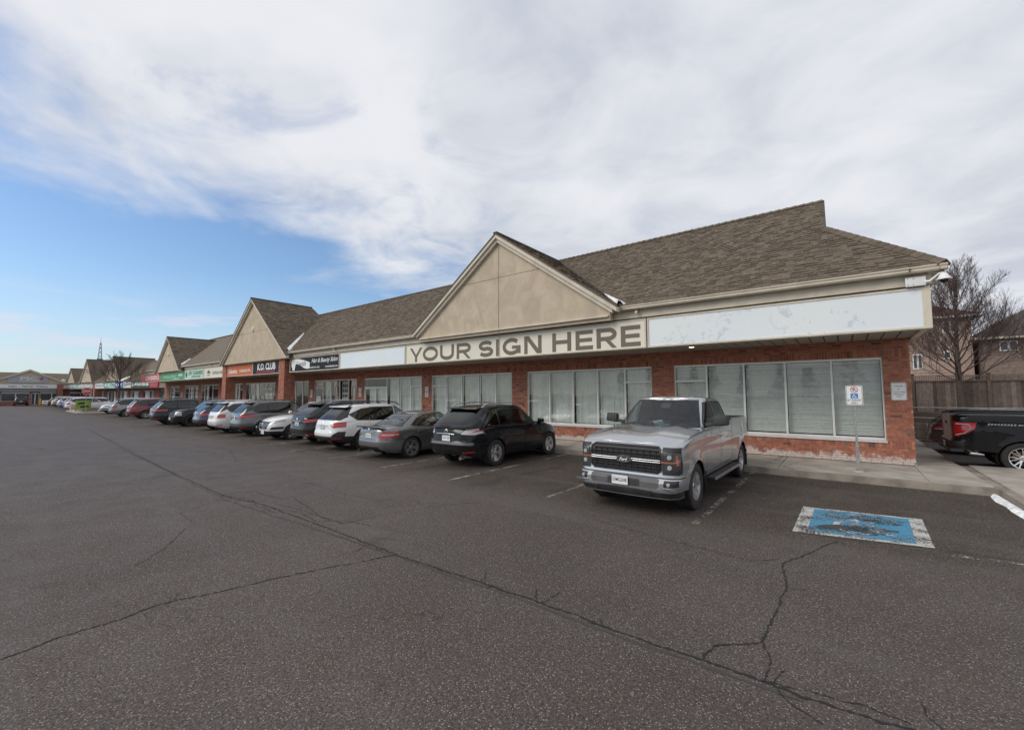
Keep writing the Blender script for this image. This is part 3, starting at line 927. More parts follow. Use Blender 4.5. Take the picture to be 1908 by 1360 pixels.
def add_row(z0, z1, x0, x1, blocks, L, off):
    x = x0 - off
    while x < x1:
        a, b2 = max(x + .005, x0), min(x + L - .005, x1)
        segs = [(a, b2)]
        for (u, v) in blocks:
            ns = []
            for (p, q) in segs:
                if v <= p or u >= q: ns.append((p, q))
                else:
                    if p < u: ns.append((p, u - .002))
                    if q > v: ns.append((v + .002, q))
            segs = ns
        for p, q in segs:
            if q - p > 0.03: BR.append((p, q, z0, z1))
        x += L


z = 0.155; row = 0
while z < 3.44:
    soldier = abs(z - 0.155 - 0.067 * 6) < .01 or abs(z - (0.155 + .067 * 42)) < .01
    h = .067 * 3 if soldier else .067
    top = min(z + h, 3.455)
    blocks = [(o[0] - .012, o[1] + .012) for o in OPEN if o[2] < (z + top) / 2 < o[3]]
    if soldier: add_row(z + .005, top - .005, NEAR, 1.375, blocks, 0.071, 0)
    else: add_row(z + .005, top - .005, NEAR, 1.375, blocks, 0.213, 0.1065 * (row % 2) + (0.03 if row % 3 == 0 else 0))
    z += h; row += 1
BR.sort(key=lambda t: -(t[1] - t[0]) * (t[3] - t[2]) / ((t[0]) ** 2 + 15 ** 2) / (1 + 0.4 * abs(t[0] - 0.5)) * (1.0 if t[2] < 3.2 else .4))
BM = {}
for i, (a, b2, c, d) in enumerate(BR[:300]):
    key = (round(b2 - a, 3), round(d - c, 3))
    if key not in BM: BM[key] = MB().box(0, key[0], -0.012, 0.03, 0, key[1]).mesh('brick', 'brick')
    o = link('brick', BM[key], wn); o.location = (a, YW + r.uniform(-.002, .002), c)
mb = MB()
for (a, b2, c, d) in BR[300:]:
    p = r.uniform(.0095, .0145); mb.box(a, b2, YW - p, YW + .02, c, d)
o = mb.obj('brickwork', 'brick', wn); o['kind'] = 'stuff'
mb = MB(); z = .02; row = 0
while z < 4.3:
    y = 15.2 + .1 * (row % 2) - .19
    while y < 21.5:
        mb.box(1.36, 1.387, max(y, 15.0), y + .203, z, z + .057); y += .213
    z += .067; row += 1
o = mb.obj('brickwork', 'brick', ws); o['kind'] = 'stuff'

# windows
POSTERS = []


def bay_window(par, xs, z0, z1, tr, doors, yw, kind, zt=ZT, r=rng):
    w = MB()
    yf0, yf1 = yw + .03, yw + .10
    w.box(xs[0], xs[-1], yf0, yf1, z1 - .06, z1); w.box(xs[0], xs[-1], yf0, yf1, z0, z0 + .07)
    win = w.obj('window', 'aluminium', par)
    for i, x in enumerate(xs):
        MB().box(x - .027 if i else x, x + .027 if i < len(xs) - 1 else x, yf0 - .004, yf1 + .004, z0 + .07, z1 - .06).obj('mullion', 'aluminium', win)
    if z0 > 0.5:
        MB().box(xs[0] - .02, xs[-1] + .02, yw - .05, yw + .12, z0 - .055, z0 + .002).obj('window_sill', 'window_sill', win)
    for i in range(len(xs) - 1):
        a, b2 = xs[i] + .027, xs[i + 1] - .027
        t = r.uniform(-.002, .002)
        if i in tr or i in doors:
            MB().box(a, b2, yf0 - .002, yf1, zt - .025, zt + .025).obj('transom', 'aluminium', win)
            MB().quad((a, yf0 + .03, zt + .025), (b2, yf0 + .03 + t, zt + .025), (b2, yf0 + .03 + t, z1 - .06), (a, yf0 + .03, z1 - .06)).obj('pane', 'shop_glass', win)
            top = zt - .025
        else: top = z1 - .06
        if i in doors:
            m = (a + b2) / 2
            dr = MB()
            for (p, q) in ((a, m - .004), (m + .004, b2)):
                dr.box(p, p + .08, yf0, yf1 - .02, .2, top); dr.box(q - .08, q, yf0, yf1 - .02, .2, top)
                dr.box(p + .08, q - .08, yf0, yf1 - .02, top - .09, top); dr.box(p + .08, q - .08, yf0, yf1 - .02, .2, .42)
            d = dr.obj('door', 'window_sill', par)
            MB().quad((a, yf0 + .03, .3), (b2, yf0 + .03, .3), (b2, yf0 + .03, top), (a, yf0 + .03, top)).obj('pane', 'shop_glass', d)
            for s in (-1, 1):
                MB().tube([(m + s * .06, yf0 - .02, 1.1), (m + s * .06, yf0 - .06, 1.12), (m + s * .06, yf0 - .06, 1.38), (m + s * .06, yf0 - .02, 1.4)], .012, 6).obj('door_handle', 'chrome', d)
        else:
            MB().quad((a, yf0 + .03, z0 + .07), (b2, yf0 + .03 + t, z0 + .07), (b2, yf0 + .03 - t, top), (a, yf0 + .03, top)).obj('pane', 'shop_glass', win)
    return win


shopnames = ['at the end', 'left of the silver pickup', 'behind the black crossover', 'beside the double door']
for bi, b in enumerate(BAYS):
    xs = b['x']; bay_window(A, xs, b['z0'], Z1, b['tr'], b.get('door', []), YW, b['kind'])
    if b['kind'] == 'blind':
        for i in range(len(xs) - 1):
            mb = MB(); a, c = xs[i] + .035, xs[i + 1] - .035; zz = Z0 + .09
            sag = rng.uniform(-.003, .003)
            while zz < Z1 - .12:
                j = rng.uniform(-.008, .006)
                mb.hexa([(a, 15.20, zz + j), (c, 15.20, zz + j + sag), (c, 15.232, zz + .044 + sag), (a, 15.232, zz + .044), (a, 15.198, zz + j + .003), (c, 15.198, zz + j + .003 + sag), (c, 15.230, zz + .047 + sag), (a, 15.230, zz + .047)])
                zz += .046
            mb.box(a, c, 15.19, 15.23, Z1 - .12, Z1 - .07)
            o = mb.obj('venetian_blind', 'blind')
            tag(o, 'pale grey slatted blind in the end unit, ' + ['behind the pane with a crossbar', 'second pane from the left', 'middle pane', 'fourth pane from the left', 'behind the parking permit sign'][i], 'window covering', 'slatted blinds in the end unit')
    if b['kind'] == 'cloth':
        for i in range(len(xs) - 1):
            if i in b.get('door', []): continue
            mb = MB(); a, c = xs[i] + .03, xs[i + 1] - .03; n = 26
            ph = rng.uniform(0, 6)
            for k in range(n + 1):
                t = k / n; y = 15.22 + .018 * math.sin(t * 19 + ph) + .012 * math.sin(t * 43 + ph)
                mb.v += [(a + (c - a) * t, y, Z0 + .08), (a + (c - a) * t, y + .01 * math.sin(t * 7), Z1 - .07)]
            for k in range(n): mb.f.append((2 * k, 2 * k + 2, 2 * k + 3, 2 * k + 1))
            o = mb.obj('curtain', 'blind_cloth', smooth=80)
            tag(o, 'grey green curtain ' + shopnames[bi] + ', ' + ['first', 'second', 'third', 'fourth', 'fifth'][i] + ' pane from left', 'curtain', 'curtains drawn in the empty units')
# rooms behind the glass
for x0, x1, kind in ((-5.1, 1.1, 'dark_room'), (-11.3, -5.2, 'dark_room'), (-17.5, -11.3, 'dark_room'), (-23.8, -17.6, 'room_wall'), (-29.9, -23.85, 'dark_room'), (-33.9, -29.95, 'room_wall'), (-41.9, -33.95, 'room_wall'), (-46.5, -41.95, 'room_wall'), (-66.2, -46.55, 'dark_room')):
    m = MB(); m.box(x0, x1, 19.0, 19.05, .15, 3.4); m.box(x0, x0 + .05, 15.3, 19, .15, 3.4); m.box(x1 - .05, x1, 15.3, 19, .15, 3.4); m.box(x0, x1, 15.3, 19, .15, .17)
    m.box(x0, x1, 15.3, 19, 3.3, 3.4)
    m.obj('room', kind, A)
# things seen in the dark units
for (x0, x1, z0, z1, mt) in ((-22.9, -21.3, .3, 2.3, 'blind_cloth'), (-44.3, -43.7, .3, 2.9, 'sign_lightgreen'), (-43.5, -43.0, .3, 2.9, 'blind'), (-40.5, -39.7, .3, 1.9, 'poster_pale'), (-39.5, -38.8, .3, 2.9, 'sign_cream'), (-38.7, -37.95, .3, 1.9, 'poster_pale'), (-37.85, -36.2, .3, 2.1, 'sign_cream'),
                              (-55.4, -54.6, .3, 2.8, 'poster_pale'), (-57.0, -56.3, .4, 2.8, 'blind'), (-51.8, -51.4, .3, 2.8, 'poster_pale'), (-63.8, -63.0, .3, 2.8, 'poster_pale')):
    box('window_panel', mt, x0, x1, 15.16, 15.17, z0, z1, A)

# hair posters in the salon window
names = ['white curtain poster with faint figure', 'portrait poster of long dark hair', 'poster of hair styles in a grid', 'portrait poster of wavy brown hair']
for i in range(4):
    a, c = BAYS[4]['x'][i + 1] + .06, BAYS[4]['x'][i + 2] - .06; xm = (a + c) / 2; wd = c - a
    po = box('poster', 'poster_pale' if i in (0, 2) else 'poster_skin', a + .1, c - .08, 15.15, 15.16, .6, 2.85)
    tag(po, names[i] + ' in the salon window', 'poster')
    if i in (1, 3):
        hm = []
        for s in (-1, 1):
            hm.append([(xm + s * .05, 2.6), (xm + s * .22, 2.5), (xm + s * .30, 2.0), (xm + s * .34, 1.3), (xm + s * .20, 1.1), (xm + s * .16, 1.8), (xm + s * .13, 2.3)])
        flat_polys(hm, lambda u, v: (u, 15.145, v)).obj('hair_print', 'poster_hair', po)
        flat_polys([[(xm - .16, .7), (xm + .2, .7), (xm + .16, 1.5), (xm - .12, 1.5)]], lambda u, v: (u, 15.146, v)).obj('dress_print', 'poster_pale', po)
    elif i == 2:
        q = []
        for a1 in range(3):
            for b1 in range(6): q.append([(xm - .3 + .22 * a1, .8 + .33 * b1), (xm - .14 + .22 * a1, .8 + .33 * b1), (xm - .14 + .22 * a1, 1.0 + .33 * b1), (xm - .3 + .22 * a1, 1.0 + .33 * b1)])
        flat_polys(q, lambda u, v: (u, 15.145, v)).obj('style_print', 'poster_hair', po)
    else:
        flat_polys([[(xm - .05, .7), (xm + .15, .7), (xm + .12, 2.2), (xm, 2.3)]], lambda u, v: (u, 15.145, v)).obj('figure_print', 'sign_grey', po)
box('door_notice', 'poster_pale', -29.15, -28.5, 15.03, 15.04, .9, 1.9, A); box('open_sign', 'sign_red', -29.2, -28.45, 15.15, 15.17, 2.55, 2.8, A)

# sign band carcass, soffit, fascia
YS = 12.68
cs = MB().box(-66.3, 1.50, YS + .28, YS + .34, 3.44, 4.62); cs.box(-66.3, 1.40, YS + .34, 15.0, 4.2, 4.25)
band = cs.obj('sign_band', 'soffit_dark', A)
sof = box('soffit', 'soffit_dark', -66.3, 1.44, YS + .3, YW, 3.462, 3.48, A)
sm = bevel_mesh(MB().box(0, .270, 0, YW - YS - .345, 0, .018).mesh('soffit_slat', 'soffit'), .004, 1)
k = 0; x = 1.14
while x > -66.2:
    o = link('soffit_slat', sm, sof); o.location = (x, YS + .34, 3.442); x -= .298
for x in (-3.68, -9.2, -14.7, -20.2, -25.7, -31.8, -37.6, -42.5, -48, -53, -58, -63):
    l = MB().lathe([(.001, .0), (.075, 0)], 16, 'z', (x, 13.8, 3.4385)).obj('downlight', 'lamp_on' if x in (-3.68, -37.6, -42.5) else 'white_plastic', sof)
    MB().lathe([(.075, .001), (.095, -.004), (.10, .006)], 16, 'z', (x, 13.8, 3.438)).obj('trim_ring', 'white_plastic', l)
# side return at the corner
box('side_return', 'cream_trim', 1.42, 1.535, YS + .31, 20.5, 3.40, 4.62, A)
box('corner_post', 'cream_trim', 1.475, 1.565, YS - .01, YS + .29, 3.40, 4.33, A)
for x0, x1 in ((-5.85, 1.60), (-28.15, -14.9), (-50.9, -39.4), (-66.3, -58.6)): box('fascia', 'gutter_paint', x0, x1, YS + .02, YS + .30, 4.36, 4.66, A)
box('cornice', 'cream_trim', -14.95, -5.80, 12.36, 12.46, 4.44, 4.50, A)
for x0, x1 in ((-6.12, 1.83), (-28.3, -15.12), (-50.9, -39.7), (-66.5, -59.8)): gutter(x0, x1, 12.60, 4.60, A)
xprism([(0, 0)], 0, 0) if False else None
mb = MB()
for (a, b2) in GUT: mb.v.append((1.70 - a, 12.46, 4.60 + b2))
for (a, b2) in GUT: mb.v.append((1.70 - a, 22.0, 4.60 + b2))
kk = len(GUT); mb.f = [(i, (i + 1) % kk, kk + (i + 1) % kk, kk + i) for i in range(kk)]
mb.obj('gutter', 'gutter_paint', A)
box('eave_board', 'gutter_paint', 1.535, 1.70, 12.62, 22.0, 4.57, 4.62, A)
for x in (-4.95, -22.6, -42.5): drain(x, 12.66, 4.52, A)
MB().tube([(1.23, 12.44, 4.62), (1.24, 12.455, 4.68), (1.28, 12.50, 4.73), (1.33, 12.6, 4.76)], .014, 6).obj('heat_cable', 'black_plastic', A)

# main roof
ZE = 4.72; YE = 12.47; YR = 17.12; ZR = ZE + (YR - YE) * TA; VL = (YR - YE) / CA
XV = -0.22; YV = 15.03; ZV = ZE + (YV - YE) * TA; VV = (YV - YE) / CA
rf = MB()
n = Vector((0, -SA, CA)) * -0.06


def slabpoly(mb, pts, off):
    k = len(pts); s = len(mb.v)
    mb.v += [tuple(p) for p in pts] + [tuple(Vector(p) + off) for p in pts]
    mb.f += [tuple(range(s, s + k)), tuple(range(s + 2 * k - 1, s + k - 1, -1))] + [(s + i, s + k + i, s + k + (i + 1) % k, s + (i + 1) % k) for i in range(k)]


slabpoly(rf, [(-66.8, YE, ZE), (1.84, YE, ZE), (XV, YV, ZV), (XV - .05, YR, ZR), (-66.8, YR, ZR)], n)
slabpoly(rf, [(-66.8, YR, ZR), (XV - .05, YR, ZR), (XV, 19.2, ZV), (1.84, 21.77, ZE), (-66.8, 21.77, ZE)], Vector((0, 0, -.06)))
slabpoly(rf, [(1.84, YE, ZE), (1.84, 21.77, ZE), (XV, 19.2, ZV), (XV, YV, ZV)], Vector((-.03, 0, -.05)))
roof = rf.obj('roof', 'shingle', A)
MB().quad((XV - .06, YV, ZV), (XV - .06, 19.2, ZV), (XV - .06, YR, ZR)).obj('gablet_wall', 'stucco', A)
MB().hexa([(XV - .03, YV, ZV - .06), (XV + .02, YV, ZV - .06), (XV - .02, YR, ZR - .06), (XV - .07, YR, ZR - .06), (XV - .03, YV, ZV + .03), (XV + .02, YV, ZV + .03), (XV - .02, YR, ZR + .03), (XV - .07, YR, ZR + .03)]).obj('rake_edge', 'roof_deck', A)
U = (1, 0, 0); V = (0, CA, SA); N = (0, -SA, CA)
shingles([(-66.8, 0), (1.84, 0), (XV, VV), (XV - .05, VL), (-66.8, VL)], (0, YE, ZE), U, V, N, roof, 300, random.Random(11), ulim=(-40.0, 2))
shingles([(0, 0), (9.3, 0), (6.7, 2.85), (2.56, 2.85)], (1.84, YE, ZE), (0, 1, 0), Vector((-2.06, 0, 2.0)).normalized(), Vector((2.0, 0, 2.06)).normalized(), roof, 0, random.Random(12), ulim=(0, 6))
# ridge and hip caps
cpm = MB()
for s in (-1, 1): cpm.hexa([(-.15, 0, -.012), (.15, 0, -.012), (.15, s * .13, -.112), (-.15, s * .13, -.112), (-.15, 0, .034), (.15, 0, .006), (.15, s * .14, -.096), (-.15, s * .142, -.068)])
cap = cpm.mesh('ridge_cap', 'shingle')
a = Vector((1.80, YE + .03, ZE + .075)); b_ = Vector((XV + .02, YV, ZV + .075)); d = (b_ - a); nC = int(d.length / .25)
for i in range(nC):
    o = link('ridge_cap', cap, roof); o.location = a + d * ((i + .5) / nC); o.rotation_euler = (d.to_track_quat('X', 'Z')).to_euler(); o.rotation_euler.rotate_axis('Y', rad(-3))
x = XV - .22
while x > -40:
    o = link('ridge_cap', cap, roof); o.location = (x, YR, ZR + .035); o.rotation_euler = (0, 0, math.pi); x -= .24
box('ridge_strip', 'shingle', -66.8, -40, YR - .12, YR + .12, ZR - .02, ZR + .035, roof)

g1 = gable(A, -10.37, 4.62, 4.80, 8.06, 12.44, 4.45, joint=True, zbase=4.33)
g2 = gable(A, -33.5, 5.45, 4.57, 8.80, 12.44, 4.24, joint=False, medal=True, zbase=4.33, low_len=5.4)
g3 = gable(A, -54.4, 4.18, 4.50, 7.75, 12.44, 4.84, joint=False, medal=True, zbase=4.33)
box('gable_base', 'stucco', -39.8, -28.15, 12.50, YS + .25, 4.30, 4.7, A)
# valley flashing and the snow left in it
for xc, half, zb, za, sn in ((-10.37, 4.62, 4.80, 8.06, .6), (-33.5, 5.45, 4.57, 8.80, 1.55), (-54.4, 4.18, 4.50, 7.75, .8)):
    tg = (za - zb) / half
    P = lambda z: Vector((xc + (za + .16 - z) / tg, YE + (z - ZE) / TA, z))
    a, b_ = P(4.78), P(8.2 if za > 8.2 else za)
    w1 = Vector((.09, 0, 0)); w2 = Vector((-.09, 0, .09 * tg))
    MB().quad(a + w1 + Vector((0, 0, .03)), b_ + w1 + Vector((0, 0, .03)), b_ + Vector((0, 0, .03)), a + Vector((0, 0, .03))).obj('valley_flashing', 'roof_deck', roof)
    mb = MB(); m = 9; top = 4.76 + sn
    for i in range(m + 1):
        t = i / m; c = P(4.76 + sn * t); w = (.15 * (1 - t) ** .6 + .02) * rng.uniform(.6, 1.3)
        mb.v += [tuple(c + Vector((w * 1.3, 0, .022))), tuple(c + Vector((w * .4, -.02, .10 * (1 - t) + .05))), tuple(c + Vector((-w * .3, -.02, .09 * (1 - t) + .08 + w * .3 * tg))), tuple(c + Vector((-w * .8, 0, .03 + w * .8 * tg)))]
    for i in range(m):
        for k in range(3): mb.f.append((4 * i + k, 4 * i + k + 1, 4 * i + 5 + k, 4 * i + 4 + k))
    o = mb.obj('snow_patch', 'snow', smooth=60)
    tag(o, {-10.37: 'thin white snow in the roof valley right of the biggest near gable', -33.5: 'bright snow in the roof valley beside the second gable', -54.4: 'small snow trace beside the third gable'}[xc], 'snow')

# brick piers under the second gable
for x0, x1 in ((-29.55, -28.75), (-39.75, -38.95)):
    pr_ = box('brick_pier', 'mortar', x0, x1, YS - .03, YS + .67, 0.15, 4.36, A)
    mb = MB(); z = .155; row = 0
    while z < 4.33:
        for (ax, lo, hi) in (('x', x0, x1), ('y', YS - .03, YS + .67)):
            u = lo - (.1065 if (row + (ax == 'y')) % 2 else 0)
            while u < hi:
                p, q = max(u + .004, lo), min(u + .209, hi)
                if q - p > .03:
                    if ax == 'x': mb.box(p, q, YS - .042, YS - .025, z, z + .057)
                    else: mb.box(x1 - .01, x1 + .012, p, q, z, z + .057)
                u += .213
        z += .067; row += 1
    o = mb.obj('brickwork', 'brick', pr_); o['kind'] = 'stuff'

for ch in list(A.children): ch.matrix_parent_inverse = Matrix.Translation(-A.location)


# ------------------------------------------------------------------ signs on the band
def sign(name, label, x0, x1, face, z0=3.40, z1=4.31, y=YS, split=None):
    t = thing(name, label, 'sign', ((x0 + x1) / 2, y + .28, z0))
    ox = (x0 + x1) / 2; h = z1 - z0; w = (x1 - x0) / 2
    fr = MB(); f = .045; yb = 0.0
    fr.box(-w, w, -.28, yb, 0, f); fr.box(-w, w, -.28, yb, h - f, h); fr.box(-w, -w + f, -.28, yb, f, h - f); fr.box(w - f, w, -.28, yb, f, h - f)
    if split is not None: fr.box(split - ox - .012, split - ox + .012, -.283, yb, f, h - f)
    fr.obj('frame', 'cream_trim', t)
    MB().box(-w + f, w - f, -.262, -.24, f, h - f).obj('face', face, t)
    return t


YF = -.2665
t = sign('blank_sign', 'long blank white lightbox sign with ghost of removed letters at the corner', -4.66, 1.475, 'sign_blank')
t = sign('your_sign_here_sign', 'cream sign reading YOUR SIGN HERE in grey block capitals', -16.32, -4.70, 'sign_cream', split=-10.54)
GL = [('Y', -15.66, -14.78), ('O', -14.75, -13.76), ('U', -13.63, -12.78), ('R', -12.62, -11.81), ('S', -11.38, -10.62), ('I', -10.48, -10.33), ('G', -10.15, -9.29), ('N', -9.13, -8.37), ('H', -7.92, -7.17), ('E', -7.00, -6.36), ('R', -6.23, -5.53), ('E', -5.40, -4.77)]


def ribbon(pts, s):
    out = []; n = len(pts); L = []; R = []
    for i, p in enumerate(pts):
        a = pts[max(0, i - 1)]; b = pts[min(n - 1, i + 1)]; dx, dy = b[0] - a[0], b[1] - a[1]; l = math.hypot(dx, dy)
        L.append((p[0] - dy / l * s / 2, p[1] + dx / l * s / 2)); R.append((p[0] + dy / l * s / 2, p[1] - dx / l * s / 2))
    return [[L[i], R[i], R[i + 1], L[i + 1]] for i in range(n - 1)]


def glyph(c, x0, x1, z0, h, s=.152):
    w = x1 - x0; q = s / 2; xm = (x0 + x1) / 2; z1 = z0 + h; zm = z0 + h / 2; P = []
    box_ = lambda a, b, c_, d: [(a, c_), (b, c_), (b, d), (a, d)]
    par = lambda a, za, b, zb, k: [(a - k, za), (a + k, za), (b + k, zb), (b - k, zb)]
    arc = lambda cx, cz, rx, rz, a0, a1, n=12: [(cx + rx * math.cos(rad(a0 + (a1 - a0) * i / n)), cz + rz * math.sin(rad(a0 + (a1 - a0) * i / n))) for i in range(n + 1)]
    if c == 'Y': P = [box_(xm - q, xm + q, z0, z0 + h * .45), par(x0 + s * .55, z1, xm, z0 + h * .36, s * .55), par(x1 - s * .55, z1, xm, z0 + h * .36, s * .55)]
    if c == 'O': P = ribbon(arc(xm, zm, w / 2 - q, h / 2 - q, 0, 360, 30), s)
    if c == 'U': P = [box_(x0, x0 + s, z0 + h * .4, z1), box_(x1 - s, x1, z0 + h * .4, z1)] + ribbon(arc(xm, z0 + h * .4, w / 2 - q, h * .4 - q, 180, 360, 14), s)
    if c in 'RN' or c in 'HE': P.append(box_(x0, x0 + s, z0, z1))
    if c == 'R': P += [box_(x0 + s, xm + .06, z1 - s * .92, z1), box_(x0 + s, xm + .06, z0 + h * .36, z0 + h * .36 + s * .92)] + ribbon(arc(xm + .06, z0 + h * .68 , w / 2 - q - .06, h * .32 - q * .9, 90, -90, 12), s * .95) + [par(x1 - s * .58, z0, xm + .02, z0 + h * .40, s * .56)]
    if c == 'N': P += [box_(x1 - s, x1, z0, z1), par(x1 - s * .7, z0, x0 + s * .7, z1, s * .68)]
    if c == 'H': P += [box_(x1 - s, x1, z0, z1), box_(x0 + s, x1 - s, zm - q * .9, zm + q * .9)]
    if c == 'E': P += [box_(x0 + s, x1, z1 - s * .9, z1), box_(x0 + s, x1 - .03, zm - q * .85, zm + q * .85), box_(x0 + s, x1, z0, z0 + s * .9)]
    if c == 'I': P = [box_(x0, x0 + s, z0, z1)]
    if c == 'G': P = ribbon(arc(xm, zm, w / 2 - q, h / 2 - q, 42, 345, 26), s) + [box_(xm + .02, x1 - .01, zm - .09, zm + .03), box_(x1 - s, x1 - .01, z0 + .06, zm - .09)]
    if c == 'S':
        r_ = h / 4 - q / 2 + .006
        P = ribbon(arc(xm, z1 - q - r_, w / 2 - q, r_, 25, 180, 12) + arc(xm, z1 - q - r_, w / 2 - q, r_, 200, 262, 5) + arc(xm, z0 + q + r_, w / 2 - q, r_, 82, 0, 7) + arc(xm, z0 + q + r_, w / 2 - q, r_, -18, -155, 12), s)
    return P


LP_ = []
for c, a, b2 in GL: LP_ += glyph(c, a * 1.0225 + 10.51, b2 * 1.0225 + 10.51, .075, .66)
o = flat_polys(LP_, lambda u, v: (u, YF, v)).obj('lettering', 'sign_letter', t)
t = sign('blank_sign', 'shorter blank white sign panel beside the hair salon sign', -22.13, -16.36, 'sign_blank_plain')
t = sign('salon_sign', 'black sign reading Lavish Hair & Beauty Salon with white script', -28.10, -22.17, 'sign_black')
sw = []
for k in range(18):
    u0, u1 = k / 18, (k + 1) / 18
    f0 = lambda u: .30 + .22 * math.sin(u * 5.2) * (1 - u * .4); f1 = lambda u: .60 + .22 * math.sin(1 + u * 2.4)
    sw.append([(-2.75 + 2.35 * u0, f0(u0)), (-2.75 + 2.35 * u1, f0(u1)), (-2.75 + 2.35 * u1, min(.84, f1(u1))), (-2.75 + 2.35 * u0, min(.84, f1(u0)))])
sw.append([(-2.6, .12), (-2.35, .08), (-2.2, .5), (-2.45, .8), (-2.75, .7)])
flat_polys(sw, lambda u, v: (u, -.264, v)).obj('swoosh', 'sign_white', t)
lettering('Lavish', 'ink', -1.5, -.2675, .50, t, height=.34, width=1.25, shear=.35, bold=.005)
lettering('Hair & Beauty Salon', 'sign_white', 1.3, YF, .58, t, height=.34, width=2.95, shear=.4, bold=.01)
lettering('Tel:(905) 851-4222', 'sign_white', .15, YF, .20, t, height=.13, width=1.25, bold=.02)
lettering('www.lavishsalon.com', 'sign_white', 2.1, YF, .22, t, height=.12, width=1.35, bold=.02)
t = sign('club_sign', 'black sign reading K.O. CLUB between the brick piers', -33.92, -29.62, 'sign_black')
lettering('K.O. CLUB', 'sign_white', .1, YF, .54, t, height=.50, width=2.9, bold=.04)
flat_polys([[(-1.5 + .17 * i, .12), (-1.5 + .17 * i + .1, .12), (-1.5 + .17 * i + .1, .23), (-1.5 + .17 * i, .23)] for i in range(18)], lambda u, v: (u, YF, v)).obj('red_line', 'sign_red', t)
t = sign('tanning_sign', 'orange sign reading TANNING SPA left of the club sign', -38.9, -33.96, 'sign_orange')
lettering('Sofentica', 'sign_white', -1.3, YF, .40, t, height=.36, width=1.75, bold=.02)
lettering('TANNING SPA', 'sign_white', 1.05, YF, .38, t, height=.20, width=2.1, bold=.02)
t = sign('cannabis_sign', 'pale cream sign reading CANNABIS with a small mountain mark', -44.4, -39.8, 'sign_cream')
lettering('CANNABIS LINK', 'sign_darkgreen', 1.0, YF, .42, t, height=.26, width=2.4, bold=.01)
flat_polys([[(-1.5, .42), (-1.2, .76), (-.9, .42)], [(-1.3, .40), (-.95, .66), (-.6, .40)], [(-1.4, .22), (-.8, .22), (-.8, .29), (-1.4, .29)]], lambda u, v: (u, YF, v)).obj('mountain_mark', 'sign_darkgreen', t)
t = sign('cleaners_sign', 'mint and white sign reading DRY CLEANERS', -49.8, -44.45, 'sign_lightgreen')
lettering('DRY CLEANERS', 'sign_darkgreen', .5, YF, .58, t, height=.34, width=3.9, bold=.03)
lettering('ALTERATIONS', 'sign_darkgreen', .6, YF, .23, t, height=.17, width=2.4, bold=.03)
MB().lathe([(.001, 0), (.26, 0)], 18, 'y', (-2.1, YF, .45)).obj('round_mark', 'sign_darkgreen', t)
t = sign('service_sign', 'green sign with pale lettering right of the CONVENIENCE sign', -58.05, -49.85, 'sign_green')
lettering('FINANCIAL SERVICE', 'sign_lightgreen', -.8, YF, .42, t, height=.30, width=4.6, bold=.02)
flat_polys([[(2.1, .4), (3.5, .4), (3.5, .62), (2.1, .62)], [(.6, .14), (2.6, .14), (2.6, .22), (.6, .22)]], lambda u, v: (u, YF, v)).obj('small_print', 'sign_lightgreen', t)
t = sign('convenience_sign', 'red and pink sign reading CONVENIENCE at the far end of the row', -66.3, -58.1, 'sign_pink')
lettering('CONVENIENCE', 'sign_white', .7, YF, .46, t, height=.50, width=5.9, bold=.03)
flat_polys([[(-3.9, .1), (-2.4, .1), (-2.4, .8), (-3.9, .8)]], lambda u, v: (u, YF, v)).obj('red_corner', 'sign_red', t)


# ------------------------------------------------------------------ small fixtures
def round_rect(w, h, rr, n=5):
    P = []
    for cx, cy, a in ((w - rr, h - rr, 0), (-w + rr, h - rr, 90), (-w + rr, -h + rr, 180), (w - rr, -h + rr, 270)):
        for k in range(n + 1):
            t = rad(a + 90 * k / n); P.append((cx + rr * math.cos(t), cy + rr * math.sin(t)))
    return P


t = thing('permit_sign', 'small white wheelchair parking sign reading BY PERMIT ONLY on a steel post', 'sign', (0.19, 13.1, 0.15), rad(4))
MB().box(-.022, .022, 0, .03, 0, 1.75).obj('post', 'galvanised', t)
MB().box(-.034, .034, -.02, .035, 0, .62).obj('post_sleeve', 'galvanised', t)
MB().lathe([(.12, 0), (.11, .02), (.05, .03)], 12, 'z').obj('footing', 'concrete', t)
p = MB().prism([(x, z + 1.80) for x, z in round_rect(.16, .235, .035)], -.012, -.004).obj('sign_plate', 'sign_white', t)
rr = MB(); o1 = round_rect(.150, .225, .03); o2 = round_rect(.143, .218, .026)
for i in range(len(o1)):
    j = (i + 1) % len(o1); rr.quad((o1[i][0], -.0135, o1[i][1] + 1.8), (o1[j][0], -.0135, o1[j][1] + 1.8), (o2[j][0], -.0135, o2[j][1] + 1.8), (o2[i][0], -.0135, o2[i][1] + 1.8))
rr.obj('border', 'ink', p)
MB().lathe([(.058, 0), (.072, 0)], 24, 'y', (0, -.0145, 1.935)).obj('red_ring', 'sign_red', p)
lettering('P', 'ink', 0, -.014, 1.935, p, height=.075, bold=.02)
flat_polys([[(-.048, 1.968), (-.038, 1.978), (.048, 1.902), (.038, 1.892)]], lambda u, v: (u, -.0155, v)).obj('red_bar', 'sign_red', p)
flat_polys([[(-.07, 1.725), (.07, 1.725), (.07, 1.845), (-.07, 1.845)]], lambda u, v: (u, -.014, v)).obj('blue_square', 'sign_blue', p)
flat_polys(wheelchair_polys(), lambda u, v: (-.05 + .1 * u, -.0155, 1.732 + .105 * v)).obj('wheelchair_symbol', 'sign_white', p)
lettering('BY PERMIT', 'ink', 0, -.014, 1.685, p, height=.045, width=.26)
lettering('ONLY', 'ink', 0, -.014, 1.62, p, height=.045, width=.13, bold=.01)

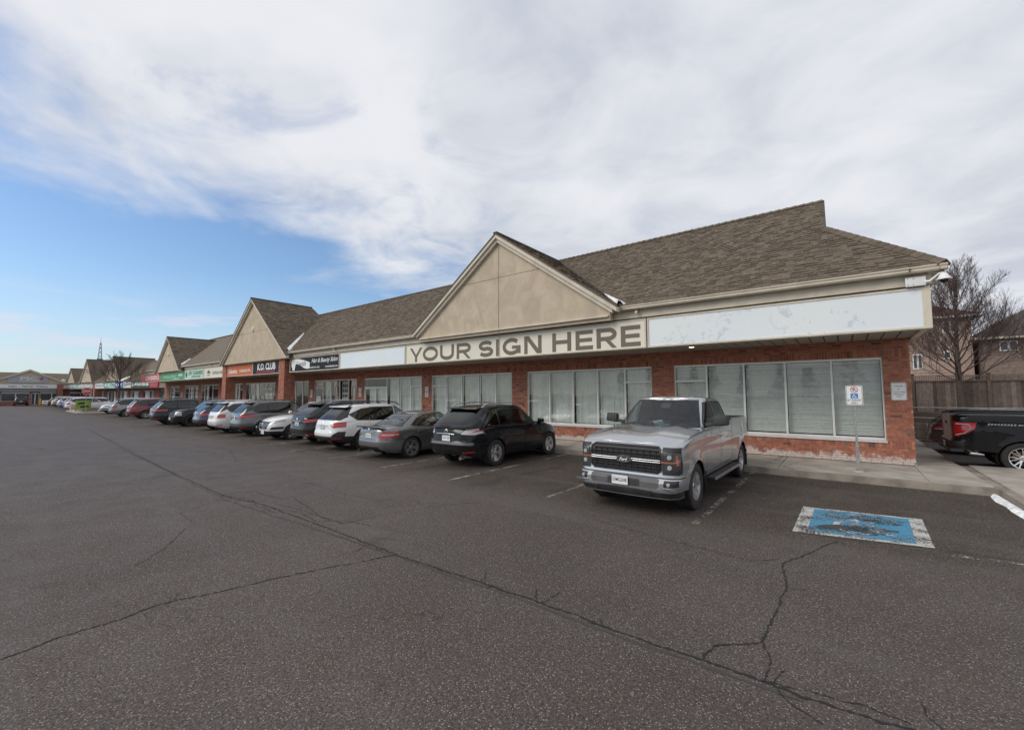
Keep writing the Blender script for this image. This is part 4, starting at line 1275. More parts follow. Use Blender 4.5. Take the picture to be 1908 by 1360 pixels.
t = thing('visitor_sign', 'white sign reading VISITOR & CUSTOMER PARKING ONLY on the corner brick pier', 'sign', (1.13, 14.985, 2.05))
p = MB().prism(round_rect(.155, .235, .035), -.014, -.003).obj('sign_plate', 'sign_white', t)
rr = MB()
for i in range(len(o1)):
    j = (i + 1) % len(o1); k1 = .97
    rr.quad((o1[i][0] * k1, -.0155, o1[i][1]), (o1[j][0] * k1, -.0155, o1[j][1]), (o2[j][0] * k1, -.0155, o2[j][1]), (o2[i][0] * k1, -.0155, o2[i][1]))
rr.obj('border', 'ink', p)
for s, zz, w in (('VISITOR', .135, .17), ('&', .06, .03), ('CUSTOMER', -.02, .25), ('PARKING', -.08, .20), ('ONLY', -.14, .11)):
    lettering(s, 'ink', 0, -.0155, zz, p, height=.036, width=w)
for x, z, wh in ((-17.45, 2.12, 'beside the grey sedan bay'), (-23.68, 2.12, 'left of the double glass door'), (-29.75, 2.05, 'left of the salon window'), (-34.7, 1.9, 'right of the club door'), (-45.2, 1.95, 'left of the second gable'), (-59.4, 1.95, 'near the far end of the row')):
    t = thing('notice_sign', 'pair of small white notices on the brick pier ' + wh, 'sign', (x, 14.985, z), group='small notices on the brick piers')
    for dz in (.15, -.15):
        q = MB().box(-.13, .13, -.012, -.003, dz - .12, dz + .12).obj('sign_plate', 'sign_white', t)
        flat_polys([[(-.08, dz + a), (.08, dz + a), (.08, dz + a + .022), (-.08, dz + a + .022)] for a in (-.06, -.01, .04)], lambda u, v: (u, -.0135, v)).obj('print', 'ink', q)

t = thing('security_camera', 'white dome security camera on a bracket at the eave corner', 'camera', (1.50, 12.66, 4.43))
b = MB().box(-.33, .0, -.06, .02, -.10, .10).obj('mounting_box', 'white_plastic', t); bevel_mesh(b.data, .008, 2)
for sx_ in (-.29, -.2):
    for sz in (-.07, .07): MB().lathe([(.001, -.004), (.010, -.003), (.011, 0)], 8, 'y', (sx_, -.06, sz)).obj('screw', 'grey_plastic', b)
MB().tube([(-.02, -.03, -.02), (.06, -.06, -.03), (.14, -.10, .05), (.20, -.13, .10), (.26, -.15, .10)], [.035, .028, .02, .018, .018], 10).obj('arm', 'white_plastic', t, smooth=50)
MB().lathe([(.001, .13), (.03, .125), (.06, .09), (.085, .04), (.10, .01), (.125, -.005), (.13, -.025), (.09, -.03)], 24, 'z', (.26, -.15, -.02)).obj('housing', 'white_plastic', t, smooth=40)
MB().lathe([(.075, 0), (.07, -.03), (.045, -.06), (.001, -.075)], 20, 'z', (.26, -.15, -.05)).obj('dome', 'dark_glass', t, smooth=60)

# ------------------------------------------------------------------ right background: yard, fence, tree, houses
berm = MB()
berm.quad((1.5, 25.2, .74), (14, 25.2, .74), (14, 27.4, 1.08), (1.5, 27.4, 1.08)); berm.quad((-40, 27.4, 1.08), (30, 27.4, 1.08), (30, 60, 1.3), (-40, 60, 1.3)); berm.quad((14, 25.2, -.1), (30, 25.2, -.1), (30, 27.4, 1.08), (14, 27.4, 1.08))
o = structure(berm.obj('planting_bed', 'mulch'), 'bank of brown mulch below the fence')
bc = bpy.data.objects['planting_bed']
rw = thing('retaining_wall', 'low wall of weathered timbers behind the parked cars', 'wall', (5, 25, 0))
for k in range(6):
    x = -4.0
    while x < 10:
        L = rng.uniform(2.0, 2.8)
        o = MB().box(0, L - .02, -.08 + rng.uniform(-.012, .012), .12, 0, .118).obj('timber_beam', 'timber', rw); o.location = (x, 0, .125 * k); x += L
fence = thing('board_fence', 'tall weathered board fence with lattice strip on top', 'fence', (5, 27.6, 1.0))
bm_ = [MB().box(0, .138, 0, .02, 0, 1.42).mesh('board', 'fence_wood') for _ in range(1)]
x = -6.0
while x < 8.4:
    o = link('board', bm_[0], fence); o.location = (x, rng.uniform(-.008, .008), .12 + rng.uniform(-.015, .015)); x += .142
for x in (-7.0, -4.75, -2.42, .03, 2.4, 4.8, 7.2):
    f = MB().box(-.06, .06, -.075, .045, 0, 1.86); f.box(-.08, .08, -.095, .065, 1.86, 1.90); f.obj('post', 'fence_wood', fence).location = (x, 0, 0)
for z0, z1 in ((1.52, 1.60), (1.76, 1.81), (.06, .14)):
    MB().box(-6, 8.6, -.045, -.005, z0, z1).obj('rail', 'fence_wood', fence)
lat = MB(); x = -6
while x < 8.6:
    lat.box(x, x + .022, -.012, 0, 1.6, 1.76); x += .075
lat.box(-6, 8.6, -.02, -.012, 1.63, 1.65); lat.box(-6, 8.6, -.02, -.012, 1.70, 1.72)
lat.obj('lattice', 'fence_wood', fence)['kind'] = 'stuff'
hr = thing('pipe_railing', 'thin metal pipe railing in front of the board fence', 'railing', (4, 25.35, .75))
rl = MB().tube([(-8, 0, .62), (8, 0, .66)], .018, 6); rl.tube([(-8, 0, .18), (8, 0, .22)], .018, 6); rl.obj('rail', 'galvanised', hr)
for x in (-6, -4, -2.4, -.6, 1.3, 3.1): MB().tube([(x, 0, 0), (x, 0, .66)], .018, 6).obj('post', 'galvanised', hr)


def bare_tree(name, label, loc, H, seed, trunk_r=.12, fork=.26, spread=1.0, group=None, twig=1.0, levels=4, n0=16):
    r = random.Random(seed); t = thing(name, label, 'tree', loc, group=group)
    tb = MB(); cb = MB()
    th = H * fork
    tb.tube([(0, 0, -.1), (.01, 0, th * .4), (-.02, .02, th), (.0, .03, H * .5), (.04, 0, H * .72), (.02, .02, H)], [trunk_r * 1.15, trunk_r, trunk_r * .85, trunk_r * .5, trunk_r * .25, .008], 9)
    tb.obj('trunk', 'bark', t, smooth=60)

    def grow(p, d, L, rad0, lev):
        n = 5; pts = [p]; q = p.copy(); dd = d.copy()
        for k in range(n):
            dd = (dd + Vector((r.uniform(-.12, .12), r.uniform(-.12, .12), r.uniform(.00, .13)))).normalized()
            q = q + dd * (L / n); pts.append(q.copy())
        cb.tube(pts, [max(.0030 * twig, rad0 * .62 * (1 - .8 * k / n)) for k in range(n + 1)], 5 if lev < 2 else 3, cap=False)
        if lev >= levels: return
        m = {1: 10, 2: 8, 3: 5}.get(lev, 3)
        for k in range(m):
            u = .22 + .78 * (k + r.random()) / m; i = min(n - 1, int(u * n)); f = u * n - i
            b = pts[i].lerp(pts[i + 1], min(1, f)); dr = (pts[i + 1] - pts[i]).normalized()
            side = dr.cross(Vector((r.uniform(-1, 1), r.uniform(-1, 1), r.uniform(-.3, 1)))).normalized()
            nd = (dr * r.uniform(.7, 1.1) + side * r.uniform(.45, .8) + Vector((0, 0, .18))).normalized()
            grow(b, nd, L * r.uniform(.38, .58) * (1.15 - .4 * u), rad0 * .42, lev + 1)
    for k in range(n0):
        u = k / n0; z = th * .92 + (H * .80 - th) * u ** 1.25
        a = k * 2.4 + r.uniform(-.4, .4)
        el = rad(22 + 48 * u + r.uniform(-8, 8))
        d = Vector((math.cos(a) * math.cos(el), math.sin(a) * math.cos(el), math.sin(el)))
        grow(Vector((0, .01, z)), d, H * spread * (.50 - .24 * u) * r.uniform(.85, 1.1), trunk_r * (.42 - .2 * u), 1)
    cb.obj('branches', 'twig', t, smooth=60)
    return t


bare_tree('bare_tree', 'leafless young tree with many upright twigs in front of the board fence', (3.95, 26.3, .95), 6.6, 5, .13, .24, .92, n0=30, levels=4)
bare_tree('bare_tree', 'leafless tree beyond the fence in front of the grey roofed house', (8.0, 31.5, 1.1), 4.6, 9, .12, .28, 1.1, levels=3, n0=16)


def house(label, x0, x1, y0, y1, zt, zr, mw, mr, wins, ridge=None, zg=1.0):
    t = thing('house', label, 'house', ((x0 + x1) / 2, y0, zg)); cx = (x0 + x1) / 2
    w = MB().box(x0 - cx, x1 - cx, 0, y1 - y0, 0, zt - zg).obj('wall', mw, t)
    e = .45; H = zt - zg; R = zr - zg; a, b = x0 - cx - e, x1 - cx + e; d = y1 - y0 + e; m = (y1 - y0) / 2
    k = min((b - a) / 2, (d + e) / 2)
    rp = [(a + k, m, R), (b - k, m, R)] if (b - a) > (d + e) else [(0, -e + k, R), (0, d - k, R)]
    rm = MB(); c = [(a, -e, H), (b, -e, H), (b, d, H), (a, d, H)]
    if (b - a) > (d + e): F = [(c[0], c[1], rp[1], rp[0]), (c[1], c[2], rp[1]), (c[2], c[3], rp[0], rp[1]), (c[3], c[0], rp[0])]
    else: F = [(c[0], c[1], rp[0]), (c[1], c[2], rp[1], rp[0]), (c[2], c[3], rp[1]), (c[3], c[0], rp[0], rp[1])]
    for f in F: rm.quad(*f)
    rm.box(a, b, -e, d, H - .16, H - .002)
    rm.obj('roof', mr, t)
    MB().box(a - .02, b + .02, -e - .06, -e + .02, H - .16, H - .02).obj('eave_gutter', 'white_paint' if 'red' in label else 'gutter_paint', t)
    for (wx0, wx1, wz0, wz1) in wins:
        f = MB().box(wx0 - cx, wx1 - cx, -.05, .02, wz0 - zg, wz1 - zg).obj('window', 'white_paint', t)
        n = 2 if wx1 - wx0 > .5 else 1; s = (wx1 - wx0) / n
        for i in range(n): MB().box(wx0 - cx + s * i + .06, wx0 - cx + s * (i + 1) - .05, -.06, -.045, wz0 - zg + .08, wz1 - zg - .08).obj('pane', 'far_window', f)
    # brick courses as relief on the wall
    mb = MB(); z = .1
    while z < H - .2:
        mb.box(x0 - cx - .004, x1 - cx + .004, -.012, .0, z, z + .16); z += .22
    mb.obj('brick_courses', mw, t)['kind'] = 'stuff'
    return t


house('pale brick two storey house with dark red hip roof beyond the fence', -9.0, 7.55, 45, 55, 7.75, 10.6, 'house_brick', 'red_roof', [(6.05, 6.85, 6.5, 7.35), (6.02, 6.4, 4.55, 5.15), (4.3, 4.85, 3.85, 5.0), (2.4, 3.2, 6.5, 7.35), (1.2, 2.0, 4.0, 5.1)])
house('brown brick house with dark grey peaked roof at the right edge', 7.9, 13.2, 44, 54, 5.9, 8.05, 'house_brick_dark', 'grey_roof', [(8.65, 9.5, 4.9, 5.6), (10.6, 11.4, 4.6, 5.6)])
house('low house with brown roof far behind the shop row', -30, -16, 50, 60, 4.5, 6.2, 'house_brick', 'grey_roof', [])
t = thing('street_lamp', 'slim street lamp head reaching in at the right edge', 'street lamp', (13.4, 48, 1.0))
MB().tube([(0, 0, 0), (0, 0, 7.6), (-.25, 0, 7.95), (-1.3, 0, 8.05)], [.09, .07, .05, .035], 8).obj('pole', 'galvanised', t, smooth=50)
MB().lathe([(.001, -.35), (.09, -.3), (.13, 0), (.08, .3), (.001, .34)], 10, 'x', (-1.6, 0, 8.05)).obj('lamp_head', 'grey_plastic', t, smooth=60)

# ------------------------------------------------------------------ far wing of the plaza and the office at its end
ang = math.atan2(4.4, 38.0)
B = thing('plaza_wing', 'far shop row with three steep gables and a band of small coloured signs', 'building', (-119, 12.4, 0), ang)
LB = 40.5
bo = [(x, x + 4.4, .6, 2.6) for x in (1, 6.5, 12, 17.5, 23, 28.5)] + [(35.2, 39.3, .5, 2.7)]
wall_mesh(-4, LB, 0, 3.1, 2.0, bo).obj('wall', 'brick_far', B)
box('side_wall', 'brick_far', LB - .2, LB, 2.2, 12, 0, 4.2, B)
for i, (a, b2, c, d) in enumerate(bo):
    w = box('window', 'aluminium', a, b2, 2.1, 2.14, c, d, B)
    if i < 6:
        for k in range(5): box('pane', ['far_window', 'blind', 'poster_pale', 'far_window', 'sign_grey'][(k + i) % 5], a + .08 + .86 * k, a + .86 * k + .8, 2.08, 2.10, c + .08, d - .08, w)
    else:
        box('pane', 'sign_darkgreen', a + .08, b2 - .08, 2.08, 2.10, c + .08, d - .08, w)
        lettering('Barron', 'sign_white', 37.2, 2.075, 1.8, w, height=.45, width=2.2, shear=.4)
box('sign_band', 'cream_trim', -4, LB, .1, 2.0, 3.0, 4.15, B)
mb = MB(); slabpoly(mb, [(-4, -.2, 4.15), (LB + .4, -.2, 4.15), (LB + .4, 5.0, 8.0), (-4, 5.0, 8.0)], Vector((0, 0, -.1))); slabpoly(mb, [(LB + .4, 5.0, 8.0), (LB + .4, 10.2, 4.15), (-4, 10.2, 4.15), (-4, 5.0, 8.0)], Vector((0, 0, -.1)))
rB = mb.obj('roof', 'shingle', B)
MB().quad((LB, 0, 4.1), (LB, 10, 4.1), (LB, 5.0, 7.85)).obj('gable_end', 'stucco', B)
for s in (0, 1):
    e0 = (LB + .42, -.2 if s == 0 else 10.2, 4.15); e1 = (LB + .42, 5.0, 8.0)
    MB().hexa([(LB + .38, e0[1], 3.95), (LB + .48, e0[1], 3.95), (LB + .48, 5.0, 7.8), (LB + .38, 5.0, 7.8), (LB + .38, e0[1], 4.2), (LB + .48, e0[1], 4.2), (LB + .48, 5.0, 8.05), (LB + .38, 5.0, 8.05)]).obj('rake_board', 'cream_trim', rB)
for xc, half, za in ((21.9, 3.6, 8.3), (8.6, 3.6, 8.4), (-.6, 3.0, 7.0)):
    gw = gable(B, xc, half, 4.2, za, 0.0, 5.6, joint=False, shg=False, zbase=3.9)
    for k in range(7):
        zj = 4.35 + k * .5; wj = (za - zj) / ((za - 4.2) / half) - .35
        if wj > .1: MB().box(xc - wj, xc + wj, -.03, .002, zj, zj + .10).obj('siding_band', 'cream_trim', gw)
box('brick_pier', 'brick_far', 12.8, 13.6, -.1, .7, 0, 4.1, B)
o = MB().hexa([(25.6, -.25, 4.2), (27.2, -.2, 4.2), (27.4, .7, 4.9), (26.3, .7, 4.9), (25.6, -.25, 4.3), (27.2, -.2, 4.3), (27.4, .7, 5.0), (26.3, .7, 5.0)]).obj('snow_patch', 'snow')
o.location = (-119, 12.4, 0); o.rotation_euler = (0, 0, ang); tag(o, 'white snow on the far wing roof between two steep gables', 'snow')
cB, sB = math.cos(ang), math.sin(ang)
SG = [(-3.8, 1.2, 'sign_grey', 'grey'), (1.3, 3.6, 'sign_teal', 'turquoise'), (3.7, 12.6, 'sign_grey', 'long grey blue'), (13.8, 18.3, 'sign_white', 'white and grey patterned'), (18.4, 20.6, 'sign_teal', 'teal and green'), (20.7, 23.4, 'sign_lightgreen', 'pale mint'), (23.5, 27.0, 'sign_blue', 'blue and white'), (27.1, 30.4, 'sign_white', 'plain white'), (30.5, 37.5, 'sign_darkgreen', 'dark green script'), (37.6, 40.4, 'sign_pink', 'dull pink')]
for a, b2, mt, cn in SG:
    m = (a + b2) / 2
    t = thing('shop_sign', cn + ' shop sign on the far wing of the plaza', 'sign', (-119 + m * cB, 12.4 + m * sB, 3.1), ang)
    box('face', mt, -(b2 - a) / 2, (b2 - a) / 2, -.12, .08, 0, .95, t)
    if mt != 'sign_pink':
        q = []; w = (b2 - a) / 2 - .3; x = -w
        while x < w:
            s = rng.uniform(.15, .5); q.append([(x, rng.uniform(.15, .35)), (x + s, rng.uniform(.15, .35)), (x + s, rng.uniform(.55, .85)), (x, rng.uniform(.55, .85))]); x += s + rng.uniform(.08, .3)
        flat_polys(q, lambda u, v: (u, -.125, v)).obj('print', 'sign_white' if mt in ('sign_grey', 'sign_teal', 'sign_darkgreen', 'sign_blue') else 'sign_grey', t)

# office building that closes the lot, facing along it
Cb = thing('office_building', 'low office with wide stucco gable at the far end of the lot', 'building', (-121, 7.0, 0), rad(90))
Wc = 22
wall_mesh(-Wc, 9, 0, 3.2, 1.0, [(-3.3, .2, .75, 2.6), (.4, 1.4, .1, 2.4), (1.5, 4.6, .75, 2.6), (-12, -5, .75, 2.6), (5.5, 8.5, .75, 2.6)]).obj('wall', 'brick_far', Cb)
for a, b2, z in ((-3.3, .2, .75), (.4, 1.4, .1), (1.5, 4.6, .75), (-12, -5, .75), (5.5, 8.5, .75)):
    w = box('window', 'white_paint', a, b2, 1.1, 1.14, z, 2.6, Cb); n = 2; s = (b2 - a) / n
    for i in range(n): box('pane', 'far_window', a + .08 + s * i, a + s * (i + 1) - .06, 1.07, 1.1, z + .08, 2.2, w)
gw = MB().prism([(-5.3, 4.05), (5.2, 4.05), (0, 6.55)], 0, .2).obj('gable', 'stucco', Cb)
for s in (-1, 1): MB().prism([(s * 6.2, 3.75), (0, 6.75), (0, 6.45), (s * 6.2, 3.45)][::s], -.25, .05).obj('rake_board', 'cream_trim', gw)
rm = MB(); slabpoly(rm, [(-Wc, 0, 3.95), (9, 0, 3.95), (9, 5, 6.3), (-Wc, 5, 6.3)], Vector((0, 0, -.1)))
for s in (-1, 1): slabpoly(rm, [(0, -.2, 6.72), (0, 5, 6.72), (s * 6.2, 5, 3.75), (s * 6.2, -.2, 3.75)], Vector((0, 0, .06)))
rm.obj('roof', 'shingle', Cb)
box('fascia', 'sign_white', -4.4, 3.6, -.05, .9, 3.22, 3.98, Cb); box('fascia', 'cream_trim', 4.5, 9, -.02, .9, 3.22, 3.95, Cb); box('fascia', 'cream_trim', -Wc, -5.2, -.02, .9, 3.22, 3.95, Cb)
for x in (-4.95, 3.65): box('brick_pier', 'brick_far', x, x + .75, -.1, .7, 0, 4.0, Cb)
box('doorway_lintel', 'sign_grey', -4.4, 3.6, .5, .95, 2.6, 3.2, Cb)
t = thing('office_sign', 'grey panel with raised letters PSC and a small maple leaf on the far gable', 'sign', (-121 + .0, 7.0, 4.1), rad(90))
box('panel', 'sign_grey', -2.7, 2.4, -.08, -.01, .1, 1.45, t)
lettering('PSC', 'sign_cream', -.1, -.10, .95, t, height=.62, width=2.1, bold=.03)
flat_polys([[(1.15, .95), (1.35, 1.05), (1.32, 1.2), (1.45, 1.12), (1.5, 1.3), (1.55, 1.12), (1.68, 1.2), (1.65, 1.05), (1.85, .95), (1.65, .85), (1.68, .72), (1.5, .78), (1.32, .72), (1.35, .85)]], lambda u, v: (u, -.10, v)).obj('maple_leaf', 'sign_red', t)
flat_polys([[(-1.3 + .22 * i, .42), (-1.3 + .22 * i + .15, .42), (-1.3 + .22 * i + .15, .55), (-1.3 + .22 * i, .55)] for i in range(12)], lambda u, v: (u, -.085, v)).obj('print', 'sign_cream', t)
t = thing('office_band_sign', 'white band sign with three dark words below the far gable', 'sign', (-121, 6.6, 3.25), rad(90))
box('panel', 'sign_white', -4.0, 3.9, -.12, -.06, .0, .7, t)
for s, x in (('Lasers', -1.6), ('•', -.75), ('Thermal', .15), ('•', 1.05), ('Wellness', 2.0)): lettering(s, 'ink', x, -.125, .35, t, height=.10 if s == '•' else .30, bold=.02)
t = tag(MB().tube([(-118.6, 8.35, 0), (-118.6, 8.35, 1.3)], .12, 10).obj('bollard', 'yellow'), 'yellow bollard before the office door at the far end', 'bollard')
t = thing('satellite_dish', 'white satellite dish on the eave left of the far wing', 'satellite dish', (-116.5, 11.0, 3.9))
MB().lathe([(.001, .06), (.15, .04), (.28, -.01), (.31, -.03)], 14, 'x', (0, 0, .75)).obj('dish', 'sign_white', t, smooth=60)
MB().tube([(-.1, 0, 0), (-.1, 0, .7)], .05, 6).obj('mast', 'galvanised', t)

# transmission mast far away
t = thing('lattice_tower', 'distant steel lattice tower above the far gables', 'tower', (-280, 37.9, 0)); t.scale = (.5, .5, .81)
mb = MB()
for s1 in (-1, 1):
    for s2 in (-1, 1): mb.tube([(s1 * 3.2, s2 * 3.2, 0), (s1 * 2.0, s2 * 2.0, 17), (s1 * .35, s2 * .35, 33)], .16, 4)
z = 0; w = 3.2
while z < 32:
    z2 = z + 2.6; f = lambda q: 3.2 - 1.2 * q / 17 if q < 17 else 2.0 - 1.65 * (q - 17) / 16
    a, b2 = f(z), f(min(z2, 33)); z2 = min(z2, 33)
    for (p, q) in (((-1, -1), (1, -1)), ((1, -1), (1, 1)), ((1, 1), (-1, 1)), ((-1, 1), (-1, -1))):
        mb.tube([(p[0] * a, p[1] * a, z), (q[0] * b2, q[1] * b2, z2)], .09, 3); mb.tube([(q[0] * a, q[1] * a, z), (p[0] * b2, p[1] * b2, z2)], .09, 3)
    z += 2.6
mb.obj('lattice', 'steel_tower', t); MB().tube([(0, 0, 33), (0, 0, 36.2)], [.2, .08], 5).obj('antenna', 'steel_tower', t)
MB().box(-1.9, 1.9, -1.9, 1.9, 23.0, 23.7).obj('platform', 'steel_tower', t)

# island in the lot with its signs
isl = MB().prism([(-73.5, 0), (-64.8, 0), (-64.9, .13), (-73.4, .13)], 7.3, 12.0).obj('curb_island', 'concrete'); structure(isl, 'raised kerbed island in the parking lot')
MB().box(-72.9, -65.5, 7.9, 11.6, .12, .15).obj('planting', 'mulch', isl)
t = thing('stop_sign', 'red octagonal STOP sign on the island', 'road sign', (-66.3, 8.1, .13), rad(80))
MB().tube([(0, 0, 0), (0, 0, 2.35)], .035, 6).obj('post', 'galvanised', t)
oc = [(.42 * math.cos(rad(22.5 + 45 * k)), .42 * math.sin(rad(22.5 + 45 * k)) + 2.25) for k in range(8)]
p = MB().prism(oc, -.06, -.045).obj('sign_plate', 'sign_red', t); oc2 = [(x * .93, (z - 2.25) * .93 + 2.25) for x, z in oc]
rr = MB()
for i in range(8): j = (i + 1) % 8; rr.quad((oc[i][0], -.063, oc[i][1]), (oc[j][0], -.063, oc[j][1]), (oc2[j][0], -.063, oc2[j][1]), (oc2[i][0], -.063, oc2[i][1]))
rr.obj('border', 'sign_white', p); lettering('STOP', 'sign_white', 0, -.065, 2.25, p, height=.24, width=.55, bold=.03)
t = thing('notice_board', 'lime green advertising board on short legs on the island', 'sign', (-67.2, 8.0, .1), rad(85))
box('panel', 'lime', -.62, .62, -.04, .04, .25, 1.25, t); box('leg', 'grey_plastic', -.6, -.54, -.03, .03, 0, .25, t); box('leg', 'grey_plastic', .54, .6, -.03, .03, 0, .25, t)
flat_polys([[(-.4, .8), (.1, .85), (.15, 1.05), (-.4, 1.0)], [(-.3, .45), (.45, .5), (.4, .7), (-.2, .65)]], lambda u, v: (u, -.045, v)).obj('print', 'ink', t)
t = thing('lawn_sign', 'small white and red sign standing on the island kerb', 'sign', (-69.5, 7.7, .1), rad(85))
box('panel', 'sign_white', -.5, .5, -.02, .02, .12, .85, t); box('leg', 'galvanised', -.4, -.37, -.01, .01, 0, .12, t); box('leg', 'galvanised', .37, .4, -.01, .01, 0, .12, t)
flat_polys([[(-.4, .2 + .15 * i), (.4, .2 + .15 * i), (.4, .27 + .15 * i), (-.4, .27 + .15 * i)] for i in range(4)], lambda u, v: (u, -.025, v)).obj('print', 'sign_red', t)
bare_tree('bare_tree', 'small leafless street tree on the island before the far wing', (-65.3, 10.6, .13), 6.3, 21, .12, .42, .95, levels=3, n0=14, twig=3.0)

# row of conifers across the lot, mirrored in the shop windows
for i in range(11):
    r = random.Random(60 + i); x = -30 + 4.6 * i + r.uniform(-1.5, 1.5); y = -41 + r.uniform(-2, 2); H = r.uniform(5, 8)
    t = thing('conifer', 'dark evergreen across the lot behind the camera, number %s from the west' % ['one', 'two', 'three', 'four', 'five', 'six', 'seven', 'eight', 'nine', 'ten', 'eleven'][i], 'tree', (x, y, 0), group='evergreens across the lot')
    MB().tube([(0, 0, 0), (0, 0, H * .9)], [.2, .03], 6).obj('trunk', 'bark', t)
    mb = MB()
    for k in range(420):
        u = r.random() ** .8; z = .8 + (H - .8) * u; rr_ = (1 - u) * H * .24 + .1; a = r.uniform(0, 6.283); q = rr_ * r.uniform(.35, 1)
        c = Vector((q * math.cos(a), q * math.sin(a), z)); s = r.uniform(.25, .55)
        d = Vector((math.cos(a), math.sin(a), -.35)) * s; e = Vector((-math.sin(a), math.cos(a), r.uniform(-.3, .3))) * s * .5
        mb.quad(c - e, c + e, c + d + e * .3, c + d - e * .3)
    mb.obj('crown', 'conifer', t)

# ------------------------------------------------------------------ vehicles
# local axes: x forward, y left, z up; origin on the ground under the middle of the body
def ip(pts, x):
    xs = [p[0] for p in pts]; zs = [p[1] for p in pts]
    return float(np.interp(x, xs, zs))


def sm(pts, x):
    """smooth interpolation through the points"""
    n = len(pts)
    if x <= pts[0][0]: return pts[0][1]
    if x >= pts[-1][0]: return pts[-1][1]
    for i in range(n - 1):
        if pts[i][0] <= x <= pts[i + 1][0]: break
    x0, y0 = pts[i]; x1, y1 = pts[i + 1]; h = x1 - x0; s = (y1 - y0) / h
    sl = (pts[i][1] - pts[i - 1][1]) / (pts[i][0] - pts[i - 1][0]) if i > 0 else s
    sr = (pts[i + 2][1] - pts[i + 1][1]) / (pts[i + 2][0] - pts[i + 1][0]) if i < n - 2 else s
    m0 = 0 if sl * s <= 0 else (2 * sl * s / (sl + s)); m1 = 0 if sr * s <= 0 else (2 * sr * s / (sr + s))
    if i == 0: m0 = s
    if i == n - 2: m1 = s
    t = (x - x0) / h
    return (2 * t**3 - 3 * t**2 + 1) * y0 + (t**3 - 2 * t**2 + t) * h * m0 + (-2 * t**3 + 3 * t**2) * y1 + (t**3 - t**2) * h * m1


def thetas(af, ar, b, nf, nr, count):
    """parameter values evenly spaced along a half outline, front centre to rear centre, denser at the corners"""
    def pt(t):
        if t <= math.pi / 2: a, n = af, nf
        else: a, n = -ar, nr
        c, s = abs(math.cos(t)), abs(math.sin(t))
        return (a * c ** (2 / n), b * s ** (2 / n))
    T = [math.pi * k / 1600 for k in range(1601)]; P = [pt(t) for t in T]; L = [0]
    for i in range(1600):
        dx = P[i + 1][0] - P[i][0]; dy = P[i + 1][1] - P[i][1]
        L.append(L[-1] + math.hypot(dx * 0.62, dy))
    out = []
    for k in range(count + 1):
        s = L[-1] * k / count; i = int(np.searchsorted(L, s)); out.append(T[min(i, 1600)])
    out[0] = 0; out[-1] = math.pi
    return out


def outline(T, xf, xr, xm, b, nf, nr):
    P = []
    for t in T:
        c, s = abs(math.cos(t)), abs(math.sin(t))
        if t <= math.pi / 2: P.append((xm + (xf - xm) * c ** (2 / nf), b * s ** (2 / nf)))
        else: P.append((xm - (xm - xr) * c ** (2 / nr), b * s ** (2 / nr)))
    P[0] = (P[0][0], 0); P[-1] = (P[-1][0], 0)
    return P


VL_ = [0, .05, .12, .2, .3, .4, .5, .6, .68, .76, .83, .89, .94, .975, 1.0]


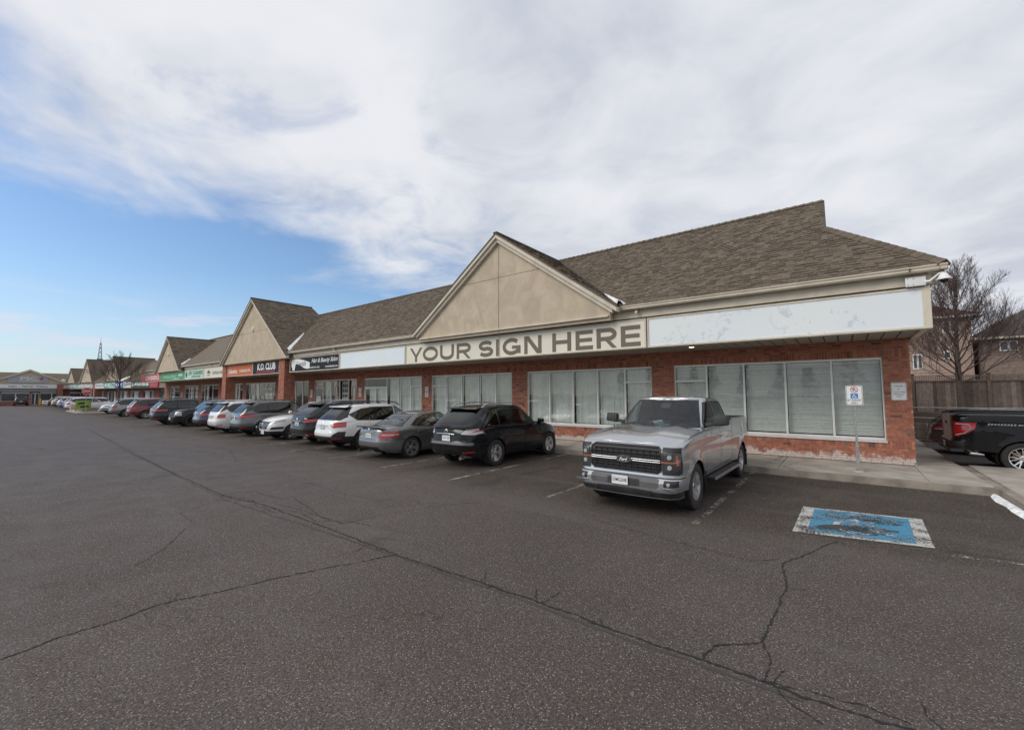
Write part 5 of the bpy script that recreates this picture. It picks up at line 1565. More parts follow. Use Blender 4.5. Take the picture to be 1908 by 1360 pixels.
def car_shell(S):
    bm = bmesh.new(); lay = bm.faces.layers.int.new('tag')
    L, W = S['L'], S['W']; b = W / 2; xF, xR = L / 2, -L / 2
    nf, nr = S.get('nf', 4.2), S.get('nr', 5.0); N = S.get('N', 46)
    T = thetas(xF, -xR, b, nf, nr, N)
    ref = outline(T, xF, xR, 0, b, nf, nr)
    rows = []
    for v in VL_:
        P = outline(T, xF + sm(S['xf'], v), xR + sm(S['xr'], v), 0, b * sm(S['wv'], v), nf, nr)
        row = []
        for (x, y), (rx, ry) in zip(P, ref):
            z = ip(S['zb'], rx) + v * (sm(S['zs'], rx) - ip(S['zb'], rx))
            for ax in (S['ax_f'], S['ax_r']):
                d = math.hypot(x - ax, z - S['R'])
                k = max(0, 1 - abs(d - S['R'] - .03) / .14)
                if y > b * .8 and z > S['R'] * .6: y += S.get('flare', .018) * k * k * (3 - 2 * k)
            row.append((x, y, z))
        rows.append(row)

    def ring(row): return [bm.verts.new(p) for p in row] + [bm.verts.new((p[0], -p[1], p[2])) for p in row[-2:0:-1]]
    RV = [ring(r_) for r_ in rows]; M_ = len(RV[0])
    for j in range(len(RV) - 1):
        for i in range(M_):
            i2 = (i + 1) % M_
            bm.faces.new((RV[j][i], RV[j][i2], RV[j + 1][i2], RV[j + 1][i]))
    # deck: bonnet, base of the cabin, boot or bed
    top = RV[-1]; K = 8; prev = None
    gh = S['gh']; inner = []
    for k in range(N + 1):
        lv = top[k]; rv = top[(M_ - k) % M_] if 0 < k < N else None
        if rv is None: row = [lv] * (K + 1)
        else:
            yt = lv.co.y; cr = sm(S['crown'], ref[k][0])
            row = [lv]
            for q in range(1, K):
                y = yt * (1 - 2 * q / K); u = 1 - (y / yt) ** 2
                bulge = 0
                if 'ridge' in S and lv.co.x > gh['f0'] - .2:
                    bulge = S['ridge'] * (math.exp(-((abs(y) / yt - .55) / .16) ** 2)) * min(1, max(0, (xF - .12 - lv.co.x) / .6))
                row.append(bm.verts.new((lv.co.x + (S.get('noseb', .0)) * u * (1 if lv.co.x > 0 else 0) * 0, y, lv.co.z + cr * (u ** .8) + bulge)))
            row.append(rv)
        if prev:
            for q in range(K):
                vs = [prev[q], prev[q + 1], row[q + 1], row[q]]
                u = []
                for w_ in vs:
                    if w_ not in u: u.append(w_)
                if len(u) >= 3:
                    f = bm.faces.new(u); c = f.calc_center_median()
                    if gh['r0'] + .12 < c.x < gh['f0'] - .16 and abs(c.y) < gh['b0'] - .06: inner.append(f)
        prev = row
    bmesh.ops.delete(bm, geom=inner, context='FACES_ONLY')
    for f in bm.faces: f[lay] = 0
    # cabin
    n0, n1 = gh.get('nf0', 5.0), gh.get('nr0', 6.0)
    T2 = thetas((gh['f0'] - gh['r0']) / 2, (gh['f0'] - gh['r0']) / 2, gh['b0'], n0, n1, N - 4)
    LV = [(0, 0), (.12, .10), (.28, .25), (.44, .41), (.60, .575), (.74, .72), (.84, .825), (.905, .90), (.95, .96), (.98, 1.02), (1.0, 1.09)]
    G = []
    xm0 = (gh['f0'] + gh['r0']) / 2; xm1 = (gh['f1'] + gh['r1']) / 2
    for wz, t in LV:
        bulge = math.sin(math.pi * min(1, max(0, t))) * .012
        xf_ = gh['f0'] + (gh['f1'] - gh['f0']) * t + math.sin(math.pi * min(1, t)) * .03
        xr_ = gh['r0'] + (gh['r1'] - gh['r0']) * t - math.sin(math.pi * min(1, t)) * gh.get('rb', .03)
        bb = gh['b0'] + (gh['b1'] - gh['b0']) * t + bulge
        P = outline(T2, xf_, xr_, xm0 + (xm1 - xm0) * t, bb, n0, n1)
        row = []
        for x, y in P:
            zb_ = sm(S['zs'], max(min(x, gh['f0']), gh['r0'])) - gh.get('sink', .015); zt_ = sm(gh['z'], x)
            row.append((x, y, zb_ + (zt_ - .035 - zb_) * wz))
        G.append(ring(row))
    M2 = len(G[0])
    for j in range(len(G) - 1):
        for i in range(M2):
            i2 = (i + 1) % M2
            f = bm.faces.new((G[j][i], G[j][i2], G[j + 1][i2], G[j + 1][i])); f[lay] = 1
    prev = None; top = G[-1]; NN = N - 4
    for k in range(NN + 1):
        lv = top[k]; rv = top[(M2 - k) % M2] if 0 < k < NN else None
        if rv is None: row = [lv] * (K + 1)
        else:
            yt = lv.co.y; row = [lv]
            for q in range(1, K):
                y = yt * (1 - 2 * q / K); u = 1 - (y / yt) ** 2
                row.append(bm.verts.new((lv.co.x, y, lv.co.z + .035 * u ** .6)))
            row.append(rv)
        if prev:
            for q in range(K):
                u = []
                for w_ in (prev[q], prev[q + 1], row[q + 1], row[q]):
                    if w_ not in u: u.append(w_)
                if len(u) >= 3: f = bm.faces.new(u); f[lay] = 2
        prev = row
    bmesh.ops.recalc_face_normals(bm, faces=bm.faces)
    return bm, lay


def ccw(p):
    a = sum(p[i][0] * p[(i + 1) % len(p)][1] - p[(i + 1) % len(p)][0] * p[i][1] for i in range(len(p)))
    return p if a > 0 else p[::-1]


def grow_poly(p, d):
    p = ccw(list(p)); n = len(p); out = []
    for i in range(n):
        a, b, c = p[i - 1], p[i], p[(i + 1) % n]
        def off(u, v):
            dx, dy = v[0] - u[0], v[1] - u[1]; l = math.hypot(dx, dy) or 1e-9; return (dy / l * d, -dx / l * d)
        o1, o2 = off(a, b), off(b, c)
        m = ((o1[0] + o2[0]) / 2, (o1[1] + o2[1]) / 2); l2 = m[0] ** 2 + m[1] ** 2; k = d * d / l2 if l2 > 1e-12 else 1
        k = min(k, 2.5); out.append((b[0] + m[0] * k, b[1] + m[1] * k))
    return out


AXES = {'side': (0, 2), 'rear': (1, 2), 'front': (1, 2), 'top': (0, 1)}


def region(bm, lay, view, poly, tagv, frm=(0,), nmin=.35, xlim=None, zlim=None):
    poly = ccw(list(poly)); ax, ay = AXES[view]
    polys = [poly]
    if view in ('rear', 'front', 'top') and min((p[0] if view != 'top' else p[1]) for p in poly) > 0:
        polys.append(ccw([(-p[0], p[1]) if view != 'top' else (p[0], -p[1]) for p in poly]))

    def ok(f):
        n = f.normal
        if f[lay] not in frm: return False
        c = f.calc_center_median()
        if xlim and not (xlim[0] < c.x < xlim[1]): return False
        if view == 'side': return abs(n.y) > nmin
        if view == 'front': return c.x > 0 and (n.x > nmin or nmin < 0)
        if view == 'rear': return c.x < 0 and (-n.x > nmin or nmin < 0)
        return n.z > nmin
    for poly in polys:
        x0, x1 = min(p[0] for p in poly) - .01, max(p[0] for p in poly) + .01; y0, y1 = min(p[1] for p in poly) - .01, max(p[1] for p in poly) + .01

        def near(f):
            a = [v.co[ax] for v in f.verts]; b = [v.co[ay] for v in f.verts]
            return max(a) > x0 and min(a) < x1 and max(b) > y0 and min(b) < y1
        n = len(poly)
        cand = [f for f in bm.faces if near(f) and ok(f)]
        for i in range(n):
            p, q = poly[i], poly[(i + 1) % n]
            no = [0, 0, 0]; no[ax] = (q[1] - p[1]); no[ay] = -(q[0] - p[0])
            if abs(no[ax]) + abs(no[ay]) < 1e-9: continue
            co = [0, 0, 0]; co[ax], co[ay] = p
            cand = [f for f in cand if f.is_valid]
            g = set(cand)
            for f in cand: g.update(f.edges); g.update(f.verts)
            res = bmesh.ops.bisect_plane(bm, geom=list(g), dist=1e-5, plane_co=co, plane_no=Vector(no).normalized(), clear_outer=False, clear_inner=False)
            cand = list({f for f in res['geom'] if isinstance(f, bmesh.types.BMFace) and near(f)})
        for f in cand:
            if not f.is_valid or f[lay] not in frm: continue
            c = f.calc_center_median(); a, b = c[ax], c[ay]; ins = True
            for i in range(n):
                p, q = poly[i], poly[(i + 1) % n]
                if (q[0] - p[0]) * (b - p[1]) - (q[1] - p[1]) * (a - p[0]) < -1e-6: ins = False; break
            if ins: f[lay] = tagv


TAGS = {}


def build_regions(bm, lay, S):
    names = {0: 'body', 1: 'body', 2: 'body', 3: 'void'}; mats = {}
    nid = 10
    # wheel openings, with cladding ring where the car has one
    n = 22
    for ax in (S['ax_f'], S['ax_r']):
        R = S['R']
        circ = lambda rr: [(ax + rr * math.cos(2 * math.pi * k / n), R + rr * math.sin(2 * math.pi * k / n)) for k in range(n)]
        if S.get('clad'): region(bm, lay, 'side', circ(R + S['clad']), 4, (0,), .3)
        region(bm, lay, 'side', circ(R + S.get('gap', .045)), 3, (0, 4), .2)
    names[4] = 'wheel_arch_trim'; mats[4] = 'black_plastic'
    for (name, mat, view, poly, opt) in S['regions']:
        b = opt.get('border', 0); frm = opt.get('frm', (0, 4) if not opt.get('cab') else (1,))
        kw = {k: v for k, v in opt.items() if k in ('nmin', 'xlim')}
        if b:
            nid += 1; names[nid] = opt.get('bname', 'seal'); mats[nid] = opt.get('bmat', 'black_plastic')
            region(bm, lay, view, grow_poly(poly, b), nid, frm, **kw); frm = tuple(frm) + (nid,)
        nid += 1; names[nid] = name; mats[nid] = mat
        region(bm, lay, view, poly, nid, frm, **kw)
    return names, mats


def extract(bm, lay, ids, name, mat, side=None, push=0.0):
    """mesh of the faces with these tags"""
    vs = {}; V = []; F = []
    for f in bm.faces:
        if f[lay] not in ids: continue
        if side is not None and (f.calc_center_median().y > 0) != (side > 0): continue
        idx = []
        for v in f.verts:
            if v.index not in vs: vs[v.index] = len(V); V.append(v.co - v.normal * push)
            idx.append(vs[v.index])
        F.append(idx)
    if not F: return None
    me = bpy.data.meshes.new(name); me.from_pydata([tuple(v) for v in V], [], F); me.materials.append(MATS[mat])
    me.shade_smooth(); me.set_sharp_from_angle(angle=rad(32)); me.update(); return me


WHEELS = {}


def wheel_meshes(R, w, rim_r, spokes, mat, style='single'):
    key = (R, w, rim_r, spokes, mat, style)
    if key in WHEELS: return WHEELS[key]
    h = w / 2
    ty = MB(); k = .93
    ty.lathe([(rim_r, -h * .80), (rim_r + .012, -h * .96), (rim_r + (R - rim_r) * .45, -h * 1.04), (R * .965, -h * .93), (R * .990, -h * .80), (R, -h * .60), (R, -h * .22), (R - .008, -h * .2), (R - .008, -h * .14), (R, -h * .12), (R, h * .12), (R - .008, h * .14), (R - .008, h * .2), (R, h * .22), (R, h * .60), (R * .990, h * .80), (R * .965, h * .93), (rim_r + (R - rim_r) * .45, h * 1.04), (rim_r + .012, h * .96), (rim_r, h * .80)], 40)
    tm = ty.mesh('tyre', 'rubber', 30)
    rm = MB()
    rm.lathe([(rim_r + .004, h * .84), (rim_r - .002, h * .90), (rim_r - .022, h * .86), (rim_r - .030, h * .5), (rim_r - .05, -h * .8), (rim_r + .004, -h * .8)], 40)
    rm.lathe([(.001, h * .62), (.035, h * .62), (.042, h * .55), (.075, h * .50), (.085, h * .30)], 20)
    ri = rim_r - .02

    def spoke(a, w0, w1, y0=h * .52, y1=h * .80, t0=0.06, skew=0):
        c, s = math.cos(a), math.sin(a); c2, s2 = math.cos(a + skew), math.sin(a + skew)
        def P(r_, lat, y, cc, ss): return (r_ * cc - lat * ss, y, r_ * ss + lat * cc)
        rm.hexa([P(t0, -w0, y0 - .05, c, s), P(t0, w0, y0 - .05, c, s), P(ri, w1, y1 - .05, c2, s2), P(ri, -w1, y1 - .05, c2, s2), P(t0, -w0 * .55, y0, c, s), P(t0, w0 * .55, y0, c, s), P(ri, w1 * .6, y1, c2, s2), P(ri, -w1 * .6, y1, c2, s2)])
    for k in range(spokes):
        a = 2 * math.pi * k / spokes + .3
        if style == 'single': spoke(a, .040, .030)
        elif style == 'wide': spoke(a, .052, .058)
        elif style == 'double': spoke(a - .10, .020, .018, skew=-.06); spoke(a + .10, .020, .018, skew=.06)
        elif style == 'vee':
            spoke(a, .034, .014, skew=.20); spoke(a, .034, .014, skew=-.20)
    rmm = rm.mesh('rim', mat, 35)
    hb = MB().lathe([(.001, h * .10), (rim_r * .62, h * .10), (rim_r * .64, h * .02), (.001, h * .02)], 24)
    hb.box(rim_r * .25, rim_r * .68, h * .0, h * .3, -.07, .07)
    hm = hb.mesh('wheel', 'brake', 35)
    WHEELS[key] = (hm, tm, rmm); return WHEELS[key]


def solid(name, mat, parent, pts8=None, bev=.01, **k):
    o = MB().hexa(pts8).obj(name, mat, parent, **k)
    if bev: bevel_mesh(o.data, bev, 2)
    return o


def seat_meshes():
    s = MB(); s.box(-.25, .25, -.25, .25, .0, .14)
    a = bevel_mesh(s.mesh('seat', 'interior'), .05, 2)
    b = MB().hexa([(-.27, -.24, .12), (-.14, -.24, .12), (-.14, .24, .12), (-.27, .24, .12), (-.42, -.21, .68), (-.32, -.21, .68), (-.32, .21, .68), (-.42, .21, .68)]).mesh('seat_back', 'interior')
    bevel_mesh(b, .035, 2)
    c = MB().hexa([(-.44, -.12, .72), (-.36, -.12, .72), (-.36, .12, .72), (-.44, .12, .72), (-.46, -.11, .90), (-.38, -.11, .90), (-.38, .11, .90), (-.46, .11, .90)]).mesh('headrest', 'interior')
    bevel_mesh(c, .025, 2); return a, b, c


SEATS = seat_meshes()
PROTO = {}


def plate(parent, x, z, facing, txt, blue=False, tilt=0, y=0):
    """licence plate; facing +1 front, -1 rear"""
    p = MB().box(-.152, .152, -.006, 0, -.076, .076).mesh('license_plate', 'plate_white')
    o = link('license_plate', p, parent); o.location = (x, y, z); o.rotation_euler = (tilt, 0, rad(90) if facing > 0 else rad(-90))
    MB().quad((-.16, .002, -.084), (.16, .002, -.084), (.16, .002, .084), (-.16, .002, .084)).obj('plate_holder', 'black_plastic', o)
    link('plate_letters', text_mesh(txt, 'plate_blue' if blue else 'ink', .058, .26, bold=.004), o).location = (0, -.0075, -.002)
    return o


def make_car(key, S, name, label, cat='car', group=None):
    t = thing(name, label, cat, group=group)
    bm, lay = car_shell(S)
    names, mats = build_regions(bm, lay, S)
    bm.verts.ensure_lookup_table(); bm.verts.index_update(); bm.normal_update()
    ids = sorted({f[lay] for f in bm.faces})
    body = link('body', extract(bm, lay, {0, 1, 2}, 'body', S['paint']), t)
    done = {0, 1, 2, 3}
    byname = {}
    for i in ids:
        if i in done: continue
        byname.setdefault((names[i], mats[i]), set()).add(i)
    for (nm, mt), idset in byname.items():
        for i in sorted(idset) if nm in ('side_window', 'door', 'seal', 'door_seam') else [None]:
            ii = {i} if i is not None else idset
            split = nm in ('side_window', 'door', 'headlight', 'taillight', 'wheel_arch_trim', 'fog_light', 'reflector', 'light_strip', 'turn_signal')
            push = .008 if 'window' in nm or nm == 'windshield' else (.004 if nm in ('seal', 'door_seam') else (-.004 if nm in ('headlight', 'taillight', 'light_strip') else 0))
            if nm == 'grille': push = .02
            for s in ((1, -1) if split else (None,)):
                me = extract(bm, lay, ii, nm, S['paint'] if mt == 'paint' else mt, s, push)
                if me: link(nm, me, t if nm not in ('light_strip',) else t)
    bm.free()
    R = S['R']; b = S['W'] / 2
    # wells, floor, lining
    zb0 = ip(S['zb'], 0)
    und = MB()
    und.box(S['ax_r'] + R + .08, S['ax_f'] - R - .08, -b * .9, b * .9, zb0 + .02, zb0 + .10)
    und.box(-S['L'] / 2 + .30, S['L'] / 2 - .30, -b * .62, b * .62, zb0 + .06, zb0 + .34)
    for ax in (S['ax_f'], S['ax_r']):
        for s in (-1, 1):
            und.lathe([(R + .055, s * (b - .035)), (R + .055, s * (b - .33)), (.01, s * (b - .33))], 16, 'y', (ax, 0, R), (rad(-25), rad(205)))
    und.obj('underbody', 'well', t)
    gh = S['gh']; zf = zb0 + .14; zl = sm(S['zs'], (gh['f0'] + gh['r0']) / 2) - .10
    ins = MB(); ins.box(gh['r0'] + .42, gh['f0'] - .1, -b * .82, b * .82, zf, zf + .02)
    for s in (-1, 1): ins.box(gh['r0'] + .42, gh['f0'] - .15, s * b * .83 - .01, s * b * .83 + .01, zf, zl)
    ins.box(gh['r0'] + .40, gh['r0'] + .42, -b * .80, b * .80, zf, zl)
    ins.hexa([(gh['f0'] - .55, -b * .84, zl - .25), (gh['f0'] - .1, -b * .84, zl - .25), (gh['f0'] - .1, b * .84, zl - .25), (gh['f0'] - .55, b * .84, zl - .25), (gh['f0'] - .50, -b * .8, zl + .03), (gh['f0'] - .08, -b * .8, zl + .06), (gh['f0'] - .08, b * .8, zl + .06), (gh['f0'] - .50, b * .8, zl + .03)])
    ins.obj('dashboard', 'interior', t)
    if S.get('detail', 1):
        for (sx_, sy_) in [(gh['f0'] - 1.15, .36), (gh['f0'] - 1.15, -.36)] + ([(gh['f0'] - 2.0, .36), (gh['f0'] - 2.0, -.36)] if gh['f0'] - 2.4 > gh['r0'] else []):
            z = zl - .52
            st = link('seat', SEATS[0], t); st.location = (sx_, sy_, z); link('seat_back', SEATS[1], st); link('headrest', SEATS[2], st)
        c = Vector((gh['f0'] - .68, .36, zl - .02)); ring = [c + Vector((.08 * math.cos(a) * 0 + .07 * math.sin(a), .17 * math.cos(a), .17 * math.sin(a))) for a in [2 * math.pi * k / 14 for k in range(15)]]
        MB().tube(ring, .014, 6, cap=False).obj('steering_wheel', 'interior', t)
    # wheels
    hm, tm, rmm = wheel_meshes(R, S.get('tw', .225), S['rim'], S['spokes'], S['rimmat'], S.get('sstyle', 'single'))
    for ax in (S['ax_f'], S['ax_r']):
        for s in (-1, 1):
            w = link('wheel', hm, t); w.location = (ax, s * (b - S.get('tw', .225) / 2 - .012), R); w.rotation_euler = (0, rad(17 * ax), 0 if s > 0 else math.pi)
            link('tyre', tm, w); link('rim', rmm, w)
    # mirrors
    for s in (-1, 1):
        mx = gh['f0'] - S.get('mir', .52); mz = sm(S['zs'], mx) + .09; k = S.get('mirk', 1.0)
        q = lambda x, y, z: (mx + x, s * (b + y * k), mz + z * k)
        m = MB().hexa([q(-.05, .03, -.03), q(.09, .03, -.03), q(.07, .24, -.01), q(-.05, .24, -.01), q(-.05, .03, .12), q(.07, .03, .12), (q(.05, .23, .12)), q(-.05, .24, .12)])
        MB().hexa([q(-.02, -.09, -.04), q(.06, -.09, -.04), q(.05, .06, -.02), q(-.02, .06, -.02), q(-.02, -.09, .01), q(.05, -.09, .01), q(.05, .06, .02), q(-.02, .06, .02)]).obj('mirror_arm', 'black_plastic', t)
        o = m.obj('mirror', S.get('mirmat', S['paint']), t); bevel_mesh(o.data, .03, 3)
    for (hx, hz) in S.get('handles', []):
        for s in (-1, 1):
            yy = b * .985 + .0
            o = MB().tube([(hx - .10, s * yy, hz), (hx - .08, s * (yy + .028), hz + .003), (hx + .08, s * (yy + .028), hz + .005), (hx + .10, s * yy, hz + .005)], [.010, .013, .013, .010], 6).obj('door_handle', S.get('hmat', S['paint']), t, smooth=60)
    if S.get('rails'):
        x0, x1, mt, hgt = S['rails']
        for s in (-1, 1):
            y = s * (gh['b1'] - .075)
            pts = []
            for q in range(13):
                u = q / 12; x = x0 + (x1 - x0) * u; pts.append((x, y, sm(gh['z'], x) - .02 + (hgt + .03) * min(1, (1 - abs(2 * u - 1)) * 5) ** .6))
            MB().tube(pts, .019, 6).obj('roof_rail', mt, t, smooth=60)
    if S.get('spoiler'):
        x0 = gh['r1']; w = gh['b1'] - .08; z = sm(gh['z'], x0 + .1)
        d = S['spoiler']
        o = MB().hexa([(x0 - d, -w, z - .055), (x0 + .20, -w * .98, z - .03), (x0 + .20, w * .98, z - .03), (x0 - d, w, z - .055), (x0 - d + .015, -w * .97, z - .028), (x0 + .24, -w * .9, z + .008), (x0 + .24, w * .9, z + .008), (x0 - d + .015, w * .97, z - .028)]).obj('rear_spoiler', S.get('spmat', S['paint']), t)
        bevel_mesh(o.data, .012, 2)
    if S.get('antenna'):
        x, z = S['antenna']; o = MB().hexa([(x - .08, -.02, z - .03), (x + .08, -.02, z - .03), (x + .08, .02, z - .03), (x - .08, .02, z - .03), (x - .09, -.006, z + .055), (x - .05, -.006, z + .05), (x - .05, .006, z + .05), (x - .09, .006, z + .055)]).obj('antenna', S['paint'], t)
    if 'extra' in S: S['extra'](t, S)
    return t


def copy_thing(root, label, **props):
    def cp(o, par):
        c = o.copy(); COL.objects.link(c); c.parent = par
        for ch in o.children: cp(ch, c)
        return c
    r_ = cp(root, None); r_['label'] = label
    for k, v in props.items(): r_[k] = v
    return r_


def repaint(root, old, new):
    for o in [root] + list(root.children_recursive):
        if o.type == 'MESH' and o.data.materials and o.data.materials[0] and o.data.materials[0].name == old:
            o.data = o.data.copy(); o.data.materials[0] = MATS[new]


for nm, col, me_, d in (('paint_silver', (0.50, 0.51, 0.525), .75, .25), ('paint_black', (0.005, 0.005, 0.007), .0, .16), ('paint_grey', (0.20, 0.198, 0.195), .7, .45), ('paint_white', (0.76, 0.76, 0.75), .0, .30),
                        ('paint_charcoal', (0.022, 0.023, 0.027), .3, .30), ('paint_darkgrey', (0.115, 0.118, 0.122), .55, .6), ('paint_navy', (0.018, 0.026, 0.080), .35, .5), ('paint_red', (0.16, 0.012, 0.020), .4, .5),
                        ('paint_black_dull', (0.012, 0.013, 0.015), .1, .3), ('paint_blue', (0.03, 0.12, 0.38), .4, .4), ('paint_tan', (0.22, 0.22, 0.225), .6, .7), ('paint_van', (0.055, 0.055, 0.06), .3, .8)):
    mat_paint(nm, col, me_, d)


def suv_spec(L, W, H, wb, foh, paint, R=.36, belt=(1.00, 1.06), hood=.95, cowl=1.03, nose=.80, fglass=.78, rglass=.42, rbase=.10, zbot=.27, clad=.07, lowclad=True, qrake=.35, arch=1.0, **kw):
    xF = L / 2; af = xF - foh; ar = af - wb; f0 = af - .28; f1 = f0 - fglass; r0 = -xF + rbase; r1 = r0 + rglass
    b = W / 2
    S = dict(L=L, W=W, R=R, ax_f=af, ax_r=ar, paint=paint, rim=R * .66, spokes=5, rimmat='alloy', tw=.23, clad=clad if lowclad else 0, flare=.022,
             zb=[(-xF, zbot + .10), (-xF + .35, zbot), (xF - .35, zbot), (xF, zbot + .04)],
             zs=[(-xF, belt[1] - .03), (r0 + .3, belt[1]), ((f0 + r0) / 2, (belt[0] + belt[1]) / 2), (f0 - .2, belt[0]), (f0 + .1, cowl - .01), (af + .25, hood), (xF - .12, nose + .05), (xF, nose)],
             xf=[(0, -.10), (.15, -.02), (.45, 0), (.7, -.03), (.88, -.09), (1, -.19)], xr=[(0, .10), (.12, .02), (.42, 0), (.55, .045), (.75, .05), (.9, .07), (1, .10)],
             wv=[(0, .90), (.12, .955), (.4, .995), (.62, 1.0), (.8, .985), (.92, .965), (1, .935)], crown=[(-xF, .02), (f0 - .3, .02), (f0 + .2, .045), (xF - .3, .045), (xF, .02)],
             gh=dict(f0=f0 + .06, f1=f1, r0=r0, r1=r1, b0=b * .925, b1=b * .70, z=[(r1 - .2, H - .10), (r1 + .5, H - .02), ((r1 + f1) / 2 + .2, H), (f1 + .1, H - .045), (f1 + .5, H - .16)]))
    gh = S['gh']; zt = H - .125; bz = lambda x: sm(S['zs'], x) + .035
    xa = f0 - .30; xB = (af + ar) / 2 - .02; xC = ar + .22; xD = max(r0 + .30, ar - .55)
    sl = (gh['f0'] - gh['f1']) / (H - cowl)
    top = lambda x: min(zt, H - .125)
    RG = []
    dz0 = zbot + .16
    RG.append(('door', 'paint', 'side', [(xB + .02, dz0), (f0 - .12, dz0), (f0 - .02, .62), (f0 - .05, bz(f0 - .3) - .045), (xB + .02, bz(xB) - .045)], dict(border=.007, bname='door_seam')))
    RG.append(('door', 'paint', 'side', [(ar + R + .10, dz0), (xB, dz0), (xB, bz(xB) - .045), (ar + .16, bz(ar) - .045), (ar + .30, .74)], dict(border=.007, bname='door_seam')))
    if lowclad:
        RG.append(('side_trim', 'black_plastic', 'side', [(ar + R, zbot - .01), (af - R, zbot - .01), (af - R, zbot + .14), (ar + R, zbot + .14)], dict(frm=(0, 4), xlim=(ar + R - .05, af - R + .05))))
    g = dict(cab=1, border=.022, nmin=.45)
    xt = lambda z: f0 + .02 - (z - cowl) * sl - .12
    RG.append(('side_window', kw.get('sideglass', 'car_glass'), 'side', [(xB + .035, bz(xB)), (xa + .02, bz(xa) + .01), (xt(top(0)) - .07, top(0) - .015), (xt(top(0)) - .25, top(0)), (xB + .035, top(0) + .004)], g))
    RG.append(('side_window', kw.get('rearglass', 'tinted_glass'), 'side', [(xC + .02, bz(xC)), (xB - .035, bz(xB)), (xB - .035, top(0) + .004), (xC + .10, top(0) - .006), (xC + .03, top(0) - .03)], g))
    q0 = xD; zq = (bz(xD) + top(0)) / 2
    RG.append(('side_window', kw.get('rearglass', 'tinted_glass'), 'side', [(q0 + qrake * .5, bz(xC) + .02), (xC - .03, bz(xC)), (xC + .0, top(0) - .03), (q0 + qrake * .95, top(0) - .05), (q0, bz(xC) + .09 + .12 * arch)], g))
    yb = gh['b0'] - .12; yt = gh['b1'] - .06
    RG.append(('windshield', 'windshield_glass', 'front', [(-yb, cowl + .015), (yb, cowl + .015), (yt, H - .095), (-yt, H - .095)], dict(cab=1, border=.03, nmin=.2)))
    RG.append(('rear_window', kw.get('rearglass2', 'tinted_glass'), 'rear', [(-yb + .03, belt[1] + .05), (yb - .03, belt[1] + .05), (yb + .0, belt[1] + .14), (yt, H - .12), (-yt, H - .12), (-yb, belt[1] + .14)], dict(cab=1, border=.02, nmin=.2)))
    if lowclad:
        RG.append(('bumper', 'black_plastic', 'rear', [(-b - .05, zbot - .05), (b + .05, zbot - .05), (b + .05, zbot + .24), (-b - .05, zbot + .24)], dict(nmin=-2, xlim=(-xF - .1, ar - R - .03))))
        RG.append(('bumper', 'black_plastic', 'front', [(-b - .05, zbot - .05), (b + .05, zbot - .05), (b + .05, zbot + .16), (-b - .05, zbot + .16)], dict(nmin=-2, xlim=(af + R + .03, xF + .1))))
    S['regions'] = RG
    S['handles'] = [(xB + .18, belt[0] - .10), (xC + .20, belt[1] - .13)]
    S.update({k: v for k, v in kw.items() if k not in ('sideglass', 'rearglass', 'rearglass2')})
    S['xB'] = xB; S['f0x'] = f0
    return S


def rear_end(S, tl, tname='tail_red', txt='', inner=None, reflectors=True, wrap=.42, pz=None, strip_=None, strip_mat='tail_clear', bhor=None):
    """tail lights given as a polygon in the rear view for one side; the same outline wraps round the corner"""
    xF = S['L'] / 2; R = S['regions']
    if inner: R.append(('taillight', 'tail_clear', 'rear', inner, dict(nmin=.2)))
    R.append(('taillight', tname, 'rear', tl, dict(nmin=-2, xlim=(-xF - .1, -xF + wrap), frm=(0,), border=.008)))
    if strip_: R.append(('light_strip', strip_mat, 'rear', strip_, dict(nmin=-2, xlim=(-xF - .1, -xF + wrap), frm=tuple(range(0, 90)))))
    if reflectors: R.append(('reflector', 'tail_red', 'rear', [(S['W'] / 2 - .36, S['zb'][1][1] + .14), (S['W'] / 2 - .14, S['zb'][1][1] + .16), (S['W'] / 2 - .14, S['zb'][1][1] + .20), (S['W'] / 2 - .36, S['zb'][1][1] + .18)], dict(nmin=.2, frm=tuple(range(0, 90)))))


def tailgate_bits(px, pz, txt, emblem_z, chrome=True, wiper=True, badge=None, spec=None, exhaust=None, cw=.34):
    def f(t, S):
        xR = -S['L'] / 2
        plate(t, xR + px - .005, pz, -1, txt)
        MB().tube([(xR + px - .03, -cw, pz + .115), (xR + px - .045, 0, pz + .125), (xR + px - .03, cw, pz + .115)], .014, 8).obj('tailgate_trim', 'chrome' if chrome else S['paint'], t, smooth=60)
        ring = [(xR + px - .012, .055 * math.cos(a), emblem_z + .04 * math.sin(a)) for a in [2 * math.pi * k / 16 for k in range(17)]]
        MB().tube(ring, .007, 5, cap=False).obj('emblem', 'chrome', t)
        if wiper:
            gh = S['gh']; z = sm(S['zs'], gh['r0']) + .07
            MB().tube([(gh['r0'] + .015, 0, z), (gh['r0'] + .0, .10, z + .02), (gh['r0'] + .02, .42, z + .035)], [.014, .010, .006], 5).obj('wiper', 'black_plastic', t)
        if exhaust:
            for y in exhaust: MB().lathe([(.042, 0), (.046, -.02), (.046, -.09), (.034, -.09), (.034, .05), (.001, .05)], 14, 'x', (xR + .12, y, S['zb'][1][1] + .02)).obj('exhaust_tip', 'chrome', t, smooth=40)
        if badge:
            for s, y, z, w in badge:
                o = link('badge', text_mesh(s, 'chrome', .035, w, bold=.02), t); o.location = (xR + px + .032, y, z); o.rotation_euler = (0, 0, rad(-90))
    return f


# --- black crossover (rear towards the camera)
def wheel_style(S, n, mat, style, rim=None):
    S['spokes'] = n; S['rimmat'] = mat; S['sstyle'] = style
    if rim: S['rim'] = rim


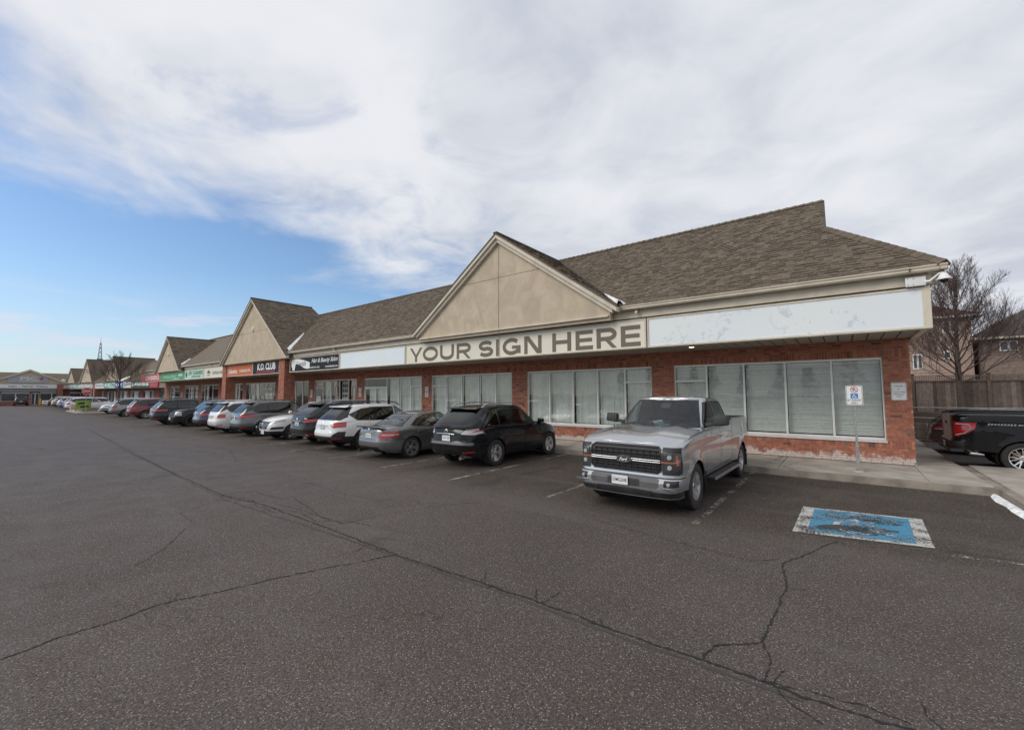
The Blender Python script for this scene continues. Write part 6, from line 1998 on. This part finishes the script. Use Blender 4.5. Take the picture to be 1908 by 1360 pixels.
SX = suv_spec(4.77, 1.885, 1.69, 2.74, .93, 'paint_black', R=.365, belt=(1.03, 1.10), cowl=1.08, hood=1.0, nose=.86, rglass=.62, rbase=.10, fglass=.85, lowclad=False, qrake=.5, rails=(-1.55, .55, 'alloy', .045), spoiler=.10, sideglass='car_glass')
wheel_style(SX, 5, 'alloy', 'wide', .235)
SX['xr'] = [(0, .12), (.10, .03), (.40, 0), (.50, .05), (.75, .07), (.9, .10), (1, .14)]
rear_end(SX, [(.50, .92), (.80, .90), (.97, 1.00), (.97, 1.08), (.62, 1.055)], 'tail_clear', strip_=[(.74, .97), (.92, .985), (.94, 1.03), (.80, 1.03)], strip_mat='tail_red', wrap=.55)
SX['regions'].append(('bumper_step', 'grey_plastic', 'rear', [(-.95, .635), (.95, .635), (.95, .70), (-.95, .70)], dict(nmin=.2, xlim=(-3, -2.1))))
SX['extra'] = tailgate_bits(.05, .80, 'CJLR 384', 1.0, True, True, badge=[('LEXUS', .55, .74, .20), ('RX350', -.60, .73, .20)], exhaust=(-.55,))
car_b = make_car('b', SX, 'parked_suv', 'black crossover with silver roof rails and clear tail lights, second from the silver pickup', 'suv')
car_b['label'] = 'glossy black crossover with silver roof rails and clear tail lights, next to the silver pickup'
car_b.location = (-8.66, 10.46, 0); car_b.rotation_euler = (0, 0, rad(90.5))

# --- grey sedan
SD = suv_spec(4.60, 1.80, 1.45, 2.76, .80, 'paint_grey', R=.325, belt=(.90, .95), cowl=.95, hood=.88, nose=.70, fglass=.80, rglass=.80, rbase=.55, zbot=.20, lowclad=False, qrake=.4, sideglass='car_glass', rearglass='car_glass', rearglass2='car_glass')
wheel_style(SD, 5, 'alloy', 'double', .24)
SD['zs'] = [(-2.3, .94), (-1.8, .965), (-1.0, .945), (.4, .90), (1.2, .93), (1.7, .85), (2.2, .72), (2.3, .66)]
SD['crown'] = [(-2.3, .035), (-1.6, .035), (1.0, .03), (1.4, .045), (2.3, .02)]
g = SD['gh']; g.update(r0=-1.74, r1=-1.02, rb=.05, f0=1.12, f1=.28, b1=.60, z=[(-1.3, 1.34), (-.7, 1.42), (-.1, 1.45), (.3, 1.415), (.7, 1.3)])
RG = SD['regions']; g_ = dict(cab=1, border=.020, nmin=.45)
RG[:] = [q for q in RG if q[0] in ('door',)]
RG += [('side_window', 'car_glass', 'side', [(-.12, .955), (.72, .945), (.30, 1.31), (.05, 1.345), (-.12, 1.35)], g_), ('side_window', 'car_glass', 'side', [(-.86, .985), (-.18, .96), (-.18, 1.35), (-.70, 1.30)], g_), ('side_window', 'tinted_glass', 'side', [(-1.26, 1.01), (-.90, .985), (-.76, 1.27), (-.95, 1.21)], g_),
       ('windshield', 'windshield_glass', 'front', [(-.74, .975), (.74, .975), (.54, 1.37), (-.54, 1.37)], dict(cab=1, border=.03, nmin=.2)), ('rear_window', 'car_glass', 'rear', [(-.70, 1.0), (.70, 1.0), (.52, 1.345), (-.52, 1.345)], dict(cab=1, border=.025, nmin=.15))]
SD['xr'] = [(0, .10), (.15, .02), (.42, 0), (.55, .04), (.85, .06), (1, .10)]
rear_end(SD, [(.47, .655), (.72, .645), (.92, .72), (.93, .87), (.62, .855)], 'tail_red', strip_=[(.56, .74), (.78, .735), (.86, .775), (.60, .78)], strip_mat='tail_clear', wrap=.5, reflectors=False)
RG.append(('bumper_seam', 'black_plastic', 'rear', [(-.95, .605), (.95, .605), (.95, .62), (-.95, .62)], dict(nmin=.1)))
RG.append(('diffuser', 'black_plastic', 'rear', [(-.62, .24), (.62, .24), (.50, .40), (-.50, .40)], dict(nmin=.1)))
SD['handles'] = [(.02, .80), (-.95, .83)]


def sedan_bits(t, S):
    tailgate_bits(.05, .72, 'CKTN 217', .90, True, False, exhaust=(-.52, .52), cw=.30)(t, S)
    o = MB().hexa([(-2.27, -.66, .955), (-2.08, -.68, .985), (-2.08, .68, .985), (-2.27, .66, .955), (-2.30, -.64, 1.0), (-2.10, -.66, 1.0), (-2.10, .66, 1.0), (-2.30, .64, 1.0)]).obj('boot_spoiler', S['paint'], t); bevel_mesh(o.data, .01, 2)


SD['extra'] = sedan_bits
car_c = make_car('c', SD, 'parked_sedan', 'dark silver sedan with five double spoke wheels and red tail lights', 'car')
car_c.location = (-11.66, 9.98, 0); car_c.rotation_euler = (0, 0, rad(89))

# --- white wagon with black cladding
SO = suv_spec(4.86, 1.875, 1.64, 2.745, .96, 'paint_white', R=.36, belt=(1.00, 1.05), cowl=1.05, hood=.99, nose=.84, rglass=.55, rbase=.12, fglass=.85, clad=.10, qrake=.55, rails=(-1.75, .45, 'black_plastic', .075), spoiler=.10, zbot=.29)
wheel_style(SO, 5, 'dark_alloy', 'vee')
rear_end(SO, [(.44, .93), (.60, .83), (.88, .86), (.97, .98), (.97, 1.03), (.56, .99)], 'tail_red', strip_=[(.44, .93), (.56, .86), (.62, .90), (.56, .98)], strip_mat='tail_clear', wrap=.5)
SO['regions'].append(('bumper', 'black_plastic', 'rear', [(.50, .36), (1.0, .36), (1.0, .70), (.74, .70), (.58, .56)], dict(nmin=-2, xlim=(-2.6, -2.0))))
SO['regions'].append(('skid_plate', 'alloy', 'rear', [(-.52, .33), (.52, .33), (.52, .40), (-.52, .40)], dict(nmin=.1, frm=tuple(range(0, 90)))))
SO['extra'] = tailgate_bits(.05, .80, 'CWVX 602', .975, False, True, badge=[('OUTBACK', -.52, .70, .24)])
car_d = make_car('d', SO, 'parked_suv', 'white wagon with black lower cladding and black roof rails, left of the grey sedan', 'car')
car_d.location = (-14.62, 10.18, 0); car_d.rotation_euler = (0, 0, rad(90))

# --- black crossover with chrome window line
SE = suv_spec(4.89, 1.895, 1.70, 2.79, .95, 'paint_charcoal', R=.375, belt=(1.03, 1.12), cowl=1.08, hood=1.0, nose=.86, rglass=.66, rbase=.10, fglass=.88, clad=.06, qrake=.7, rails=(-1.4, .5, 'alloy', .04), spoiler=.13)
wheel_style(SE, 10, 'alloy', 'single', .25)
rear_end(SE, [(.44, .90), (.66, .90), (.97, .97), (.97, 1.06), (.60, .985)], 'tail_red', wrap=.6)
SE['regions'].append(('skid_plate', 'alloy', 'rear', [(-.7, .36), (.7, .36), (.62, .43), (-.62, .43)], dict(nmin=.1, frm=tuple(range(0, 90)))))
SE['extra'] = tailgate_bits(.05, .82, 'CPBM 559', 1.01, True, True, exhaust=(-.6, .6))
car_e = make_car('e', SE, 'parked_suv', 'charcoal black crossover with red tail lights, left of the white wagon', 'suv')
car_e.location = (-17.18, 10.50, 0); car_e.rotation_euler = (0, 0, rad(90))


# --- front ends
def front_end(S, head, grille, fog=None, gmat='black_plastic', lower=None, wrap=.62):
    xF = S['L'] / 2; R = S['regions']
    R.append(('headlight', 'head_clear', 'front', head, dict(nmin=-2, xlim=(xF - wrap, xF + .1), frm=(0,), border=.010)))
    R.append(('grille', gmat, 'front', grille, dict(nmin=.1, border=.015, bmat='chrome', bname='grille_frame')))
    if fog:
        R.append(('fog_light', 'black_plastic', 'front', fog, dict(nmin=.05)))
    if lower: R.append(('lower_grille', 'black_plastic', 'front', lower, dict(nmin=.05, frm=tuple(range(0, 90)))))


def front_bits(bars, x, pz, txt, bmat='chrome', w=.55, emb=None, foglamp=None, wip=True):
    def f(t, S):
        xF = S['L'] / 2
        for z, ww in bars:
            MB().tube([(xF + x - .035, -ww, z), (xF + x, 0, z - .004), (xF + x - .035, ww, z)], .011, 6).obj('grille_bar', bmat, t, smooth=60)
        plate(t, xF + x + .025, pz, 1, txt, True)
        if emb: MB().tube([(xF + x + .012, .075 * math.cos(a), emb + .04 * math.sin(a)) for a in [2 * math.pi * k / 16 for k in range(17)]], .008, 5, cap=False).obj('emblem', 'chrome', t)
        if foglamp:
            for s in (-1, 1): MB().lathe([(.001, .02), (.045, .015), (.05, -.01)], 12, 'x', (xF - foglamp[0], s * foglamp[1], foglamp[2])).obj('fog_lamp', 'head_clear', t, smooth=60)
        if wip:
            gh = S['gh']; z = sm(S['zs'], gh['f0']) + .05
            for y in (.55, -.05): MB().tube([(gh['f0'] + .02, y, z), (gh['f0'] - .03, y - .25, z + .06), (gh['f0'] - .02, y - .55, z + .055)], [.012, .009, .006], 5).obj('wiper', 'black_plastic', t)
    return f


ST = suv_spec(4.48, 1.85, 1.65, 2.67, .90, 'paint_white', R=.345, belt=(1.0, 1.06), cowl=1.05, hood=1.0, nose=.84, fglass=.86, clad=.05, zbot=.25)
wheel_style(ST, 5, 'alloy', 'vee')
front_end(ST, [(.46, .80), (.60, .74), (.95, .86), (.97, .94), (.70, .88)], [(-.34, .50), (.34, .50), (.50, .80), (-.50, .80)], [(.52, .46), (.84, .50), (.86, .60), (.60, .58)], lower=[(-.42, .27), (.42, .27), (.42, .35), (-.42, .35)])
ST['extra'] = front_bits([(.54, .34), (.60, .38), (.66, .42), (.72, .45)], -.02, .36, 'BZPK 913', emb=.74, foglamp=(.02, .70, .54))
car_f = make_car('f', ST, 'parked_suv', 'white crossover parked nose out with chrome barred grille, between two darker crossovers', 'suv')
car_f.location = (-20.1, 10.25, 0); car_f.rotation_euler = (0, 0, rad(-90))

SG_ = suv_spec(4.65, 1.84, 1.70, 2.705, .93, 'paint_darkgrey', R=.36, belt=(1.05, 1.10), cowl=1.10, hood=1.05, nose=.90, fglass=.8, rglass=.48, clad=.09, qrake=.45, rails=(-1.5, .4, 'paint_darkgrey', .03), spoiler=.08)
wheel_style(SG_, 5, 'dark_alloy', 'double')
rear_end(SG_, [(.36, .95), (.60, .90), (.97, .96), (.97, 1.045), (.55, 1.03)], 'tail_red', wrap=.75)
SG_['extra'] = tailgate_bits(.05, .80, 'CHTR 146', .93, False, True)
car_g = make_car('g', SG_, 'parked_suv', 'mid grey crossover with black wheel arches parked nose in before the club', 'suv')
car_g.location = (-22.9, 10.13, 0); car_g.rotation_euler = (0, 0, rad(90))

# plainer shared body for the ones further along
SP = suv_spec(4.60, 1.82, 1.66, 2.66, .92, 'paint_white', R=.35, belt=(1.02, 1.07), cowl=1.06, hood=1.0, nose=.86, clad=.0, lowclad=False, spoiler=.08, rails=(-1.5, .4, 'alloy', .03), detail=0)
wheel_style(SP, 5, 'alloy', 'single')
rear_end(SP, [(.60, .80), (.90, .82), (.96, .96), (.94, 1.0), (.64, .97)], 'tail_red', wrap=.45)
SP['extra'] = tailgate_bits(.05, .80, 'BXKA 772', .95, False, True)
car_h = make_car('h', SP, 'parked_suv', 'older white crossover mostly hidden behind the mid grey crossover', 'suv')
car_h.location = (-25.65, 10.0, 0); car_h.rotation_euler = (0, 0, rad(90))

SW = suv_spec(4.82, 1.84, 1.60, 2.745, .95, 'paint_navy', R=.355, belt=(1.00, 1.04), cowl=1.03, hood=.98, nose=.84, rglass=.55, clad=.06, qrake=.6, rails=(-1.6, .4, 'alloy', .05), spoiler=.10, detail=0)
wheel_style(SW, 10, 'alloy', 'single')
rear_end(SW, [(.48, .84), (.62, .80), (.96, .93), (.96, .99), (.58, .93)], 'tail_red', wrap=.5)
SW['extra'] = tailgate_bits(.05, .78, 'CDEP 408', .93, False, True)
car_i = make_car('i', SW, 'parked_wagon', 'dark blue wagon with silver roof rails parked nose in', 'car')
car_i.location = (-28.6, 10.25, 0); car_i.rotation_euler = (0, 0, rad(90))

SK = suv_spec(4.81, 1.90, 1.70, 2.815, .92, 'paint_black_dull', R=.375, belt=(1.06, 1.10), cowl=1.10, hood=1.07, nose=.94, clad=.09, zbot=.28, detail=0)
wheel_style(SK, 10, 'dark_alloy', 'single')
front_end(SK, [(.60, .70), (.94, .70), (.95, .94), (.62, .93)], [(-.56, .62), (.56, .62), (.58, .90), (-.58, .90)], lower=[(-.6, .34), (.6, .34), (.6, .46), (-.6, .46)], wrap=.4)
SK['regions'].append(('light_strip', 'amber', 'front', [(.60, .92), (.95, .93), (.95, .955), (.60, .945)], dict(nmin=-2, xlim=(1.9, 2.6), frm=tuple(range(90)))))
SK['extra'] = front_bits([(.70, .54), (.80, .55)], -.02, .52, 'CRRN 330', bmat='dark_alloy')
car_j = make_car('j', SK, 'parked_suv', 'dark crossover parked nose out with square grille beside the dark blue wagon', 'suv')
car_j.location = (-32.9, 10.15, 0); car_j.rotation_euler = (0, 0, rad(-90))

car_k = copy_thing(car_g, 'large charcoal crossover parked nose in, left of the dark nose out crossover'); repaint(car_k, 'paint_darkgrey', 'paint_charcoal')
car_k.location = (-35.75, 9.7, 0)
car_l = copy_thing(car_h, 'dark red crossover parked nose in, halfway down the row'); repaint(car_l, 'paint_white', 'paint_red'); car_l.location = (-46.6, 10.4, 0)
car_m = copy_thing(car_h, 'brownish grey crossover parked nose in, left of the dark red one'); repaint(car_m, 'paint_white', 'paint_tan'); car_m.location = (-51.9, 10.1, 0)
car_n = copy_thing(car_f, 'white crossover parked nose out just right of the island'); car_n.location = (-60.6, 10.6, 0)
car_o = copy_thing(car_h, 'white crossover parked nose in behind the island signs'); car_o.location = (-75.2, 9.6, 0)
for i, (x, y, mt, src, lab) in enumerate(((-79.0, 9.9, 'paint_white', 'f', 'white crossover parked nose out behind the island'), (-83.5, 10.2, 'paint_blue', 'h', 'bright blue crossover in the far row'), (-87.5, 10.2, 'paint_blue', 'c', 'blue sedan in the far row beside the bright blue crossover'), (-92.0, 10.4, 'paint_silver', 'h', 'silver crossover far down the row'),
                                         (-96.5, 10.4, 'paint_darkgrey', 'h', 'grey crossover far down the row'), (-101, 10.6, 'paint_white', 'h', 'white crossover near the end of the far row'), (-105.5, 10.6, 'paint_black_dull', 'h', 'black crossover near the end of the far row'), (-112, 10.4, 'paint_white', 'c', 'small white car at the very end of the row'))):
    s = {'f': car_f, 'h': car_h, 'c': car_c}[src]; c = copy_thing(s, lab); c.location = (x, y, 0); c.rotation_euler = (0, 0, rad(-90 if src == 'f' else 90))
    if mt != 'paint_white' or src == 'c': repaint(c, 'paint_white' if src != 'c' else 'paint_grey', mt)
c = copy_thing(car_h, 'dark grey car parked alone before the far office door'); repaint(c, 'paint_white', 'paint_charcoal'); c.location = (-117.0, 5.9, 0); c.rotation_euler = (0, 0, rad(178))


# --- silver pickup, nose to the camera
def truck_spec(paint, black=False):
    xF = 2.94; b = 1.0
    S = dict(L=5.88, W=2.0, R=.40, ax_f=1.99, ax_r=-1.70, paint=paint, rim=.245, spokes=6, rimmat='alloy', sstyle='double', tw=.27, clad=.055, gap=.05, flare=.035, nf=13.0, nr=12.0, N=64, mirk=1.35, mirmat='black_plastic', hmat=paint,
             zb=[(-xF, .55), (-2.3, .50), (-1.2, .48), (1.5, .48), (2.4, .42), (xF, .40)],
             zs=[(-xF, 1.42), (-.86, 1.43), (-.80, 1.40), (-.76, 1.35), (-.2, 1.335), (1.0, 1.325), (1.4, 1.32), (2.3, 1.275), (2.78, 1.215), (xF, 1.16)],
             xf=[(0, -.02), (.06, 0), (.27, 0), (.30, -.07), (.34, -.085), (.84, -.075), (.90, -.10), (.96, -.16), (1, -.26)], xr=[(0, .03), (.2, 0), (.28, .06), (.9, .05), (1, .06)],
             wv=[(0, .955), (.1, .975), (.3, .99), (.5, 1.0), (.62, 1.0), (.66, .985), (.85, .985), (.95, .97), (1, .945)],
             crown=[(-xF, .0), (-.7, .0), (1.0, .03), (1.6, .045), (2.6, .03), (xF, .0)], ridge=.034, mir=.50,
             gh=dict(f0=1.45, f1=.66, r0=-.80, r1=-.66, b0=.93, b1=.745, nf0=6.0, nr0=14.0, sink=.01, z=[(-.8, 1.89), (-.3, 1.935), (.3, 1.945), (.7, 1.905), (1.1, 1.80)]))
    g = dict(cab=1, border=.022, nmin=.45); RG = []
    RG.append(('door', 'paint', 'side', [(.26, .56), (1.30, .56), (1.36, .9), (1.30, 1.295), (.26, 1.31)], dict(border=.007, bname='door_seam')))
    RG.append(('door', 'paint', 'side', [(-.72, .56), (.24, .56), (.24, 1.31), (-.72, 1.315)], dict(border=.007, bname='door_seam')))
    RG.append(('bed_seam', 'black_plastic', 'side', [(-.795, .55), (-.78, .55), (-.78, 1.42), (-.795, 1.42)], dict(frm=(0,))))
    RG.append(('side_window', 'car_glass', 'side', [(.30, 1.365), (1.10, 1.35), (1.06, 1.43), (.62, 1.80), (.30, 1.83)], g))
    RG.append(('side_window', 'tinted_glass', 'side', [(-.60, 1.385), (.22, 1.37), (.22, 1.83), (-.50, 1.81), (-.60, 1.72)], g))
    RG.append(('windshield', 'windshield_glass', 'front', [(-.82, 1.375), (.82, 1.375), (.64, 1.835), (-.64, 1.835)], dict(cab=1, border=.035, nmin=.15)))
    RG.append(('rear_window', 'tinted_glass', 'rear', [(-.68, 1.45), (.68, 1.45), (.60, 1.80), (-.60, 1.80)], dict(cab=1, border=.02, nmin=.3)))
    RG.append(('bed_cover', 'black_plastic', 'top', [(-2.86, -.90), (-.84, -.90), (-.84, .90), (-2.86, .90)], dict(nmin=.6, frm=(0,))))
    al = tuple(range(0, 90))
    # nose: wide black mask with lamps at its ends
    RG.append(('grille', 'black_plastic', 'front', [(-.60, .70), (.60, .70), (.66, .76), (.66, 1.07), (.60, 1.11), (-.60, 1.11), (-.66, 1.07), (-.66, .76)], dict(nmin=.3, frm=(0,), border=.022)))
    RG.append(('lamp_surround', 'black_plastic', 'front', [(.685, .68), (.93, .68), (1.05, .76), (1.05, 1.09), (.95, 1.12), (.685, 1.12)], dict(nmin=-2, xlim=(2.66, 3.1), frm=(0,))))
    RG.append(('headlight', 'head_dark', 'front', [(.71, .73), (.90, .73), (.94, .78), (.94, 1.02), (.90, 1.045), (.71, 1.045)], dict(nmin=.3, frm=al, xlim=(2.5, 3.2))))
    RG.append(('turn_signal', 'amber', 'front', [(.66, .872), (.93, .872), (.93, .894), (.66, .894)], dict(nmin=.3, frm=al, xlim=(2.5, 3.2))))
    RG.append(('reflector', 'amber', 'side', [(2.74, .83), (2.79, .83), (2.79, 1.0), (2.74, 1.0)], dict(frm=al, nmin=.3)))
    RG.append(('bumper_opening', 'grey_plastic', 'front', [(-.60, .455), (.60, .455), (.64, .49), (.64, .60), (.60, .62), (-.60, .62), (-.64, .60), (-.64, .49)], dict(nmin=.3, frm=(0,))))
    RG.append(('fog_light', 'black_plastic', 'front', [(.72, .49), (.93, .50), (.93, .60), (.72, .60)], dict(nmin=.3, frm=(0,), border=.0)))
    RG.append(('bumper_gap', 'black_plastic', 'front', [(-1.0, .618), (1.0, .618), (1.0, .640), (-1.0, .640)], dict(nmin=-2, xlim=(2.6, 3.2), frm=(0,))))
    # tail
    RG.append(('taillight', 'tail_red', 'rear', [(.80, .86), (1.04, .86), (1.04, 1.24), (.80, 1.26)], dict(nmin=-2, xlim=(-3.0, -2.75), frm=(0,), border=.008)))
    RG.append(('taillight', 'tail_red', 'side', [(-2.90, .87), (-2.66, .94), (-2.50, 1.08), (-2.46, 1.24), (-2.90, 1.24)], dict(frm=tuple(range(90)), border=.010)))
    RG.append(('tailgate_handle', 'black_plastic', 'rear', [(-.14, 1.16), (.14, 1.16), (.14, 1.24), (-.14, 1.24)], dict(nmin=.3)))
    RG.append(('bumper', 'chrome' if not black else 'black_plastic', 'rear', [(-1.05, .5), (1.05, .5), (1.05, .74), (-1.05, .74)], dict(nmin=-2, xlim=(-3.0, -2.72), frm=(0,))))
    S['regions'] = RG; S['handles'] = [(.40, 1.17), (-.56, 1.18)]
    return S


def truck_bits(t, S):
    xF = 2.94
    # grille bars and fins
    for z, w in ((.735, .62), (.785, .64), (.835, .645), (.942, .645), (1.0, .645), (1.06, .62)):
        MB().box(xF - .10, xF - .068, -w, w, z - .008, z + .008).obj('grille_bar', 'black_plastic', t)
    fin = MB()
    for k in range(-5, 6):
        for z in (.76, .81, .97, 1.03): fin.box(xF - .11, xF - .078, .115 * k - .006, .115 * k + .006, z - .02, z + .02)
    fin.obj('grille_fins', 'black_plastic', t)
    for s in (-1, 1):
        for z in (.873, .905): MB().tube([(xF - .068, s * .12, z), (xF - .06, s * .4, z), (xF - .070, s * .655, z)], .0105, 8).obj('chrome_bar', 'alloy', t, smooth=60)
        for z in (.80, .965): MB().lathe([(.001, .02), (.035, .018), (.042, 0), (.045, -.02)], 14, 'x', (xF - .098, s * .80, z)).obj('lamp_lens', 'head_clear', t, smooth=60)
        MB().lathe([(.001, .03), (.028, .025), (.032, 0)], 12, 'x', (xF - .020, s * .80, .545)).obj('fog_lamp', 'head_clear', t, smooth=60)
        MB().box(xF - .02, xF + .012, s * .83 - .125, s * .83 + .125, .470, .484).obj('bumper_trim', 'chrome', t)
        MB().tube([(xF - .0, s * .50, .40), (xF + .03, s * .50, .40), (xF + .035, s * .50, .37), (xF, s * .50, .35)], .012, 6).obj('tow_hook', 'black_plastic', t)
    ov = lambda a, b, x: [(x, a * math.cos(2 * math.pi * k / 24), .889 + b * math.sin(2 * math.pi * k / 24)) for k in range(24)]
    e = MB(); e.lathe([(.001, 0), (1, 0), (1, -.03)], 28, 'x'); e.v = [(x + xF - .040, y * .145, z * .058 + .889) for x, y, z in e.v]
    em = e.obj('emblem', 'chrome', t, smooth=50)
    e = MB(); e.lathe([(.001, .002), (1, .002), (1, -.01)], 28, 'x'); e.v = [(x + xF - .038, y * .133, z * .049 + .889) for x, y, z in e.v]; e.obj('emblem_field', 'ink', em)
    e = MB(); e.lathe([(.93, .004), (1, .004)], 28, 'x'); e.v = [(x + xF - .038, y * .126, z * .044 + .889) for x, y, z in e.v]; e.obj('emblem_ring', 'chrome', em)
    o = link('emblem_letters', text_mesh('Ford', 'plate_white', .056, .155, bold=.03, shear=.35), em); o.location = (xF - .032, 0, .887); o.rotation_euler = (0, 0, rad(90))
    plate(t, xF + .022, .545, 1, 'DIMG2698', False, 0, -.05)
    # lower valance
    va = MB(); st = [(xF - .42, .93), (xF - .20, .91), (xF - .06, .78), (xF - .015, .50), (xF - .0, 0)]; st = st + [(x, -y) for x, y in st[-2::-1]]
    for x, y in st: va.v += [(x - .03, y, .29), (x, y, .31), (x, y * 1.01, .425)]
    for i in range(len(st) - 1):
        for k in (0, 1): va.f.append((3 * i + k, 3 * i + 3 + k, 3 * i + 4 + k, 3 * i + 1 + k))
    va.obj('valance', 'black_plastic', t, smooth=60)
    MB().tube([(x, y, .308) for x, y in st], .007, 5).obj('valance_trim', 'grey_plastic', t)
    gr = MB()
    for z in (.48, .505, .53, .555, .58): gr.box(xF - .0, xF + .010, -.30, .30, z - .004, z + .004)
    gr.obj('intake_slats', 'black_plastic', t)
    # running boards, wipers, antenna, visor, deflector
    for s in (-1, 1):
        o = MB().box(-.95, 1.25, s * 1.02 - .09, s * 1.02 + .09, .40, .455).obj('running_board', 'black_plastic', t); bevel_mesh(o.data, .015, 2)
        MB().box(-.95, 1.25, s * 1.115 - .012, s * 1.115 + .012, .405, .45).obj('board_trim', 'alloy', t)
        MB().box(-2.25, -2.23, s * .99 - .13, s * .99 + .01, .22, .62).obj('mud_flap', 'black_plastic', t); MB().box(1.44, 1.46, s * .99 - .13, s * .99 + .01, .22, .60).obj('mud_flap', 'black_plastic', t)
        MB().box(1.32, 1.44, s * 1.0 - .004, s * 1.0 + .006, 1.20, 1.215).obj('fender_badge', 'chrome', t)
    for y0, y1 in ((.70, .12), (.02, -.62)): MB().tube([(1.47, y0, 1.36), (1.40, (y0 + y1) / 2, 1.395), (1.40, y1, 1.385)], [.016, .012, .007], 5).obj('wiper', 'black_plastic', t)
    MB().tube([(1.56, -.84, 1.29), (1.56, -.84, 1.38), (1.50, -.84, 2.02)], [.012, .005, .003], 5).obj('antenna', 'black_plastic', t)
    MB().hexa([(.72, -.10, 1.70), (.80, -.10, 1.70), (.80, .10, 1.70), (.72, .10, 1.70), (.64, -.10, 1.80), (.70, -.10, 1.80), (.70, .10, 1.80), (.64, .10, 1.80)]).obj('rear_view_mirror', 'black_plastic', t)


ST_ = truck_spec('paint_silver'); ST_['extra'] = truck_bits
truck = make_car('t', ST_, 'pickup_truck', 'silver four door pickup parked nose out with black grille and oval badge', 'pickup truck')
truck.location = (-2.98, 9.88, 0); truck.rotation_euler = (0, 0, rad(-91.0)); truck.scale = (1, .95, 1)
dp = Matrix.Translation(truck.location) @ Matrix.Rotation(rad(-91.5), 4, 'Z')
pp = MB()
for k in range(5):
    a = rng.uniform(0, 3); c = Vector((.92 + rng.uniform(-.08, .08), -.05 + rng.uniform(-.1, .1), 1.36 + .02 * k)); d = Vector((math.cos(a), math.sin(a), rng.uniform(-.1, .3))) * .09; e = Vector((-math.sin(a), math.cos(a), rng.uniform(.0, .3))) * .11
    pp.quad(c - d - e, c + d - e, c + d + e, c - d + e)
o = pp.obj('crumpled_paper', 'paper'); o.matrix_world = dp; tag(o, 'crumpled pale papers on the dashboard of the silver pickup', 'paper')

SB = truck_spec('paint_black', True)
SB['R'] = .385; SB['rim'] = .265; SB['spokes'] = 7; SB['sstyle'] = 'vee'; SB['rimmat'] = 'chrome'; SB['detail'] = 0


def black_truck_bits(t, S):
    xR = -2.94
    for s in (-1, 1):
        MB().tube([(xR + .10, s * .985, 1.20), (xR + .34, s * 1.0, 1.19), (xR + .36, s * 1.004, 1.08), (xR + .24, s * 1.004, .96), (xR + .08, s * .995, .91)], .012, 5).obj('light_strip', 'tail_clear', t)
        flat_polys([[(-2.28 + .055 * q, 1.185), (-2.245 + .055 * q, 1.185), (-2.225 + .055 * q, 1.225), (-2.26 + .055 * q, 1.225)] for q in range(9)] + [[(-1.78, 1.19), (-1.58, 1.20), (-1.75, 1.22)]], lambda u, v: (u, 0, v)).obj('bed_decal', 'galvanised', t).location = (0, s * 1.004, 0)
        MB().box(-.95, 1.25, s * 1.02 - .09, s * 1.02 + .09, .40, .455).obj('running_board', 'black_plastic', t)
        MB().tube([(-2.85, s * .90, 1.43), (-2.70, s * .88, 1.49), (-1.0, s * .88, 1.50), (-.84, s * .90, 1.43)], .03, 6).obj('bed_rail', 'black_plastic', t, smooth=60)
        MB().box(-2.6, -1.0, s * .90 - .01, s * .90 + .01, 1.40, 1.47).obj('rail_panel', 'grey_plastic', t)
    MB().tube([(-2.35, -.80, .42), (-2.60, -.85, .44)], .045, 10).obj('exhaust_tip', 'chrome', t)
    plate(t, xR - .01, .62, -1, 'BH4 71K', True)
    MB().box(xR - .02, xR + .22, -.95, .95, .47, .55).obj('rear_step', 'black_plastic', t)


SB['extra'] = black_truck_bits
bt = make_car('u', SB, 'pickup_truck', 'black pickup seen from its right rear corner at the right edge', 'pickup truck')
bt.location = (5.12, 17.02, 0); bt.rotation_euler = (0, 0, 0)
SV = suv_spec(4.5, 1.80, 1.50, 2.65, .88, 'paint_van', R=.33, belt=(.94, .98), cowl=.98, hood=.92, nose=.78, clad=0, lowclad=False, spoiler=.12, rglass=.5, detail=0)
rear_end(SV, [(.60, .80), (.86, .78), (.95, .94), (.70, .96)], 'tail_red', wrap=.4, strip_=[(.62, .80), (.80, .79), (.84, .83), (.64, .84)], strip_mat='tail_clear')
SV['extra'] = tailgate_bits(.05, .72, 'AYWN 285', .9, False, True)
vn = make_car('v', SV, 'parked_hatchback', 'dusty dark grey hatchback behind the black pickup', 'car')
vn.location = (4.47, 20.75, -.0); vn.rotation_euler = (0, 0, 0)
